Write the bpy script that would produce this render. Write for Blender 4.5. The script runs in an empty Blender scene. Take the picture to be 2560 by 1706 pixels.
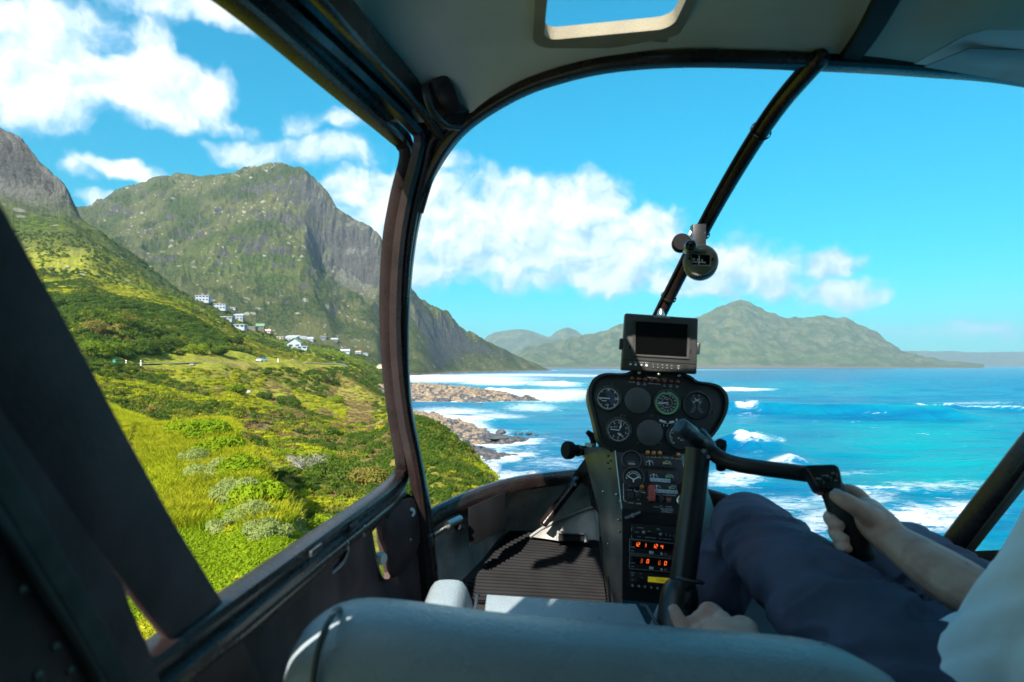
import bpy, bmesh, math, random
import numpy as np
from mathutils import Vector, Matrix, geometry

random.seed(7); RNG = np.random.default_rng(11)
SC = bpy.context.scene
COL = SC.collection
V = Vector
F = 1525.0            # focal length in photograph pixels (photograph is 2560 x 1706)
CX, HY = 1280.0, 914.0   # principal column, horizon row
SEA = -18.0           # sea level below the eye

# ------------------------------------------------------------------ camera
cam_d = bpy.data.cameras.new('camera'); cam = bpy.data.objects.new('camera', cam_d); COL.objects.link(cam)
cam.location = (0, 0, 0); cam.rotation_euler = (math.pi/2, 0, 0)
cam_d.sensor_width = 36.0; cam_d.lens = 36.0*F/2560.0
cam_d.shift_y = (HY-853.0)/2560.0
cam_d.clip_start = 0.02; cam_d.clip_end = 60000
SC.camera = cam
cam_d.dof.use_dof = True; cam_d.dof.focus_distance = 3.0; cam_d.dof.aperture_fstop = 5.6
SC.render.resolution_x, SC.render.resolution_y = 1024, 682

# ------------------------------------------------------------------ world, sun, exposure
SUN_DIR = V((-0.42, -1.02, 0.84)).normalized()      # towards the sun: behind the left shoulder
SUN_EL = math.asin(SUN_DIR.z); SUN_AZ = math.atan2(SUN_DIR.x, SUN_DIR.y)
SC.view_settings.view_transform = 'Standard'; SC.view_settings.look = 'None'
SC.view_settings.gamma = 1.0; SC.view_settings.use_curve_mapping = False
SC.view_settings.exposure = 1.68
SC.render.engine = 'CYCLES'
SC.cycles.use_denoising = True
try: SC.cycles.denoiser = 'OPENIMAGEDENOISE'
except Exception: pass
SC.cycles.max_bounces = 8; SC.cycles.diffuse_bounces = 6; SC.cycles.glossy_bounces = 3
SC.cycles.transparent_max_bounces = 16; SC.cycles.volume_bounces = 0
SC.cycles.sample_clamp_indirect = 6.0
SC.cycles.caustics_reflective = False; SC.cycles.caustics_refractive = False

sun_d = bpy.data.lights.new('sun', 'SUN'); sun = bpy.data.objects.new('sun', sun_d); COL.objects.link(sun)
sun_d.energy = 4.2; sun_d.angle = math.radians(0.5); sun_d.color = (1.0, 0.95, 0.86)
sun.rotation_euler = SUN_DIR.to_track_quat('Z', 'Y').to_euler()

class NT:
    """small helper to write node trees"""
    def __init__(s, tree): s.t = tree; s.n = tree.nodes; s.l = tree.links
    def new(s, typ, **kw):
        n = s.n.new(typ)
        for k, v in kw.items(): setattr(n, k, v)
        return n
    def put(s, sock, v):
        if v is None: return
        if isinstance(v, bpy.types.NodeSocket): s.l.new(v, sock)
        else:
            if hasattr(sock, 'default_value'):
                try:
                    if isinstance(v, (tuple, list)) and len(v) == 3 and sock.type == 'RGBA': v = (*v, 1)
                    sock.default_value = v
                except Exception: sock.default_value = (v, v, v)
    def math(s, op, a, b=None, c=None, clamp=False):
        n = s.new('ShaderNodeMath', operation=op, use_clamp=clamp)
        s.put(n.inputs[0], a); s.put(n.inputs[1], b); s.put(n.inputs[2], c)
        return n.outputs[0]
    def vmath(s, op, a, b=None):
        n = s.new('ShaderNodeVectorMath', operation=op); s.put(n.inputs[0], a)
        if b is not None:
            if op == 'SCALE': s.put(n.inputs['Scale'], b)
            else: s.put(n.inputs[1], b)
        return n.outputs['Value'] if op in ('LENGTH', 'DOT_PRODUCT', 'DISTANCE') else n.outputs[0]
    def noise(s, vec, scale, detail=4, rough=0.55, dist=0.0, col=False):
        n = s.new('ShaderNodeTexNoise'); s.put(n.inputs['Vector'], vec)
        n.inputs['Scale'].default_value = scale; n.inputs['Detail'].default_value = detail
        n.inputs['Roughness'].default_value = rough; n.inputs['Distortion'].default_value = dist
        return n.outputs['Color'] if col else n.outputs[0]
    def vor(s, vec, scale, feature='F1', out=0, rnd=1.0):
        n = s.new('ShaderNodeTexVoronoi', feature=feature); s.put(n.inputs['Vector'], vec)
        n.inputs['Scale'].default_value = scale; n.inputs['Randomness'].default_value = rnd
        return n.outputs[out]
    def ss(s, x, a, b):
        n = s.new('ShaderNodeMapRange', interpolation_type='SMOOTHSTEP'); s.put(n.inputs[0], x)
        s.put(n.inputs[1], a); s.put(n.inputs[2], b); n.inputs[3].default_value = 0; n.inputs[4].default_value = 1
        return n.outputs[0]
    def mix(s, f, a, b, mode='MIX'):
        n = s.new('ShaderNodeMix', data_type='RGBA', blend_type=mode)
        s.put(n.inputs[0], f); s.put(n.inputs[6], a); s.put(n.inputs[7], b)
        return n.outputs[2]
    def map(s, vec, scale=(1,1,1), loc=(0,0,0), rot=(0,0,0)):
        n = s.new('ShaderNodeMapping'); s.put(n.inputs[0], vec)
        n.inputs['Scale'].default_value = scale; n.inputs['Location'].default_value = loc; n.inputs['Rotation'].default_value = rot
        return n.outputs[0]
    def sep(s, vec):
        n = s.new('ShaderNodeSeparateXYZ'); s.put(n.inputs[0], vec); return n.outputs
    def comb(s, x, y, z):
        n = s.new('ShaderNodeCombineXYZ'); s.put(n.inputs[0], x); s.put(n.inputs[1], y); s.put(n.inputs[2], z); return n.outputs[0]

def pxdir(px, py): return ((px-CX)/F, 1.0, (HY-py)/F)

# sky with clouds: Nishita blue, cumulus laid out by compass bearing and height
world = bpy.data.worlds.new('World'); SC.world = world; world.use_nodes = True
def build_world():
    t = NT(world.node_tree); t.n.clear()
    out = t.new('ShaderNodeOutputWorld'); bg = t.new('ShaderNodeBackground')
    t.l.new(bg.outputs[0], out.inputs[0])
    sky = t.new('ShaderNodeTexSky', sky_type='NISHITA'); sky.sun_disc = False
    sky.sun_elevation = SUN_EL; sky.sun_rotation = SUN_AZ
    sky.altitude = 20; sky.air_density = 1.0; sky.dust_density = 0.3; sky.ozone_density = 2.5
    hs = t.new('ShaderNodeHueSaturation'); hs.inputs['Saturation'].default_value = 1.4; hs.inputs['Hue'].default_value = 0.475
    hs.inputs['Value'].default_value = 1.0
    t.l.new(sky.outputs[0], hs.inputs['Color'])
    blue = t.mix(1.0, hs.outputs[0], (0.12, 1.04, 1.0), 'MULTIPLY')
    tc = t.new('ShaderNodeTexCoord'); d = tc.outputs['Generated']
    x, y, z = t.sep(d)
    az = t.math('ARCTAN2', x, y); el = t.math('ARCSINE', z)
    p = t.comb(az, el, 0.0)
    dim = t.math('ADD', 0.62, t.math('MULTIPLY', t.ss(el, 0.0, 0.5), 0.42))
    blue = t.mix(1.0, blue, t.comb(dim, dim, dim), 'MULTIPLY')
    w = t.noise(p, 7.0, 4, 0.6, col=True)
    w = t.vmath('SUBTRACT', w, (0.5, 0.5, 0.5))
    pw = t.vmath('ADD', p, t.vmath('SCALE', w, 0.10))
    blobs = [  # px, py, half width, half height, strength
        (1290, 605, 420, 105, 1.2), (1520, 700, 480, 42, .72), (1080, 560, 230, 110, 1.15), (1560, 600, 210, 80, 1.0), (1050, 690, 200, 60, .7), (1850, 690, 200, 50, .7),
        (1240, 560, 330, 95, 1.0), (1010, 500, 190, 80, 1.0), (1480, 500, 120, 75, 1.0), (1620, 560, 130, 60, .95), (1330, 510, 200, 80, 1.0),
        (1230, 680, 260, 55, .62), (1500, 665, 240, 60, .75), (1800, 655, 130, 55, .85), (1700, 720, 330, 30, .55), (880, 470, 70, 60, .9),
        (2085, 675, 85, 42, 1.0), (2110, 735, 150, 32, .66), (2380, 830, 330, 26, .36), (1960, 720, 90, 30, .5),
        (300, 425, 130, 26, .9), (190, 425, 60, 30, .6), (245, 512, 70, 24, .9), (640, 375, 120, 34, .75), (830, 365, 130, 40, .7),
        (760, 300, 60, 24, .45), (570, 300, 90, 22, .42), (850, 290, 80, 30, .5), (1100, 410, 90, 30, .6),
        (330, 205, 260, 72, 1.15), (90, 190, 230, 90, 1.15), (470, 215, 140, 40, .9), (380, 120, 70, 70, .95), (130, 60, 300, 70, .75), (480, 25, 220, 42, .85), (20, 260, 60, 30, .8),
        (-300, 330, 260, 90, 1.0), (-600, 150, 300, 120, .9), (2950, 640, 260, 70, .9), (3300, 720, 220, 60, .8)]
    acc = None
    for (px, py, hw, hh, st) in blobs:
        dx, dy, dz = pxdir(px, py); L = math.sqrt(dx*dx+dy*dy+dz*dz)
        a0 = math.atan2(dx, dy); e0 = math.asin(dz/L)
        q = t.vmath('SUBTRACT', pw, (a0, e0, 0))
        q = t.vmath('DIVIDE', q, (hw*1.22/F/(1+(dx*dx)), hh*1.2/F, 1))
        r = t.vmath('LENGTH', q)
        v = t.math('MULTIPLY', t.math('SUBTRACT', 1.0, r), st)
        acc = v if acc is None else t.math('SMOOTH_MAX', acc, v, 0.18)
    # unseen cumulus in the rest of the sky, thickened to whiten the cabin light
    front = t.ss(y, -0.05, 0.25)
    gen = t.math('SUBTRACT', t.math('MULTIPLY', t.noise(t.comb(az, t.math('MULTIPLY', el, 2.0), 3.0), 2.2, 3), 2.4), 0.84)
    gen = t.math('SUBTRACT', gen, t.math('MULTIPLY', front, 2.0))
    acc = t.math('MAXIMUM', acc, gen)
    def dens(vec):
        n1 = t.noise(vec, 13.0, 7, 0.62)
        n2 = t.vor(vec, 26.0, 'SMOOTH_F1')
        return t.math('ADD', t.math('MULTIPLY', t.math('SUBTRACT', n1, 0.5), 2.1), t.math('MULTIPLY', t.math('SUBTRACT', 0.45, n2), 0.5))
    d0 = dens(pw)
    dl = dens(t.vmath('ADD', pw, (-0.010, 0.016, 0)))
    cov = t.math('ADD', t.math('MULTIPLY', acc, 1.15), t.math('MULTIPLY', d0, 0.52))
    m = t.ss(cov, 0.06, 0.62)
    lit = t.math('ADD', 0.56, t.math('MULTIPLY', t.math('SUBTRACT', d0, dl), 1.15))
    core = t.ss(acc, 0.15, 0.75)
    lit = t.math('ADD', lit, t.math('MULTIPLY', core, 0.18), clamp=True)
    low = t.ss(el, 0.30, 0.06)      # thicker bases near the horizon read bluish
    lit = t.math('SUBTRACT', lit, t.math('MULTIPLY', low, 0.22), clamp=True)
    ccol = t.mix(lit, (1.5, 3.3, 5.4), (6.6, 6.7, 6.5))
    colr = t.mix(t.math('MULTIPLY', m, 0.97), blue, ccol)
    # paler air low over the horizon
    hz = t.ss(t.math('ABSOLUTE', el), 0.16, 0.0)
    colr = t.mix(t.math('MULTIPLY', hz, 0.30), colr, (1.6, 3.6, 5.2))
    t.l.new(colr, bg.inputs[0]); bg.inputs[1].default_value = 0.066
build_world()
world.cycles.sampling_method = 'MANUAL'; world.cycles.sample_map_resolution = 512

# ------------------------------------------------------------------ helpers
def P(px, py, D): return V(((px-CX)/F*D, D, (HY-py)/F*D))
def PX(px, py, X):            # onto a side plane at a given X
    D = X*F/(px-CX); return P(px, py, D)

def tag(o, label=None, cat=None, group=None, kind=None):
    if label: o['label'] = label
    if cat: o['category'] = cat
    if group: o['group'] = group
    if kind: o['kind'] = kind
    return o
def thing(name, loc, label, cat, group=None):
    o = bpy.data.objects.new(name, None); COL.objects.link(o); o.location = loc; o.empty_display_size = .05
    return tag(o, label, cat, group)
def link(name, me, mats, parent=None):
    o = bpy.data.objects.new(name, me); COL.objects.link(o)
    for m in (mats if isinstance(mats, (list, tuple)) else [mats]): me.materials.append(m)
    if parent is not None:
        o.parent = parent; o.matrix_parent_inverse = world_of(parent).inverted()
    return o
def world_of(o):
    m = Matrix.LocRotScale(o.location, o.rotation_euler, o.scale)
    if o.parent is not None: m = world_of(o.parent) @ o.matrix_parent_inverse @ m
    return m
def mesh_np(name, verts, faces, smooth=True):
    me = bpy.data.meshes.new(name)
    verts = np.asarray(verts, dtype=np.float32); faces = np.asarray(faces, dtype=np.int32)
    k = faces.shape[1]
    me.vertices.add(len(verts)); me.vertices.foreach_set('co', verts.ravel())
    me.loops.add(faces.size); me.loops.foreach_set('vertex_index', faces.ravel())
    me.polygons.add(len(faces)); me.polygons.foreach_set('loop_start', np.arange(0, faces.size, k, dtype=np.int32))
    try: me.polygons.foreach_set('loop_total', np.full(len(faces), k, dtype=np.int32))
    except Exception: pass
    me.polygons.foreach_set('use_smooth', np.full(len(faces), smooth))
    me.update(calc_edges=True); me.validate()
    return me

def catmull(pts, n=8, closed=False):
    pts = [V(p) for p in pts]; out = []; N = len(pts)
    segs = N if closed else N-1
    for i in range(segs):
        if closed: p0, p1, p2, p3 = pts[(i-1)%N], pts[i], pts[(i+1)%N], pts[(i+2)%N]
        else: p0, p1, p2, p3 = pts[max(i-1,0)], pts[i], pts[i+1], pts[min(i+2,N-1)]
        for k in range(n):
            t = k/n; t2 = t*t; t3 = t2*t
            out.append(0.5*((2*p1)+(p2-p0)*t+(2*p0-5*p1+4*p2-p3)*t2+(3*p1-p0-3*p2+p3)*t3))
    if not closed: out.append(pts[-1].copy())
    return out
def lerpn(vals, n):
    out = []
    for i in range(len(vals)-1):
        for k in range(n): out.append(vals[i]+(vals[i+1]-vals[i])*k/n)
    out.append(vals[-1]); return out

class MB:
    """collects polygons; build() links them as one mesh object"""
    def __init__(s): s.v = []; s.f = []; s.mi = []; s.cur = 0
    def add(s, verts, faces):
        b = len(s.v); s.v.extend([V(p) for p in verts])
        for f in faces: s.f.append([b+i for i in f]); s.mi.append(s.cur)
    def box(s, c, u, v, w):           # centre + three half-axis vectors
        c, u, v, w = V(c), V(u), V(v), V(w)
        p = [c+a*u+b*v+d*w for d in (-1, 1) for b in (-1, 1) for a in (-1, 1)]
        s.add(p, [(0,2,3,1),(4,5,7,6),(0,1,5,4),(2,6,7,3),(0,4,6,2),(1,3,7,5)])
    def sweep(s, pts, prof, up=(0,0,1), caps=True, scale=None, closed=False):
        """prof: list of (a,b) in the plane across the path; a along side, b along up"""
        n = len(pts); up = V(up); rings = []; m = len(prof)
        for i, p in enumerate(pts):
            p = V(p)
            if closed: t = (V(pts[(i+1)%n])-V(pts[i-1])).normalized()
            else: t = (V(pts[min(i+1,n-1)])-V(pts[max(i-1,0)])).normalized()
            sd = t.cross(up)
            if sd.length < 1e-6: sd = t.cross(V((1,0,0)))
            sd.normalize(); u2 = sd.cross(t).normalized()
            k = 1.0 if scale is None else scale[i]
            rings.append([p+sd*(a*k)+u2*(b*k) for a, b in prof])
        vs = [q for r in rings for q in r]; fs = []
        for i in range(n if closed else n-1):
            j2 = (i+1) % n
            for j in range(m): fs.append((i*m+j, i*m+(j+1)%m, j2*m+(j+1)%m, j2*m+j))
        if caps and not closed:
            fs.append(tuple(reversed(range(m)))); fs.append(tuple((n-1)*m+j for j in range(m)))
        s.add(vs, fs)
    def tube(s, pts, r, n=14, up=(0,0,1), caps=True):
        rr = r if isinstance(r, (list, tuple)) else [r]*len(pts)
        s.sweep(pts, [(math.cos(2*math.pi*k/n), math.sin(2*math.pi*k/n)) for k in range(n)], up, caps, rr)
    def cyl(s, p0, p1, r0, r1=None, n=20, caps=True):
        p0, p1 = V(p0), V(p1); d = (p1-p0).normalized()
        up = V((0,0,1)) if abs(d.z) < .9 else V((1,0,0))
        s.tube([p0, p1], [r0, r0 if r1 is None else r1], n, up, caps)
    def lathe(s, c, ax, prof, n=28, caps=True):
        c, ax = V(c), V(ax).normalized(); up = V((0,0,1)) if abs(ax.z) < .9 else V((1,0,0))
        a = ax.cross(up).normalized(); b = a.cross(ax).normalized(); vs = []; fs = []; m = len(prof)
        for (r, h) in prof:
            for k in range(n):
                t = 2*math.pi*k/n; vs.append(c+ax*h+a*(r*math.cos(t))+b*(r*math.sin(t)))
        for i in range(m-1):
            for k in range(n): fs.append((i*n+k, (i+1)*n+k, (i+1)*n+(k+1)%n, i*n+(k+1)%n))
        if caps: fs.append(tuple(range(n))); fs.append(tuple(reversed([(m-1)*n+k for k in range(n)])))
        s.add(vs, fs)
    def grid(s, rows):
        m = len(rows[0]); vs = [p for r in rows for p in r]; fs = []
        for i in range(len(rows)-1):
            for j in range(m-1): fs.append((i*m+j, i*m+j+1, (i+1)*m+j+1, (i+1)*m+j))
        s.add(vs, fs)
    def plate(s, outline, nrm, th, holes=()):
        """flat polygon (3D points, coplanar-ish) extruded by th against nrm; holes allowed"""
        nrm = V(nrm).normalized(); loops = [[V(p) for p in outline]]+[[V(p) for p in h] for h in holes]
        tri = geometry.tessellate_polygon(loops); allp = [p for l in loops for p in l]; n = len(allp)
        fs = []
        for t3 in tri:
            a, b, c = (allp[i] for i in t3)
            t3 = tuple(t3)
            if (b-a).cross(c-a).dot(nrm) < 0: t3 = t3[::-1]
            fs.append(t3); fs.append(tuple(n+i for i in reversed(t3)))
        k = 0
        for li, l in enumerate(loops):
            m = len(l); area = V((0,0,0))
            for i in range(m): area += l[i].cross(l[(i+1)%m])
            flip = (area.dot(nrm) < 0) != (li > 0)
            for i in range(m):
                q = (k+i, n+k+i, n+k+(i+1)%m, k+(i+1)%m)
                fs.append(q[::-1] if flip else q)
            k += m
        s.add(allp+[p-nrm*th for p in allp], fs)
    def build(s, name, mats, parent=None, smooth=True, angle=40, bevel=0, kind=None, sub=0, seg=2):
        me = bpy.data.meshes.new(name); me.from_pydata([tuple(p) for p in s.v], [], s.f)
        me.polygons.foreach_set('material_index', s.mi)
        bm = bmesh.new(); bm.from_mesh(me)
        bmesh.ops.remove_doubles(bm, verts=bm.verts, dist=1e-6)
        if len(s.f) > 2: bmesh.ops.recalc_face_normals(bm, faces=bm.faces)
        if bevel:
            es = [e for e in bm.edges if len(e.link_faces) == 2 and e.calc_face_angle(0) > math.radians(30)]
            bmesh.ops.bevel(bm, geom=es, offset=bevel, segments=seg, affect='EDGES', profile=.5, clamp_overlap=True)
        if sub:
            for _ in range(sub): bmesh.ops.subdivide_edges(bm, edges=bm.edges, cuts=1, use_grid_fill=True)
        for e in bm.edges:
            e.smooth = not (len(e.link_faces) == 2 and e.calc_face_angle(0) > math.radians(angle))
        for f in bm.faces: f.smooth = smooth
        bm.to_mesh(me); bm.free()
        o = link(name, me, mats, parent)
        if kind: o['kind'] = kind
        return o

_txt = {}
def text_geo(body, bold=False):
    if body in _txt: return _txt[body]
    c = bpy.data.curves.new('t', 'FONT'); c.body = body; c.align_x = 'CENTER'; c.align_y = 'CENTER'; c.resolution_u = 2
    if bold: c.offset = .018
    o = bpy.data.objects.new('t', c); COL.objects.link(o)
    dg = bpy.context.evaluated_depsgraph_get(); dg.update()
    me = bpy.data.meshes.new_from_object(o.evaluated_get(dg))
    r = ([v.co.copy() for v in me.vertices], [tuple(p.vertices) for p in me.polygons])
    bpy.data.objects.remove(o); bpy.data.curves.remove(c); bpy.data.meshes.remove(me)
    _txt[body] = r; return r

class Plane:
    """a flat face in the place; points given where the eye sees them"""
    def __init__(s, p, n, roll=0.0):
        s.p = V(p); s.n = V(n).normalized()
        if s.n.dot(s.p) > 0: s.n = -s.n          # faces the eye
        r = V((1,0,0)); r = (r - s.n*r.dot(s.n)).normalized(); u = s.n.cross(r).normalized()
        if u.z < 0: u = -u
        c, k = math.cos(roll), math.sin(roll)
        s.r, s.u = (r*c-u*k), (u*c+r*k)
    def at(s, px, py, off=0.0):
        d = V(pxdir(px, py)); return d*(s.p.dot(s.n)/d.dot(s.n)) + s.n*off
    def k(s, px, py): return s.at(px, py).y/F      # metres per photo pixel here
    def disc(s, mb, px, py, r, off, n=32):
        c = s.at(px, py, off); R = r*s.k(px, py)
        mb.add([c]+[c+s.r*R*math.cos(2*math.pi*i/n)+s.u*R*math.sin(2*math.pi*i/n) for i in range(n)], [(0, 1+i, 1+(i+1)%n) for i in range(n)])
    def ring(s, mb, px, py, r0, r1, off, a0=0, a1=360, n=40):
        c = s.at(px, py, off); k = s.k(px, py); vs = []
        for i in range(n+1):
            a = math.radians(a0+(a1-a0)*i/n); d = s.r*math.cos(a)+s.u*math.sin(a)
            vs += [c+d*r0*k, c+d*r1*k]
        mb.add(vs, [(2*i, 2*i+1, 2*i+3, 2*i+2) for i in range(n)])
    def dish(s, mb, px, py, prof, n=36):       # prof: (radius px, height m)
        mb.lathe(s.at(px, py), s.n, [(r*s.k(px, py), h) for r, h in prof], n)
    def tick(s, mb, px, py, ang, r0, r1, w, off):
        c = s.at(px, py, off); k = s.k(px, py); a = math.radians(ang)
        d = s.r*math.sin(a)+s.u*math.cos(a); e = s.r*math.cos(a)-s.u*math.sin(a)
        mb.add([c+d*r0*k-e*w*k/2, c+d*r0*k+e*w*k/2, c+d*r1*k+e*w*k/2, c+d*r1*k-e*w*k/2], [(0,1,2,3)])
    def text(s, mb, body, px, py, size, off, bold=False):
        vs, fs = text_geo(body, bold); c = s.at(px, py, off); k = s.k(px, py)*size
        mb.add([c+s.r*v.x*k+s.u*v.y*k for v in vs], fs)
    def seg7(s, mb, body, px, py, size, off):
        segs = {'0':'abcdef','1':'bc','2':'abged','3':'abgcd','4':'fgbc','6':'afgedc'}
        w, h, t = .52, 1.0, .13; adv = .78
        geo = {'a':(0,h/2,w,t),'g':(0,0,w,t),'d':(0,-h/2,w,t),'b':(w/2,h/4,t,h/2),'c':(w/2,-h/4,t,h/2),'f':(-w/2,h/4,t,h/2),'e':(-w/2,-h/4,t,h/2)}
        c = s.at(px, py, off); k = s.k(px, py)*size
        for i, ch in enumerate(body):
            ox = (i-(len(body)-1)/2)*adv
            for g in segs[ch]:
                x, y, ww, hh = geo[g]
                mb.add([c+s.r*(ox+x+a*ww*.46+.12*(y+b*hh*.46))*k+s.u*(y+b*hh*.46)*k for a, b in ((-1,-1),(1,-1),(1,1),(-1,1))], [(0,1,2,3)])
    def rect(s, mb, px, py, w, h, off):
        c = s.at(px, py, off); k = s.k(px, py)/2
        mb.add([c+s.r*a*w*k+s.u*b*h*k for a, b in ((-1,-1),(1,-1),(1,1),(-1,1))], [(0,1,2,3)])
    def poly(s, mb, pts, off): mb.add([s.at(a, b, off) for a, b in pts], [tuple(range(len(pts)))])
    def quad(s, pts, off=0): return [s.at(a, b, off) for a, b in pts]
    def line(s, mb, pts, w, off):
        for (a, b), (c, d) in zip(pts[:-1], pts[1:]):
            p, q = s.at(a, b, off), s.at(c, d, off); t = (q-p).normalized(); e = t.cross(s.n)*w*s.k(a, b)/2
            mb.add([p-e, p+e, q+e, q-e], [(0,1,2,3)])
    def block(s, mb, px, py, w, h, d, off=0.0):     # box standing d proud of the plane
        k = s.k(px, py)/2; mb.box(s.at(px, py, off+d/2), s.r*w*k, s.u*h*k, s.n*d/2)

# ------------------------------------------------------------------ materials
MATS = {}
def mat(name, col, rough=.5, metal=0.0, var=.12, nscale=6.0, bump=0.0, bscale=60.0, spec=.5, coat=0.0, emit=None, estr=0, col2=None, rvar=.1):
    if name in MATS: return MATS[name]
    m = bpy.data.materials.new(name); m.use_nodes = True; t = NT(m.node_tree)
    b = t.n['Principled BSDF']; tc = t.new('ShaderNodeTexCoord'); o = tc.outputs['Object']
    n = t.noise(o, nscale, 5)
    c2 = col2 or tuple(max(0, c*(1-2.2*var)) for c in col)
    c1 = col if col2 else tuple(c*(1+var) for c in col)
    t.put(b.inputs['Base Color'], t.mix(t.ss(n, .3, .7), c2, c1))
    t.put(b.inputs['Roughness'], t.math('ADD', rough-rvar/2, t.math('MULTIPLY', t.noise(o, nscale*3, 4), rvar)))
    b.inputs['Metallic'].default_value = metal; b.inputs['Specular IOR Level'].default_value = spec
    b.inputs['Coat Weight'].default_value = coat
    if bump:
        bn = t.new('ShaderNodeBump'); bn.inputs['Strength'].default_value = 1.0; bn.inputs['Distance'].default_value = bump
        t.put(bn.inputs['Height'], t.noise(o, bscale, 5)); t.l.new(bn.outputs[0], b.inputs['Normal'])
    if emit:
        b.inputs['Emission Color'].default_value = (*emit, 1); b.inputs['Emission Strength'].default_value = estr
    MATS[name] = m; return m
# ================================================================== LANDSCAPE
def _hash(ix, iy, seed):
    h = (ix.astype(np.int64)*374761393 + iy.astype(np.int64)*668265263 + seed*1442695041) & 0x7fffffff
    h = ((h ^ (h >> 13))*1274126177) & 0x7fffffff
    return ((h ^ (h >> 16)) & 0xffff)/65535.0
def vnoise(x, y, seed=0):
    ix, iy = np.floor(x), np.floor(y); fx, fy = x-ix, y-iy
    ux, uy = fx*fx*fx*(fx*(fx*6-15)+10), fy*fy*fy*(fy*(fy*6-15)+10)
    a, b = _hash(ix, iy, seed), _hash(ix+1, iy, seed); c, d = _hash(ix, iy+1, seed), _hash(ix+1, iy+1, seed)
    return (a+(b-a)*ux)*(1-uy)+(c+(d-c)*ux)*uy-.5
def fbm(x, y, o=5, seed=0, g=.5, ridge=False):
    s = 0; a = 1.0
    for k in range(o):
        n = vnoise(x, y, seed+k*17)
        if ridge: n = .25-np.abs(n)
        s = s+a*n; x, y = x*1.93+y*.55+3.1, y*1.93-x*.55+7.7; a *= g
    return s
def pchip(x, y, xi):
    x = np.asarray(x, float); y = np.asarray(y, float); xi = np.clip(xi, x[0], x[-1])
    h = np.diff(x); dl = np.diff(y)/h; n = len(x); m = np.zeros(n)
    for i in range(1, n-1):
        if dl[i-1]*dl[i] > 0:
            w1, w2 = 2*h[i]+h[i-1], h[i]+2*h[i-1]; m[i] = (w1+w2)/(w1/dl[i-1]+w2/dl[i])
    m[0], m[-1] = dl[0], dl[-1]
    k = np.clip(np.searchsorted(x, xi)-1, 0, n-2); t = (xi-x[k])/h[k]
    return (y[k]*(1+2*t)*(1-t)**2 + m[k]*h[k]*t*(1-t)**2 + y[k+1]*t*t*(3-2*t) + m[k+1]*h[k]*t*t*(t-1))
def sstep(x, a, b):
    t = np.clip((x-a)/(b-a), 0, 1); return t*t*(3-2*t)

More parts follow.
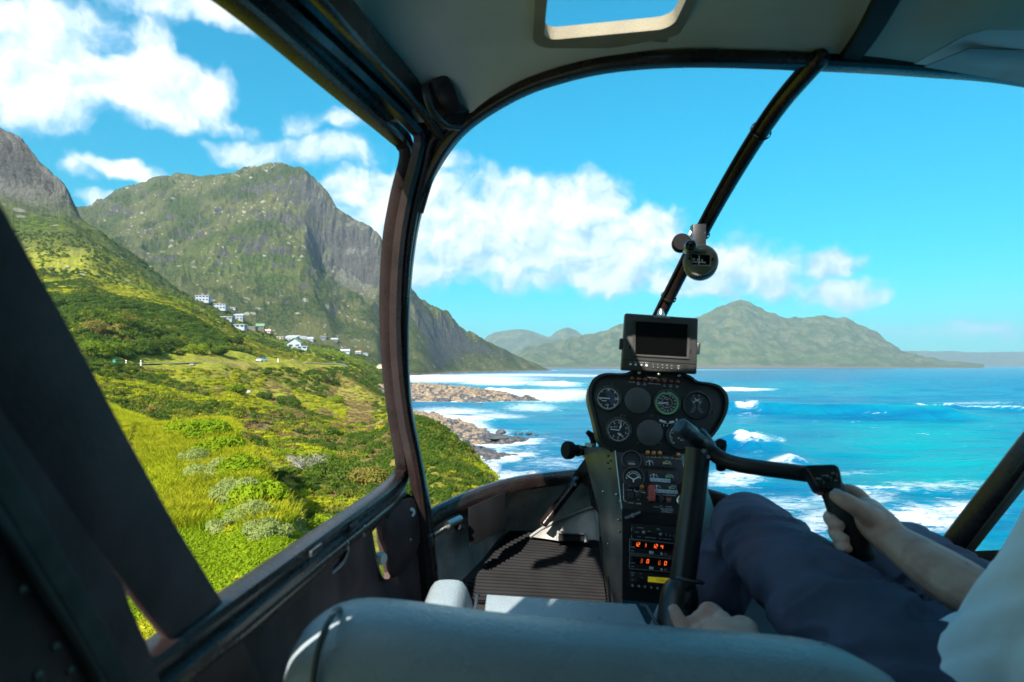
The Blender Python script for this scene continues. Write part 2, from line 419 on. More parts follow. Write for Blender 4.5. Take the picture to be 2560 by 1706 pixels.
class Z(float): pass       # a height instead of a photo row
COLS = {
 -900: [(5,Z(-5)),(14,Z(-4)),(45,Z(-2.5)),(58,Z(-2.2)),(75,Z(-1.5)),(95,Z(-.5)),(101,Z(0)),(108,Z(0)),(160,Z(18)),(300,Z(70)),(640,Z(225)),(690,Z(310)),(900,Z(330)),(1000,Z(330)),(1200,Z(330)),(1350,Z(320)),(1500,Z(330)),(2000,Z(250))],
 -100: [(5,Z(-5)),(14,Z(-4)),(45,Z(-2.5)),(58,Z(-2.2)),(75,Z(-1.5)),(93,Z(-.6)),(101,Z(0)),(108,Z(0)),(165,Z(12)),(310,Z(52)),(640,Z(190)),(690,Z(285)),(900,Z(310)),(1000,Z(300)),(1200,Z(310)),(1350,Z(320)),(1500,Z(340)),(2000,Z(250))],
 0:   [(5,Z(-5)),(14,Z(-4)),(45,1000),(56,990),(75,965),(93,930),(101,914.5),(108,914),(170,815),(320,690),(640,482),(690,322),(900,Z(280)),(1000,Z(280)),(1200,Z(300)),(1350,Z(310)),(1500,560),(2000,Z(250))],
 40:  [(5,Z(-5)),(14,Z(-4)),(46,1000),(56,990),(75,970),(93,935),(102,914.5),(109,914),(170,812),(320,690),(635,500),(685,338),(900,Z(240)),(1000,Z(240)),(1200,Z(270)),(1350,Z(300)),(1500,552),(2000,Z(230))],
 100: [(5,Z(-5)),(14,Z(-4)),(47,1000),(57,992),(75,975),(93,938),(102,915),(109,914.5),(170,808),(315,692),(625,520),(672,408),(900,Z(190)),(1000,Z(190)),(1200,Z(220)),(1350,Z(260)),(1500,545),(2000,Z(200))],
 160: [(5,Z(-5)),(14,Z(-4)),(48,1000),(58,995),(75,980),(94,940),(103,915),(110,914.5),(170,804),(310,697),(615,540),(655,462),(850,Z(150)),(980,Z(165)),(1180,Z(210)),(1350,Z(275)),(1500,540),(2000,Z(220))],
 205: [(5,Z(-5)),(14,Z(-4)),(49,1000),(58,997),(75,985),(95,940),(104,915),(111,914.5),(170,800),(305,700),(605,575),(640,545),(800,Z(120)),(950,Z(140)),(1150,Z(200)),(1350,Z(290)),(1500,536),(2000,Z(250))],
 300: [(5,Z(-5)),(14,Z(-4)),(44,1030),(52,1030),(75,992),(105,943),(122,914),(129,913.5),(185,800),(315,730),(565,650),(612,628),(750,Z(75)),(900,Z(85)),(1150,Z(190)),(1350,Z(310)),(1520,488),(2000,Z(300))],
 420: [(5,Z(-4.8)),(13,Z(-3.9)),(36,1072),(44,1078),(76,1000),(122,950),(152,912),(160,911),(212,806),(330,757),(580,738),(615,716),(750,Z(55)),(900,Z(70)),(1150,Z(180)),(1350,Z(310)),(1530,453),(2000,Z(330))],
 550: [(5,Z(-4.8)),(12,Z(-4)),(33,1066),(40,1085),(85,1002),(140,952),(175,908),(184,907),(240,846),(350,810),(590,795),(625,783),(760,Z(35)),(900,Z(50)),(1150,Z(170)),(1350,Z(320)),(1540,440),(2000,Z(330))],
 690: [(5,Z(-4.9)),(10,Z(-3.6)),(16,1285),(28,1245),(75,1060),(165,962),(205,908),(215,907),(290,880),(420,864),(650,852),(700,842),(800,Z(18)),(930,Z(30)),(1150,Z(150)),(1360,Z(310)),(1550,405),(2000,Z(330))],
 760: [(5,Z(-5)),(10,Z(-3.6)),(14.5,1360),(25,1270),(70,1085),(165,980),(235,909),(246,908),(320,888),(460,876),(680,868),(740,860),(830,Z(14)),(950,Z(24)),(1150,Z(140)),(1370,Z(290)),(1545,425),(2000,Z(330))],
 810: [(5,Z(-5)),(10,Z(-3.7)),(14,1390),(24,1285),(64,1110),(166,992),(255,911),(266,910),(345,895),(495,884),(700,878),(762,870),(850,Z(12)),(965,Z(20)),(1150,Z(120)),(1390,Z(215)),(1530,470),(2000,Z(300))],
 850: [(5,Z(-5)),(10,Z(-3.8)),(14,1400),(24,1290),(60,1130),(170,1000),(270,912),(281,911),(360,900),(520,895),(720,886),(780,878),(860,Z(10)),(975,Z(17)),(1180,Z(105)),(1400,Z(190)),(1520,526),(2000,Z(280))],
 940: [(5,Z(-5)),(10,Z(-4.4)),(14,1410),(24,1292),(60,1130),(130,1035),(230,985),(260,978),(400,948),(600,932),(780,918),(850,908),(880,Z(4)),(1000,Z(8)),(1200,Z(70)),(1400,Z(150)),(1500,588),(2000,Z(250))],
 985: [(5,Z(-5.2)),(10,Z(-4.8)),(15,1415),(25,1296),(60,1118),(112,1037),(165,Z(-13)),(185,Z(-15)),(240,Z(-17)),(400,Z(-18.6)),(600,Z(-20)),(700,Z(-20)),(880,Z(-20)),(1050,Z(-19)),(1160,Z(-2)),(1390,Z(105)),(1530,655),(2000,Z(200))],
 1030: [(5,Z(-5.5)),(10,Z(-5)),(16,Z(-6)),(26,Z(-7.3)),(60,1110),(100,1040),(118,Z(-12.5)),(130,Z(-16.5)),(165,Z(-17.4)),(200,Z(-19)),(260,Z(-20)),(300,Z(-20)),(900,Z(-21)),(1080,Z(-19)),(1130,Z(-13)),(1380,Z(70)),(1560,728),(2000,Z(160))],
 1130: [(5,Z(-6)),(10,Z(-5.8)),(16,Z(-6.8)),(26,Z(-7.5)),(50,1152),(75,1108),(90,Z(-14.5)),(102,Z(-17.3)),(150,Z(-17.8)),(170,Z(-19)),(260,Z(-20)),(300,Z(-20)),(900,Z(-21)),(1430,Z(-19)),(1490,Z(-13)),(1600,Z(42)),(1720,796),(2000,Z(120))],
 1240: [(5,Z(-6.5)),(10,Z(-6.5)),(16,Z(-7.5)),(24,Z(-8.3)),(42,1235),(55,1195),(62,Z(-14)),(70,Z(-17.6)),(110,Z(-18.5)),(140,Z(-19.5)),(260,Z(-20)),(300,Z(-20)),(900,Z(-21)),(1660,Z(-19)),(1720,Z(-13)),(1840,Z(18)),(1930,866),(2300,Z(50))],
 1320: [(5,Z(-7)),(10,Z(-7.5)),(14,Z(-9)),(20,Z(-10.5)),(30,Z(-12)),(40,Z(-14)),(46,Z(-17)),(54,Z(-18.6)),(100,Z(-20)),(140,Z(-20)),(260,Z(-20)),(300,Z(-20)),(900,Z(-21)),(1900,Z(-19)),(1960,Z(-14)),(2050,Z(2)),(2150,903),(2400,Z(10))],
 1380: [(5,Z(-7.5)),(10,Z(-9)),(13,Z(-11)),(18,Z(-14)),(26,Z(-16.5)),(36,Z(-18.5)),(46,Z(-19)),(54,Z(-20)),(100,Z(-20)),(140,Z(-20)),(260,Z(-20)),(300,Z(-20)),(900,Z(-21)),(1950,Z(-20)),(2010,Z(-18.5)),(2100,Z(-18)),(2200,Z(-17)),(2400,Z(-20))],
 1460: [(5,Z(-8)),(9,Z(-11)),(12,Z(-15)),(16,Z(-18.5)),(22,Z(-19.5)),(36,Z(-20)),(46,Z(-20)),(54,Z(-20)),(100,Z(-21)),(140,Z(-21)),(260,Z(-22)),(300,Z(-22)),(900,Z(-23)),(1950,Z(-23)),(2010,Z(-23)),(2100,Z(-23)),(2200,Z(-23)),(2400,Z(-23))],
 3400: [(5,Z(-12)),(8,Z(-17)),(11,Z(-20)),(16,Z(-21)),(22,Z(-21.5)),(36,Z(-22)),(46,Z(-22)),(54,Z(-22)),(100,Z(-22)),(140,Z(-22)),(260,Z(-23)),(300,Z(-23)),(900,Z(-24)),(1950,Z(-24)),(2010,Z(-24)),(2100,Z(-24)),(2200,Z(-24)),(2400,Z(-24))],
}
def seg_bump(x, y, pts):
    """low rock spits: list of (x, y, half width, crest height)"""
    best = np.full(x.shape, -60.0)
    for (x0, y0, w0, h0), (x1, y1, w1, h1) in zip(pts[:-1], pts[1:]):
        dx, dy = x1-x0, y1-y0; t = np.clip(((x-x0)*dx+(y-y0)*dy)/(dx*dx+dy*dy), 0, 1)
        d = np.hypot(x-x0-t*dx, y-y0-t*dy); w = w0+(w1-w0)*t; h = h0+(h1-h0)*t
        best = np.maximum(best, h-(d/w)**2*3.2)
    return best
def gp(px, D): return ((px-CX)/F*D, D)
SPIT1 = [(*gp(940,190),26,-14.8), (*gp(1040,165),20,-15.6), (*gp(1150,142),15,-16.3), (*gp(1250,140),9,-17.1), (*gp(1330,146),4,-17.9)]
SPIT1B = [(*gp(1120,128),8,-16.9), (*gp(1210,118),8,-17.2), (*gp(1290,122),5,-17.9)]
SPIT2 = [(*gp(860,430),70,-11), (*gp(980,400),55,-12.5), (*gp(1110,345),34,-14), (*gp(1200,325),22,-15.6), (*gp(1300,318),12,-17), (*gp(1340,318),6,-18)]

NPX, ND = 1150, 640
px_ax = np.concatenate([np.linspace(-900, -40, 90, endpoint=False), np.linspace(-40, 1480, NPX-150), np.linspace(1480, 3400, 61)[1:]])
NPX = len(px_ax)
D_ax = np.exp(np.concatenate([np.linspace(math.log(5), math.log(700), 390, endpoint=False), np.linspace(math.log(700), math.log(2400), 250)]))
ND = len(D_ax)
def build_heights():
    cp = np.array(sorted(COLS)); K = 18
    nd = np.array([[c[0] for c in COLS[p]] for p in cp], float)
    nt = np.array([[(c[1]/c[0] if isinstance(c[1], Z) else (HY-c[1])/F) for c in COLS[p]] for p in cp], float)
    ln = np.log(nd)
    lnD = np.stack([pchip(cp, ln[:, k], px_ax) for k in range(K)], 1)
    tt = np.stack([pchip(cp, nt[:, k], px_ax) for k in range(K)], 1)
    lD = np.log(D_ax); T = np.empty((NPX, ND))
    for i in range(NPX): T[i] = pchip(lnD[i], tt[i], lD)
    return T, lnD
T_, LN_ = build_heights()
Dg = np.broadcast_to(D_ax, (NPX, ND)); Xg = ((px_ax-CX)/F)[:, None]*D_ax[None, :]; Yg = Dg.copy()
Zg = T_*Dg
# surface relief, growing with distance as the forms do
road_k = np.exp(-((np.log(Dg)-LN_[:, 6:7])/0.055)**2)*(1-sstep(px_ax, 880, 960))[:, None]
calm = 1-np.clip(road_k*1.4, 0, 1)
n1 = fbm(Xg/7.0, Yg/7.0, 5, 3); n2 = fbm(Xg/42.0, Yg/42.0, 5, 9); n3 = fbm(Xg/230.0, Yg/230.0, 7, 21, .55, ridge=True); n4 = fbm(Xg/55, Yg/55, 6, 33, .58, ridge=True)
landw = sstep(Zg, -17, -12)
Zg = Zg + calm*landw*(n1*np.clip(Dg*.012, .12, 1.1) + n2*np.clip(Dg*.03, 0, 5.0)*sstep(Dg, 20, 80))
mtn = sstep(Dg, 780, 1150)
up = sstep(Zg, 10, 140)
Zg = Zg + mtn*up*((n3-.1)*62 + (n4-.1)*22)
hill = sstep(Dg, 170, 420)*(1-mtn)*sstep(Zg, 12, 60)
Zg = Zg + hill*((n3-.1)*20+(n4-.1)*9)
# stepped strata on steep rock
gx = np.gradient(Zg, axis=1)/np.gradient(Dg, axis=1)
steep = sstep(np.abs(gx), .75, 1.5)*sstep(Dg, 400, 600)
strat = (vnoise(Zg/7.0, Xg/300.0, 5)+vnoise(Zg/17.0, Xg/200.0, 6))
vert = fbm(Xg/16.0, Zg/120.0, 4, 71, .6, ridge=True)
Yoff = steep*(strat*9+(vert-.1)*26)
for sp in (SPIT1, SPIT1B, SPIT2):
    b = seg_bump(Xg, Yg, sp) + n1*1.3 + fbm(Xg/3, Yg/3, 3, 91)*.6
    Zg = np.maximum(Zg, b)
def zat(px, D):
    i = np.interp(px, px_ax, np.arange(NPX)); j = np.interp(np.log(D), np.log(D_ax), np.arange(ND))
    i0 = np.clip(np.floor(i).astype(int), 0, NPX-2); j0 = np.clip(np.floor(j).astype(int), 0, ND-2); a, b = i-i0, j-j0
    return (Zg[i0, j0]*(1-a)*(1-b)+Zg[i0+1, j0]*a*(1-b)+Zg[i0, j0+1]*(1-a)*b+Zg[i0+1, j0+1]*a*b)
VIS = HY-Zg/Dg*F                       # photo row of each ground point
def hit(px, py, dmin=5):               # where the sight line through a photo point meets the ground
    i = int(np.argmin(np.abs(px_ax-px))); row = VIS[i]
    js = np.where((row <= py) & (D_ax >= dmin))[0]
    j = js[0] if len(js) else ND-1
    D = D_ax[j]; return V(((px-CX)/F*D, D, float(Zg[i, j])))

def attr(me, name, arr):
    a = me.attributes.new(name, 'FLOAT', 'POINT'); a.data.foreach_set('value', np.ascontiguousarray(arr, dtype=np.float32).ravel())

def m_terrain():
    m = bpy.data.materials.new('coast_ground'); m.use_nodes = True; t = NT(m.node_tree); b = t.n['Principled BSDF']
    geo = t.new('ShaderNodeNewGeometry'); pos = geo.outputs['Position']; nz = t.sep(geo.outputs['Normal'])[2]
    def A(n): a = t.new('ShaderNodeAttribute'); a.attribute_name = n; return a.outputs['Fac']
    far, dry, rock, sandy, lush, soil = A('far'), A('dry'), A('rock'), A('sandy'), A('lush'), A('soil')
    nA = t.noise(pos, .05, 6, .6); nB = t.noise(pos, .6, 5, .65); nC = t.noise(pos, 5.0, 4, .7); nM = t.noise(pos, .012, 6, .62); nF = t.noise(pos, .18, 6, .7)
    near = t.mix(t.ss(nB, .35, .65), (.08, .11, .012), (.25, .235, .022))
    near = t.mix(t.math('MULTIPLY', t.ss(nC, .4, .7), .5), near, (.30, .26, .05))
    near = t.mix(t.math('MULTIPLY', dry, t.ss(nA, .38, .58)), near, (.21, .145, .06))
    near = t.mix(t.math('MULTIPLY', lush, t.ss(nB, .3, .6)), near, (.21, .25, .012))
    near = t.mix(t.math('MULTIPLY', soil, t.ss(nB, .45, .6)), near, (.28, .15, .055))
    fr = t.mix(t.ss(nF, .40, .62), (.018, .034, .008), (.072, .082, .018))
    fr = t.mix(t.ss(nM, .40, .62), fr, (.090, .090, .030))
    fr = t.mix(t.math('MULTIPLY', lush, t.ss(nF, .42, .6)), fr, (.070, .115, .010))
    base = t.mix(far, near, fr)
    # boulder specks strewn over the upper slopes
    v = t.vor(pos, .085, 'F1'); spk = t.math('MULTIPLY', t.ss(v, .26, .14), t.ss(t.noise(pos, .012, 5), .46, .58))
    v2 = t.vor(pos, .032, 'F1'); spk2 = t.math('MULTIPLY', t.ss(v2, .20, .11), t.ss(t.noise(pos, .009, 5), .46, .60))
    spk = t.math('MULTIPLY', t.math('MAXIMUM', spk, spk2), far)
    v3 = t.vor(pos, .07, 'F1'); base = t.mix(t.math('MULTIPLY', t.math('MULTIPLY', t.ss(v3, .42, .2), t.ss(t.noise(pos, .015, 5), .40, .58)), t.math('MULTIPLY', far, .75)), base, (.022, .038, .012))
    base = t.mix(t.math('MULTIPLY', spk, .85), base, (.30, .28, .24))
    rk = t.mix(t.noise(t.map(pos, (.06, .06, .16)), 1.0, 7, .7), (.05, .052, .056), (.22, .20, .175))
    rk = t.mix(t.ss(t.noise(t.map(pos, (.25, .25, .03)), 1.0, 6, .7), .45, .7), rk, (.06, .058, .05))
    stp = t.math('MULTIPLY', t.ss(t.math('ADD', nz, t.math('MULTIPLY', t.math('SUBTRACT', nF, .5), .35)), .60, .42), far)
    base = t.mix(t.math('MAXIMUM', stp, t.math('MULTIPLY', rock, t.ss(nF, .30, .50))), base, rk)
    base = t.mix(sandy, base, t.mix(nB, (.05, .042, .035), (.20, .155, .11)))
    t.put(b.inputs['Base Color'], base); b.inputs['Roughness'].default_value = .95; b.inputs['Specular IOR Level'].default_value = .03
    h = t.math('ADD', t.math('MULTIPLY', nF, 5.0), t.math('MULTIPLY', t.noise(pos, .7, 5, .7), 2.2))
    h = t.math('ADD', h, t.math('MULTIPLY', t.noise(t.map(pos, (.10, .10, .35)), 1.0, 6, .7), t.math('MULTIPLY', stp, 16.0)))
    hn = t.math('ADD', t.math('MULTIPLY', nC, .10), t.math('MULTIPLY', nB, .35))
    h = t.math('ADD', t.math('MULTIPLY', h, far), t.math('MULTIPLY', hn, t.math('SUBTRACT', 1.0, far)))
    bp = t.new('ShaderNodeBump'); bp.inputs['Strength'].default_value = 1.0; bp.inputs['Distance'].default_value = 1.0
    t.put(bp.inputs['Height'], h); t.l.new(bp.outputs[0], b.inputs['Normal'])
    return m
M_TER = m_terrain()
def gridfaces(n, m):
    i = np.arange(n-1)[:, None]*m+np.arange(m-1)[None, :]
    return np.stack([i, i+m, i+m+1, i+1], -1).reshape(-1, 4)

def build_terrain():
    vs = np.stack([Xg, Yg+Yoff, Zg], -1).reshape(-1, 3)
    me = mesh_np('terrain', vs, gridfaces(NPX, ND))
    farA = sstep(Dg, 300, 650)
    dry = np.clip(1.25*np.exp(-((Dg-60)/38)**2)+.8*np.exp(-((Dg-150)/60)**2), 0, 1)*sstep(np.broadcast_to(px_ax[:, None], Dg.shape), 420, 640)*(1-.8*sstep(np.broadcast_to(px_ax[:, None], Dg.shape), 985, 1010))
    pxx = np.broadcast_to(px_ax[:, None], Dg.shape)
    lush = np.clip(np.exp(-((pxx-620)/130)**2-((VIS-1000)/34)**2)*1.4 + (1-sstep(Dg, 45, 60))*(1-sstep(pxx, 560, 800)) + .9*np.exp(-((pxx-600)/160)**2-((VIS-660)/50)**2) + .7*sstep(Dg, 420, 600)*(1-sstep(Dg, 700, 900)), 0, 1)
    soil = np.clip((1-sstep(Dg, 8, 11))*(1-sstep(pxx, 400, 500)) + np.exp(-((pxx-330)/26)**2-((Dg-26)/7)**2) + .7*np.exp(-((pxx-1120)/40)**2-((VIS-1170)/25)**2) + .8*np.exp(-((VIS-922)/7)**2)*(pxx < 420)*(Dg < 130), 0, 1)
    rock = sstep(Dg, 560, 640)*(1-sstep(Dg, 690, 780))*(1-sstep(pxx, 170, 240))*sstep(Zg, 130, 190)
    rock = np.maximum(rock, np.exp(-((pxx-890)/80)**2-((VIS-640)/110)**2)*sstep(Dg, 1300, 1420)*1.2)
    rock = np.maximum(rock, .9*np.exp(-((pxx-780)/40)**2-((VIS-480)/45)**2)*sstep(Dg, 1380, 1450))
    spit = np.maximum(np.maximum(seg_bump(Xg, Yg, SPIT1), seg_bump(Xg, Yg, SPIT1B)), seg_bump(Xg, Yg, SPIT2))
    sandy = np.clip(sstep(spit, -20, -18.2)*(1-sstep(Zg, -14.6, -13.4)) + (1-sstep(Zg, -15.5, -13.5))*(Dg > 60), 0, 1)
    for n, a in (('far', farA), ('dry', dry), ('rock', np.clip(rock, 0, 1)), ('sandy', sandy), ('lush', lush), ('soil', soil)): attr(me, n, a)
    o = link('terrain', me, M_TER); tag(o, kind='structure')
build_terrain()

# ground on the landward side behind the viewpoint
b_ = MB(); b_.grid([[V((x, y, -5.2 if x > -200 else 40)) for x in (-2500, -700, -200, -60, -7.2)] for y in (-2500, -500, -60, 5.0)])
o = b_.build('hinterland_ground', M_TER); tag(o, kind='structure')

# far mountains across the bay
def far_range(name, ridge, D0, D1, D2, amp, seed, npx=300, base=-19.5, depth=90):
    xs = np.linspace(ridge[0][0], ridge[-1][0], npx)
    rp = pchip([r[0] for r in ridge], [r[1] for r in ridge], xs)
    s = np.linspace(0, 1, depth)
    D = np.where(s < .8, D0+(D1-D0)*s/.8, D1+(D2-D1)*(s-.8)/.2)[None, :]*np.ones((npx, 1))
    zr = (HY-rp)/F*D1
    prof = np.where(s < .04, s/.04*.0, np.where(s < .8, ((s-.04)/.76)**1.25, 1-((s-.8)/.2)**2*.7))
    X = ((xs-CX)/F)[:, None]*D; Zm = base+np.where(s < .04, s/.04*8, 8)[None, :]+prof[None, :]*np.maximum(zr-base-8, 0)[:, None]
    edge = np.clip((zr-base)/60, 0, 1)[:, None]
    r = fbm(X/700, D/700, 7, seed, .55, ridge=True); r2 = fbm(X/160, D/160, 5, seed+5, .55)
    Zm = Zm + ((r-.1)*amp + r2*amp*.35)*edge*(prof*(1.25-prof)*2.0)[None, :] + r2*amp*.12*edge*prof[None, :]
    me = mesh_np(name, np.stack([X, D, Zm], -1).reshape(-1, 3), gridfaces(npx, depth))
    attr(me, 'far', np.ones(X.shape)); attr(me, 'lush', np.ones(X.shape)*.35*(prof < .3)[None, :]); attr(me, 'sandy', (s < .07)[None, :]*np.ones(X.shape)*.9)
    for n in ('dry', 'rock', 'soil'): attr(me, n, np.zeros(X.shape))
    o = link(name, me, M_TER); tag(o, kind='structure'); return o
far_range('mountain', [(1225,915),(1260,893),(1300,876),(1380,850),(1440,838),(1500,826),(1560,812),(1640,800),(1720,790),(1770,772),(1800,762),(1840,752),(1865,757),(1900,778),(1935,790),(1965,802),(2000,800),(2040,797),(2085,800),(2110,800),(2150,818),(2190,832),(2205,845),(2235,868),(2270,890),(2310,902),(2400,909),(2460,914)], 4000, 4900, 5700, 150, 41, 420)
far_range('far_hill', [(1180,905),(1222,838),(1250,828),(1290,822),(1330,830),(1370,842),(1395,825),(1418,816),(1440,826),(1470,846),(1560,850),(1660,905)], 6800, 7600, 8200, 60, 57, 120)
far_range('far_headland', [(2100,912),(2190,884),(2240,878),(2330,879),(2420,880),(2500,881),(2620,879),(2900,884),(3300,896),(3500,912)], 8200, 9000, 9600, 40, 63, 160)

# ------------------------------------------------------------------ sea
WAVES = [  # crest line in (px, D) pairs, height, which stretch is breaking (px from, to)
    ([(1770,246),(1850,238),(1960,232),(2100,222),(2280,214),(2450,208)], 4.0, (1846, 1900), 1.05, .6),
    ([(1790,139),(1850,136),(1930,132),(1990,130)], 2.8, (1840, 1930), .85, .5),
    ([(1930,112),(1990,110),(2060,108)], 2.2, (1965, 2025), .78, .45),
    ([(2200,262),(2320,255),(2450,246),(2640,236)], 2.0, (2290, 2640), .62, .25),
    ([(1180,410),(1290,400),(1400,395)], 2.6, (1200, 1330), 1.15, 1.0),
    ([(1330,560),(1420,545),(1520,540)], 3.0, (1340, 1440), 1.15, 1.0),
    ([(1150,620),(1300,600),(1480,600)], 2.6, (1180, 1290), 1.15, 1.0),
    ([(1080,205),(1180,196),(1290,190)], 1.4, (1130, 1260), 1.0, .8),
    ([(1780,455),(1900,450),(2000,452)], 1.6, (1780, 1990), 1.0, .5),
    ([(2080,88),(2250,86),(2420,85)], .8, (2100, 2300), .6, .4),
]
def sea_py(D): return HY-SEA/D*F
NSX, NSD = 760, 620
sx = np.concatenate([np.linspace(-900, 980, 60, endpoint=False), np.linspace(980, 2620, NSX-120), np.linspace(2620, 3600, 61)[1:]]); NSX = len(sx)
sd = np.exp(np.concatenate([np.linspace(math.log(9), math.log(45), 40, endpoint=False), np.linspace(math.log(45), math.log(900), 460, endpoint=False), np.linspace(math.log(900), math.log(30000), 120)])); NSD = len(sd)
SX, SD = np.meshgrid(sx, sd, indexing='ij'); WX = (SX-CX)/F*SD; WY = SD
sz = np.full(SX.shape, SEA); foam = np.zeros(SX.shape); turq = np.zeros(SX.shape); SPY = sea_py(SD)
att = 1-sstep(SD, 500, 2500)
sz = sz + att*(fbm(WX/30, WY/9, 4, 301)*.9+fbm(WX/6, WY/3, 3, 305)*.28*(1-sstep(SD, 90, 220)))
sz = sz + att*.35*np.sin(WY/14.0+fbm(WX/80, WY/80, 3, 311)*5)*sstep(SD, 60, 150)
for pts, h, (b0, b1), fpk, fwd in WAVES:
    cd = pchip([p[0] for p in pts], [p[1] for p in pts], sx)[:, None]
    w0, w1 = pts[0][0], pts[-1][0]
    env = sstep(SX, w0-60, w0+60)*(1-sstep(SX, w1-120, w1+30))
    jag = fbm(WX/5, WY/50, 4, int(w0))
    d = (SD-cd)/(h*3.2)+jag*.25
    prof = np.where(d < 0, np.exp(-(d*1.9)**2), np.exp(-(d*.75)**2))
    br = sstep(SX, b0-22, b0+12)*(1-sstep(SX, b1-50, b1+25))
    sz = sz + env*prof*h*(1+.5*jag*br)
    foam = np.maximum(foam, env*br*np.where(d < 0, np.exp(-((d+.1)*1.5/fwd)**2), np.exp(-(d*2.6/fwd)**2))*fpk)
    foam = np.maximum(foam, .42*fwd*env*sstep(SX, b0-60, b0)*(1-sstep(SX, b1-10, b1+60))*np.exp(-((d+1.6)/1.5)**2))
    turq = np.maximum(turq, .8*env*np.exp(-((d-.4)/.6)**2))
    turq = turq - .9*env*np.exp(-((d+.8)/.55)**2)*(1-.7*br)
def fz(px, py, hw, hh, s):
    global foam
    foam = np.maximum(foam, s*np.exp(-((SX-px)/hw)**2-((SPY-py)/hh)**2))
for a in [(1130,948,260,12,.85),(1080,943,200,7,1.0),(1290,938,260,5,.7),(1360,990,130,18,.95),(1250,958,120,8,.85),(1430,985,70,14,.8),(1390,962,90,6,.8),(1450,940,200,4,.6),(1120,1028,140,12,.75),(1240,1042,90,11,.72),(1150,1060,90,8,.45),(1060,1040,80,8,.8),(1330,1020,90,14,.6),
          (1270,1110,220,45,.36),(1260,1190,120,16,.70),(1390,1160,160,30,.38),(1860,974,90,3,.85),(1790,976,40,5,1.0),(1700,925,500,3,.42),(2300,930,400,4,.16),
          (1830,1200,90,24,.72),(1950,1165,110,10,.62),(2290,1300,170,34,.92),(2400,1280,110,24,.8),(2130,1250,170,26,.55),(2080,1300,120,40,.62),(1960,1260,140,30,.5),(2330,1220,200,22,.52),(2200,1340,150,22,.8),(2350,1370,120,18,.38),(2150,1180,150,12,.36),(2440,1010,160,5,.42),(1900,1120,60,8,.5),(2200,1060,300,20,.12),(2000,1330,120,30,.6)]:
    fz(*a)
# wash around the rocks
shore = np.full(SX.shape, -60.0)
for sp in (SPIT1, SPIT1B, SPIT2): shore = np.maximum(shore, seg_bump(WX, WY, sp))
foam = np.maximum(foam, .72*np.exp(-((np.minimum(shore, -18)+18)/3.2)**2)*(shore > -40))
depth = SEA-zat(np.clip(SX, -900, 3400), np.clip(SD, 5, 2390))
foam = np.maximum(foam, .8*(1-sstep(depth, .1, 1.3))*(SD < 2350)*(SD > 60))
for a in [(2300,1090,260,60,1.0),(1900,1075,200,26,.5),(2350,1150,330,36,1.0),(1950,965,300,16,.55),(2350,1190,260,60,.9),(1350,1010,150,25,.6),(1420,960,200,20,.7),(2100,980,300,12,.4),(2300,1390,200,40,.9),(1250,960,200,18,.6)]:
    turq = np.maximum(turq, a[4]*np.exp(-((SX-a[0])/a[2])**2-((SPY-a[1])/a[3])**2))
for pts, h, (b0, b1), fpk, fwd in WAVES[:4]:
    cd = pchip([p[0] for p in pts], [p[1] for p in pts], sx)[:, None]; d = (SD-cd)/(h*3.2); w0, w1 = pts[0][0], pts[-1][0]
    env = sstep(SX, w0-60, w0+60)*(1-sstep(SX, w1-160, w1+30))
    turq = turq-1.1*env*np.exp(-((d+1.0)/.8)**2)+.5*env*np.exp(-((d-.3)/.5)**2)
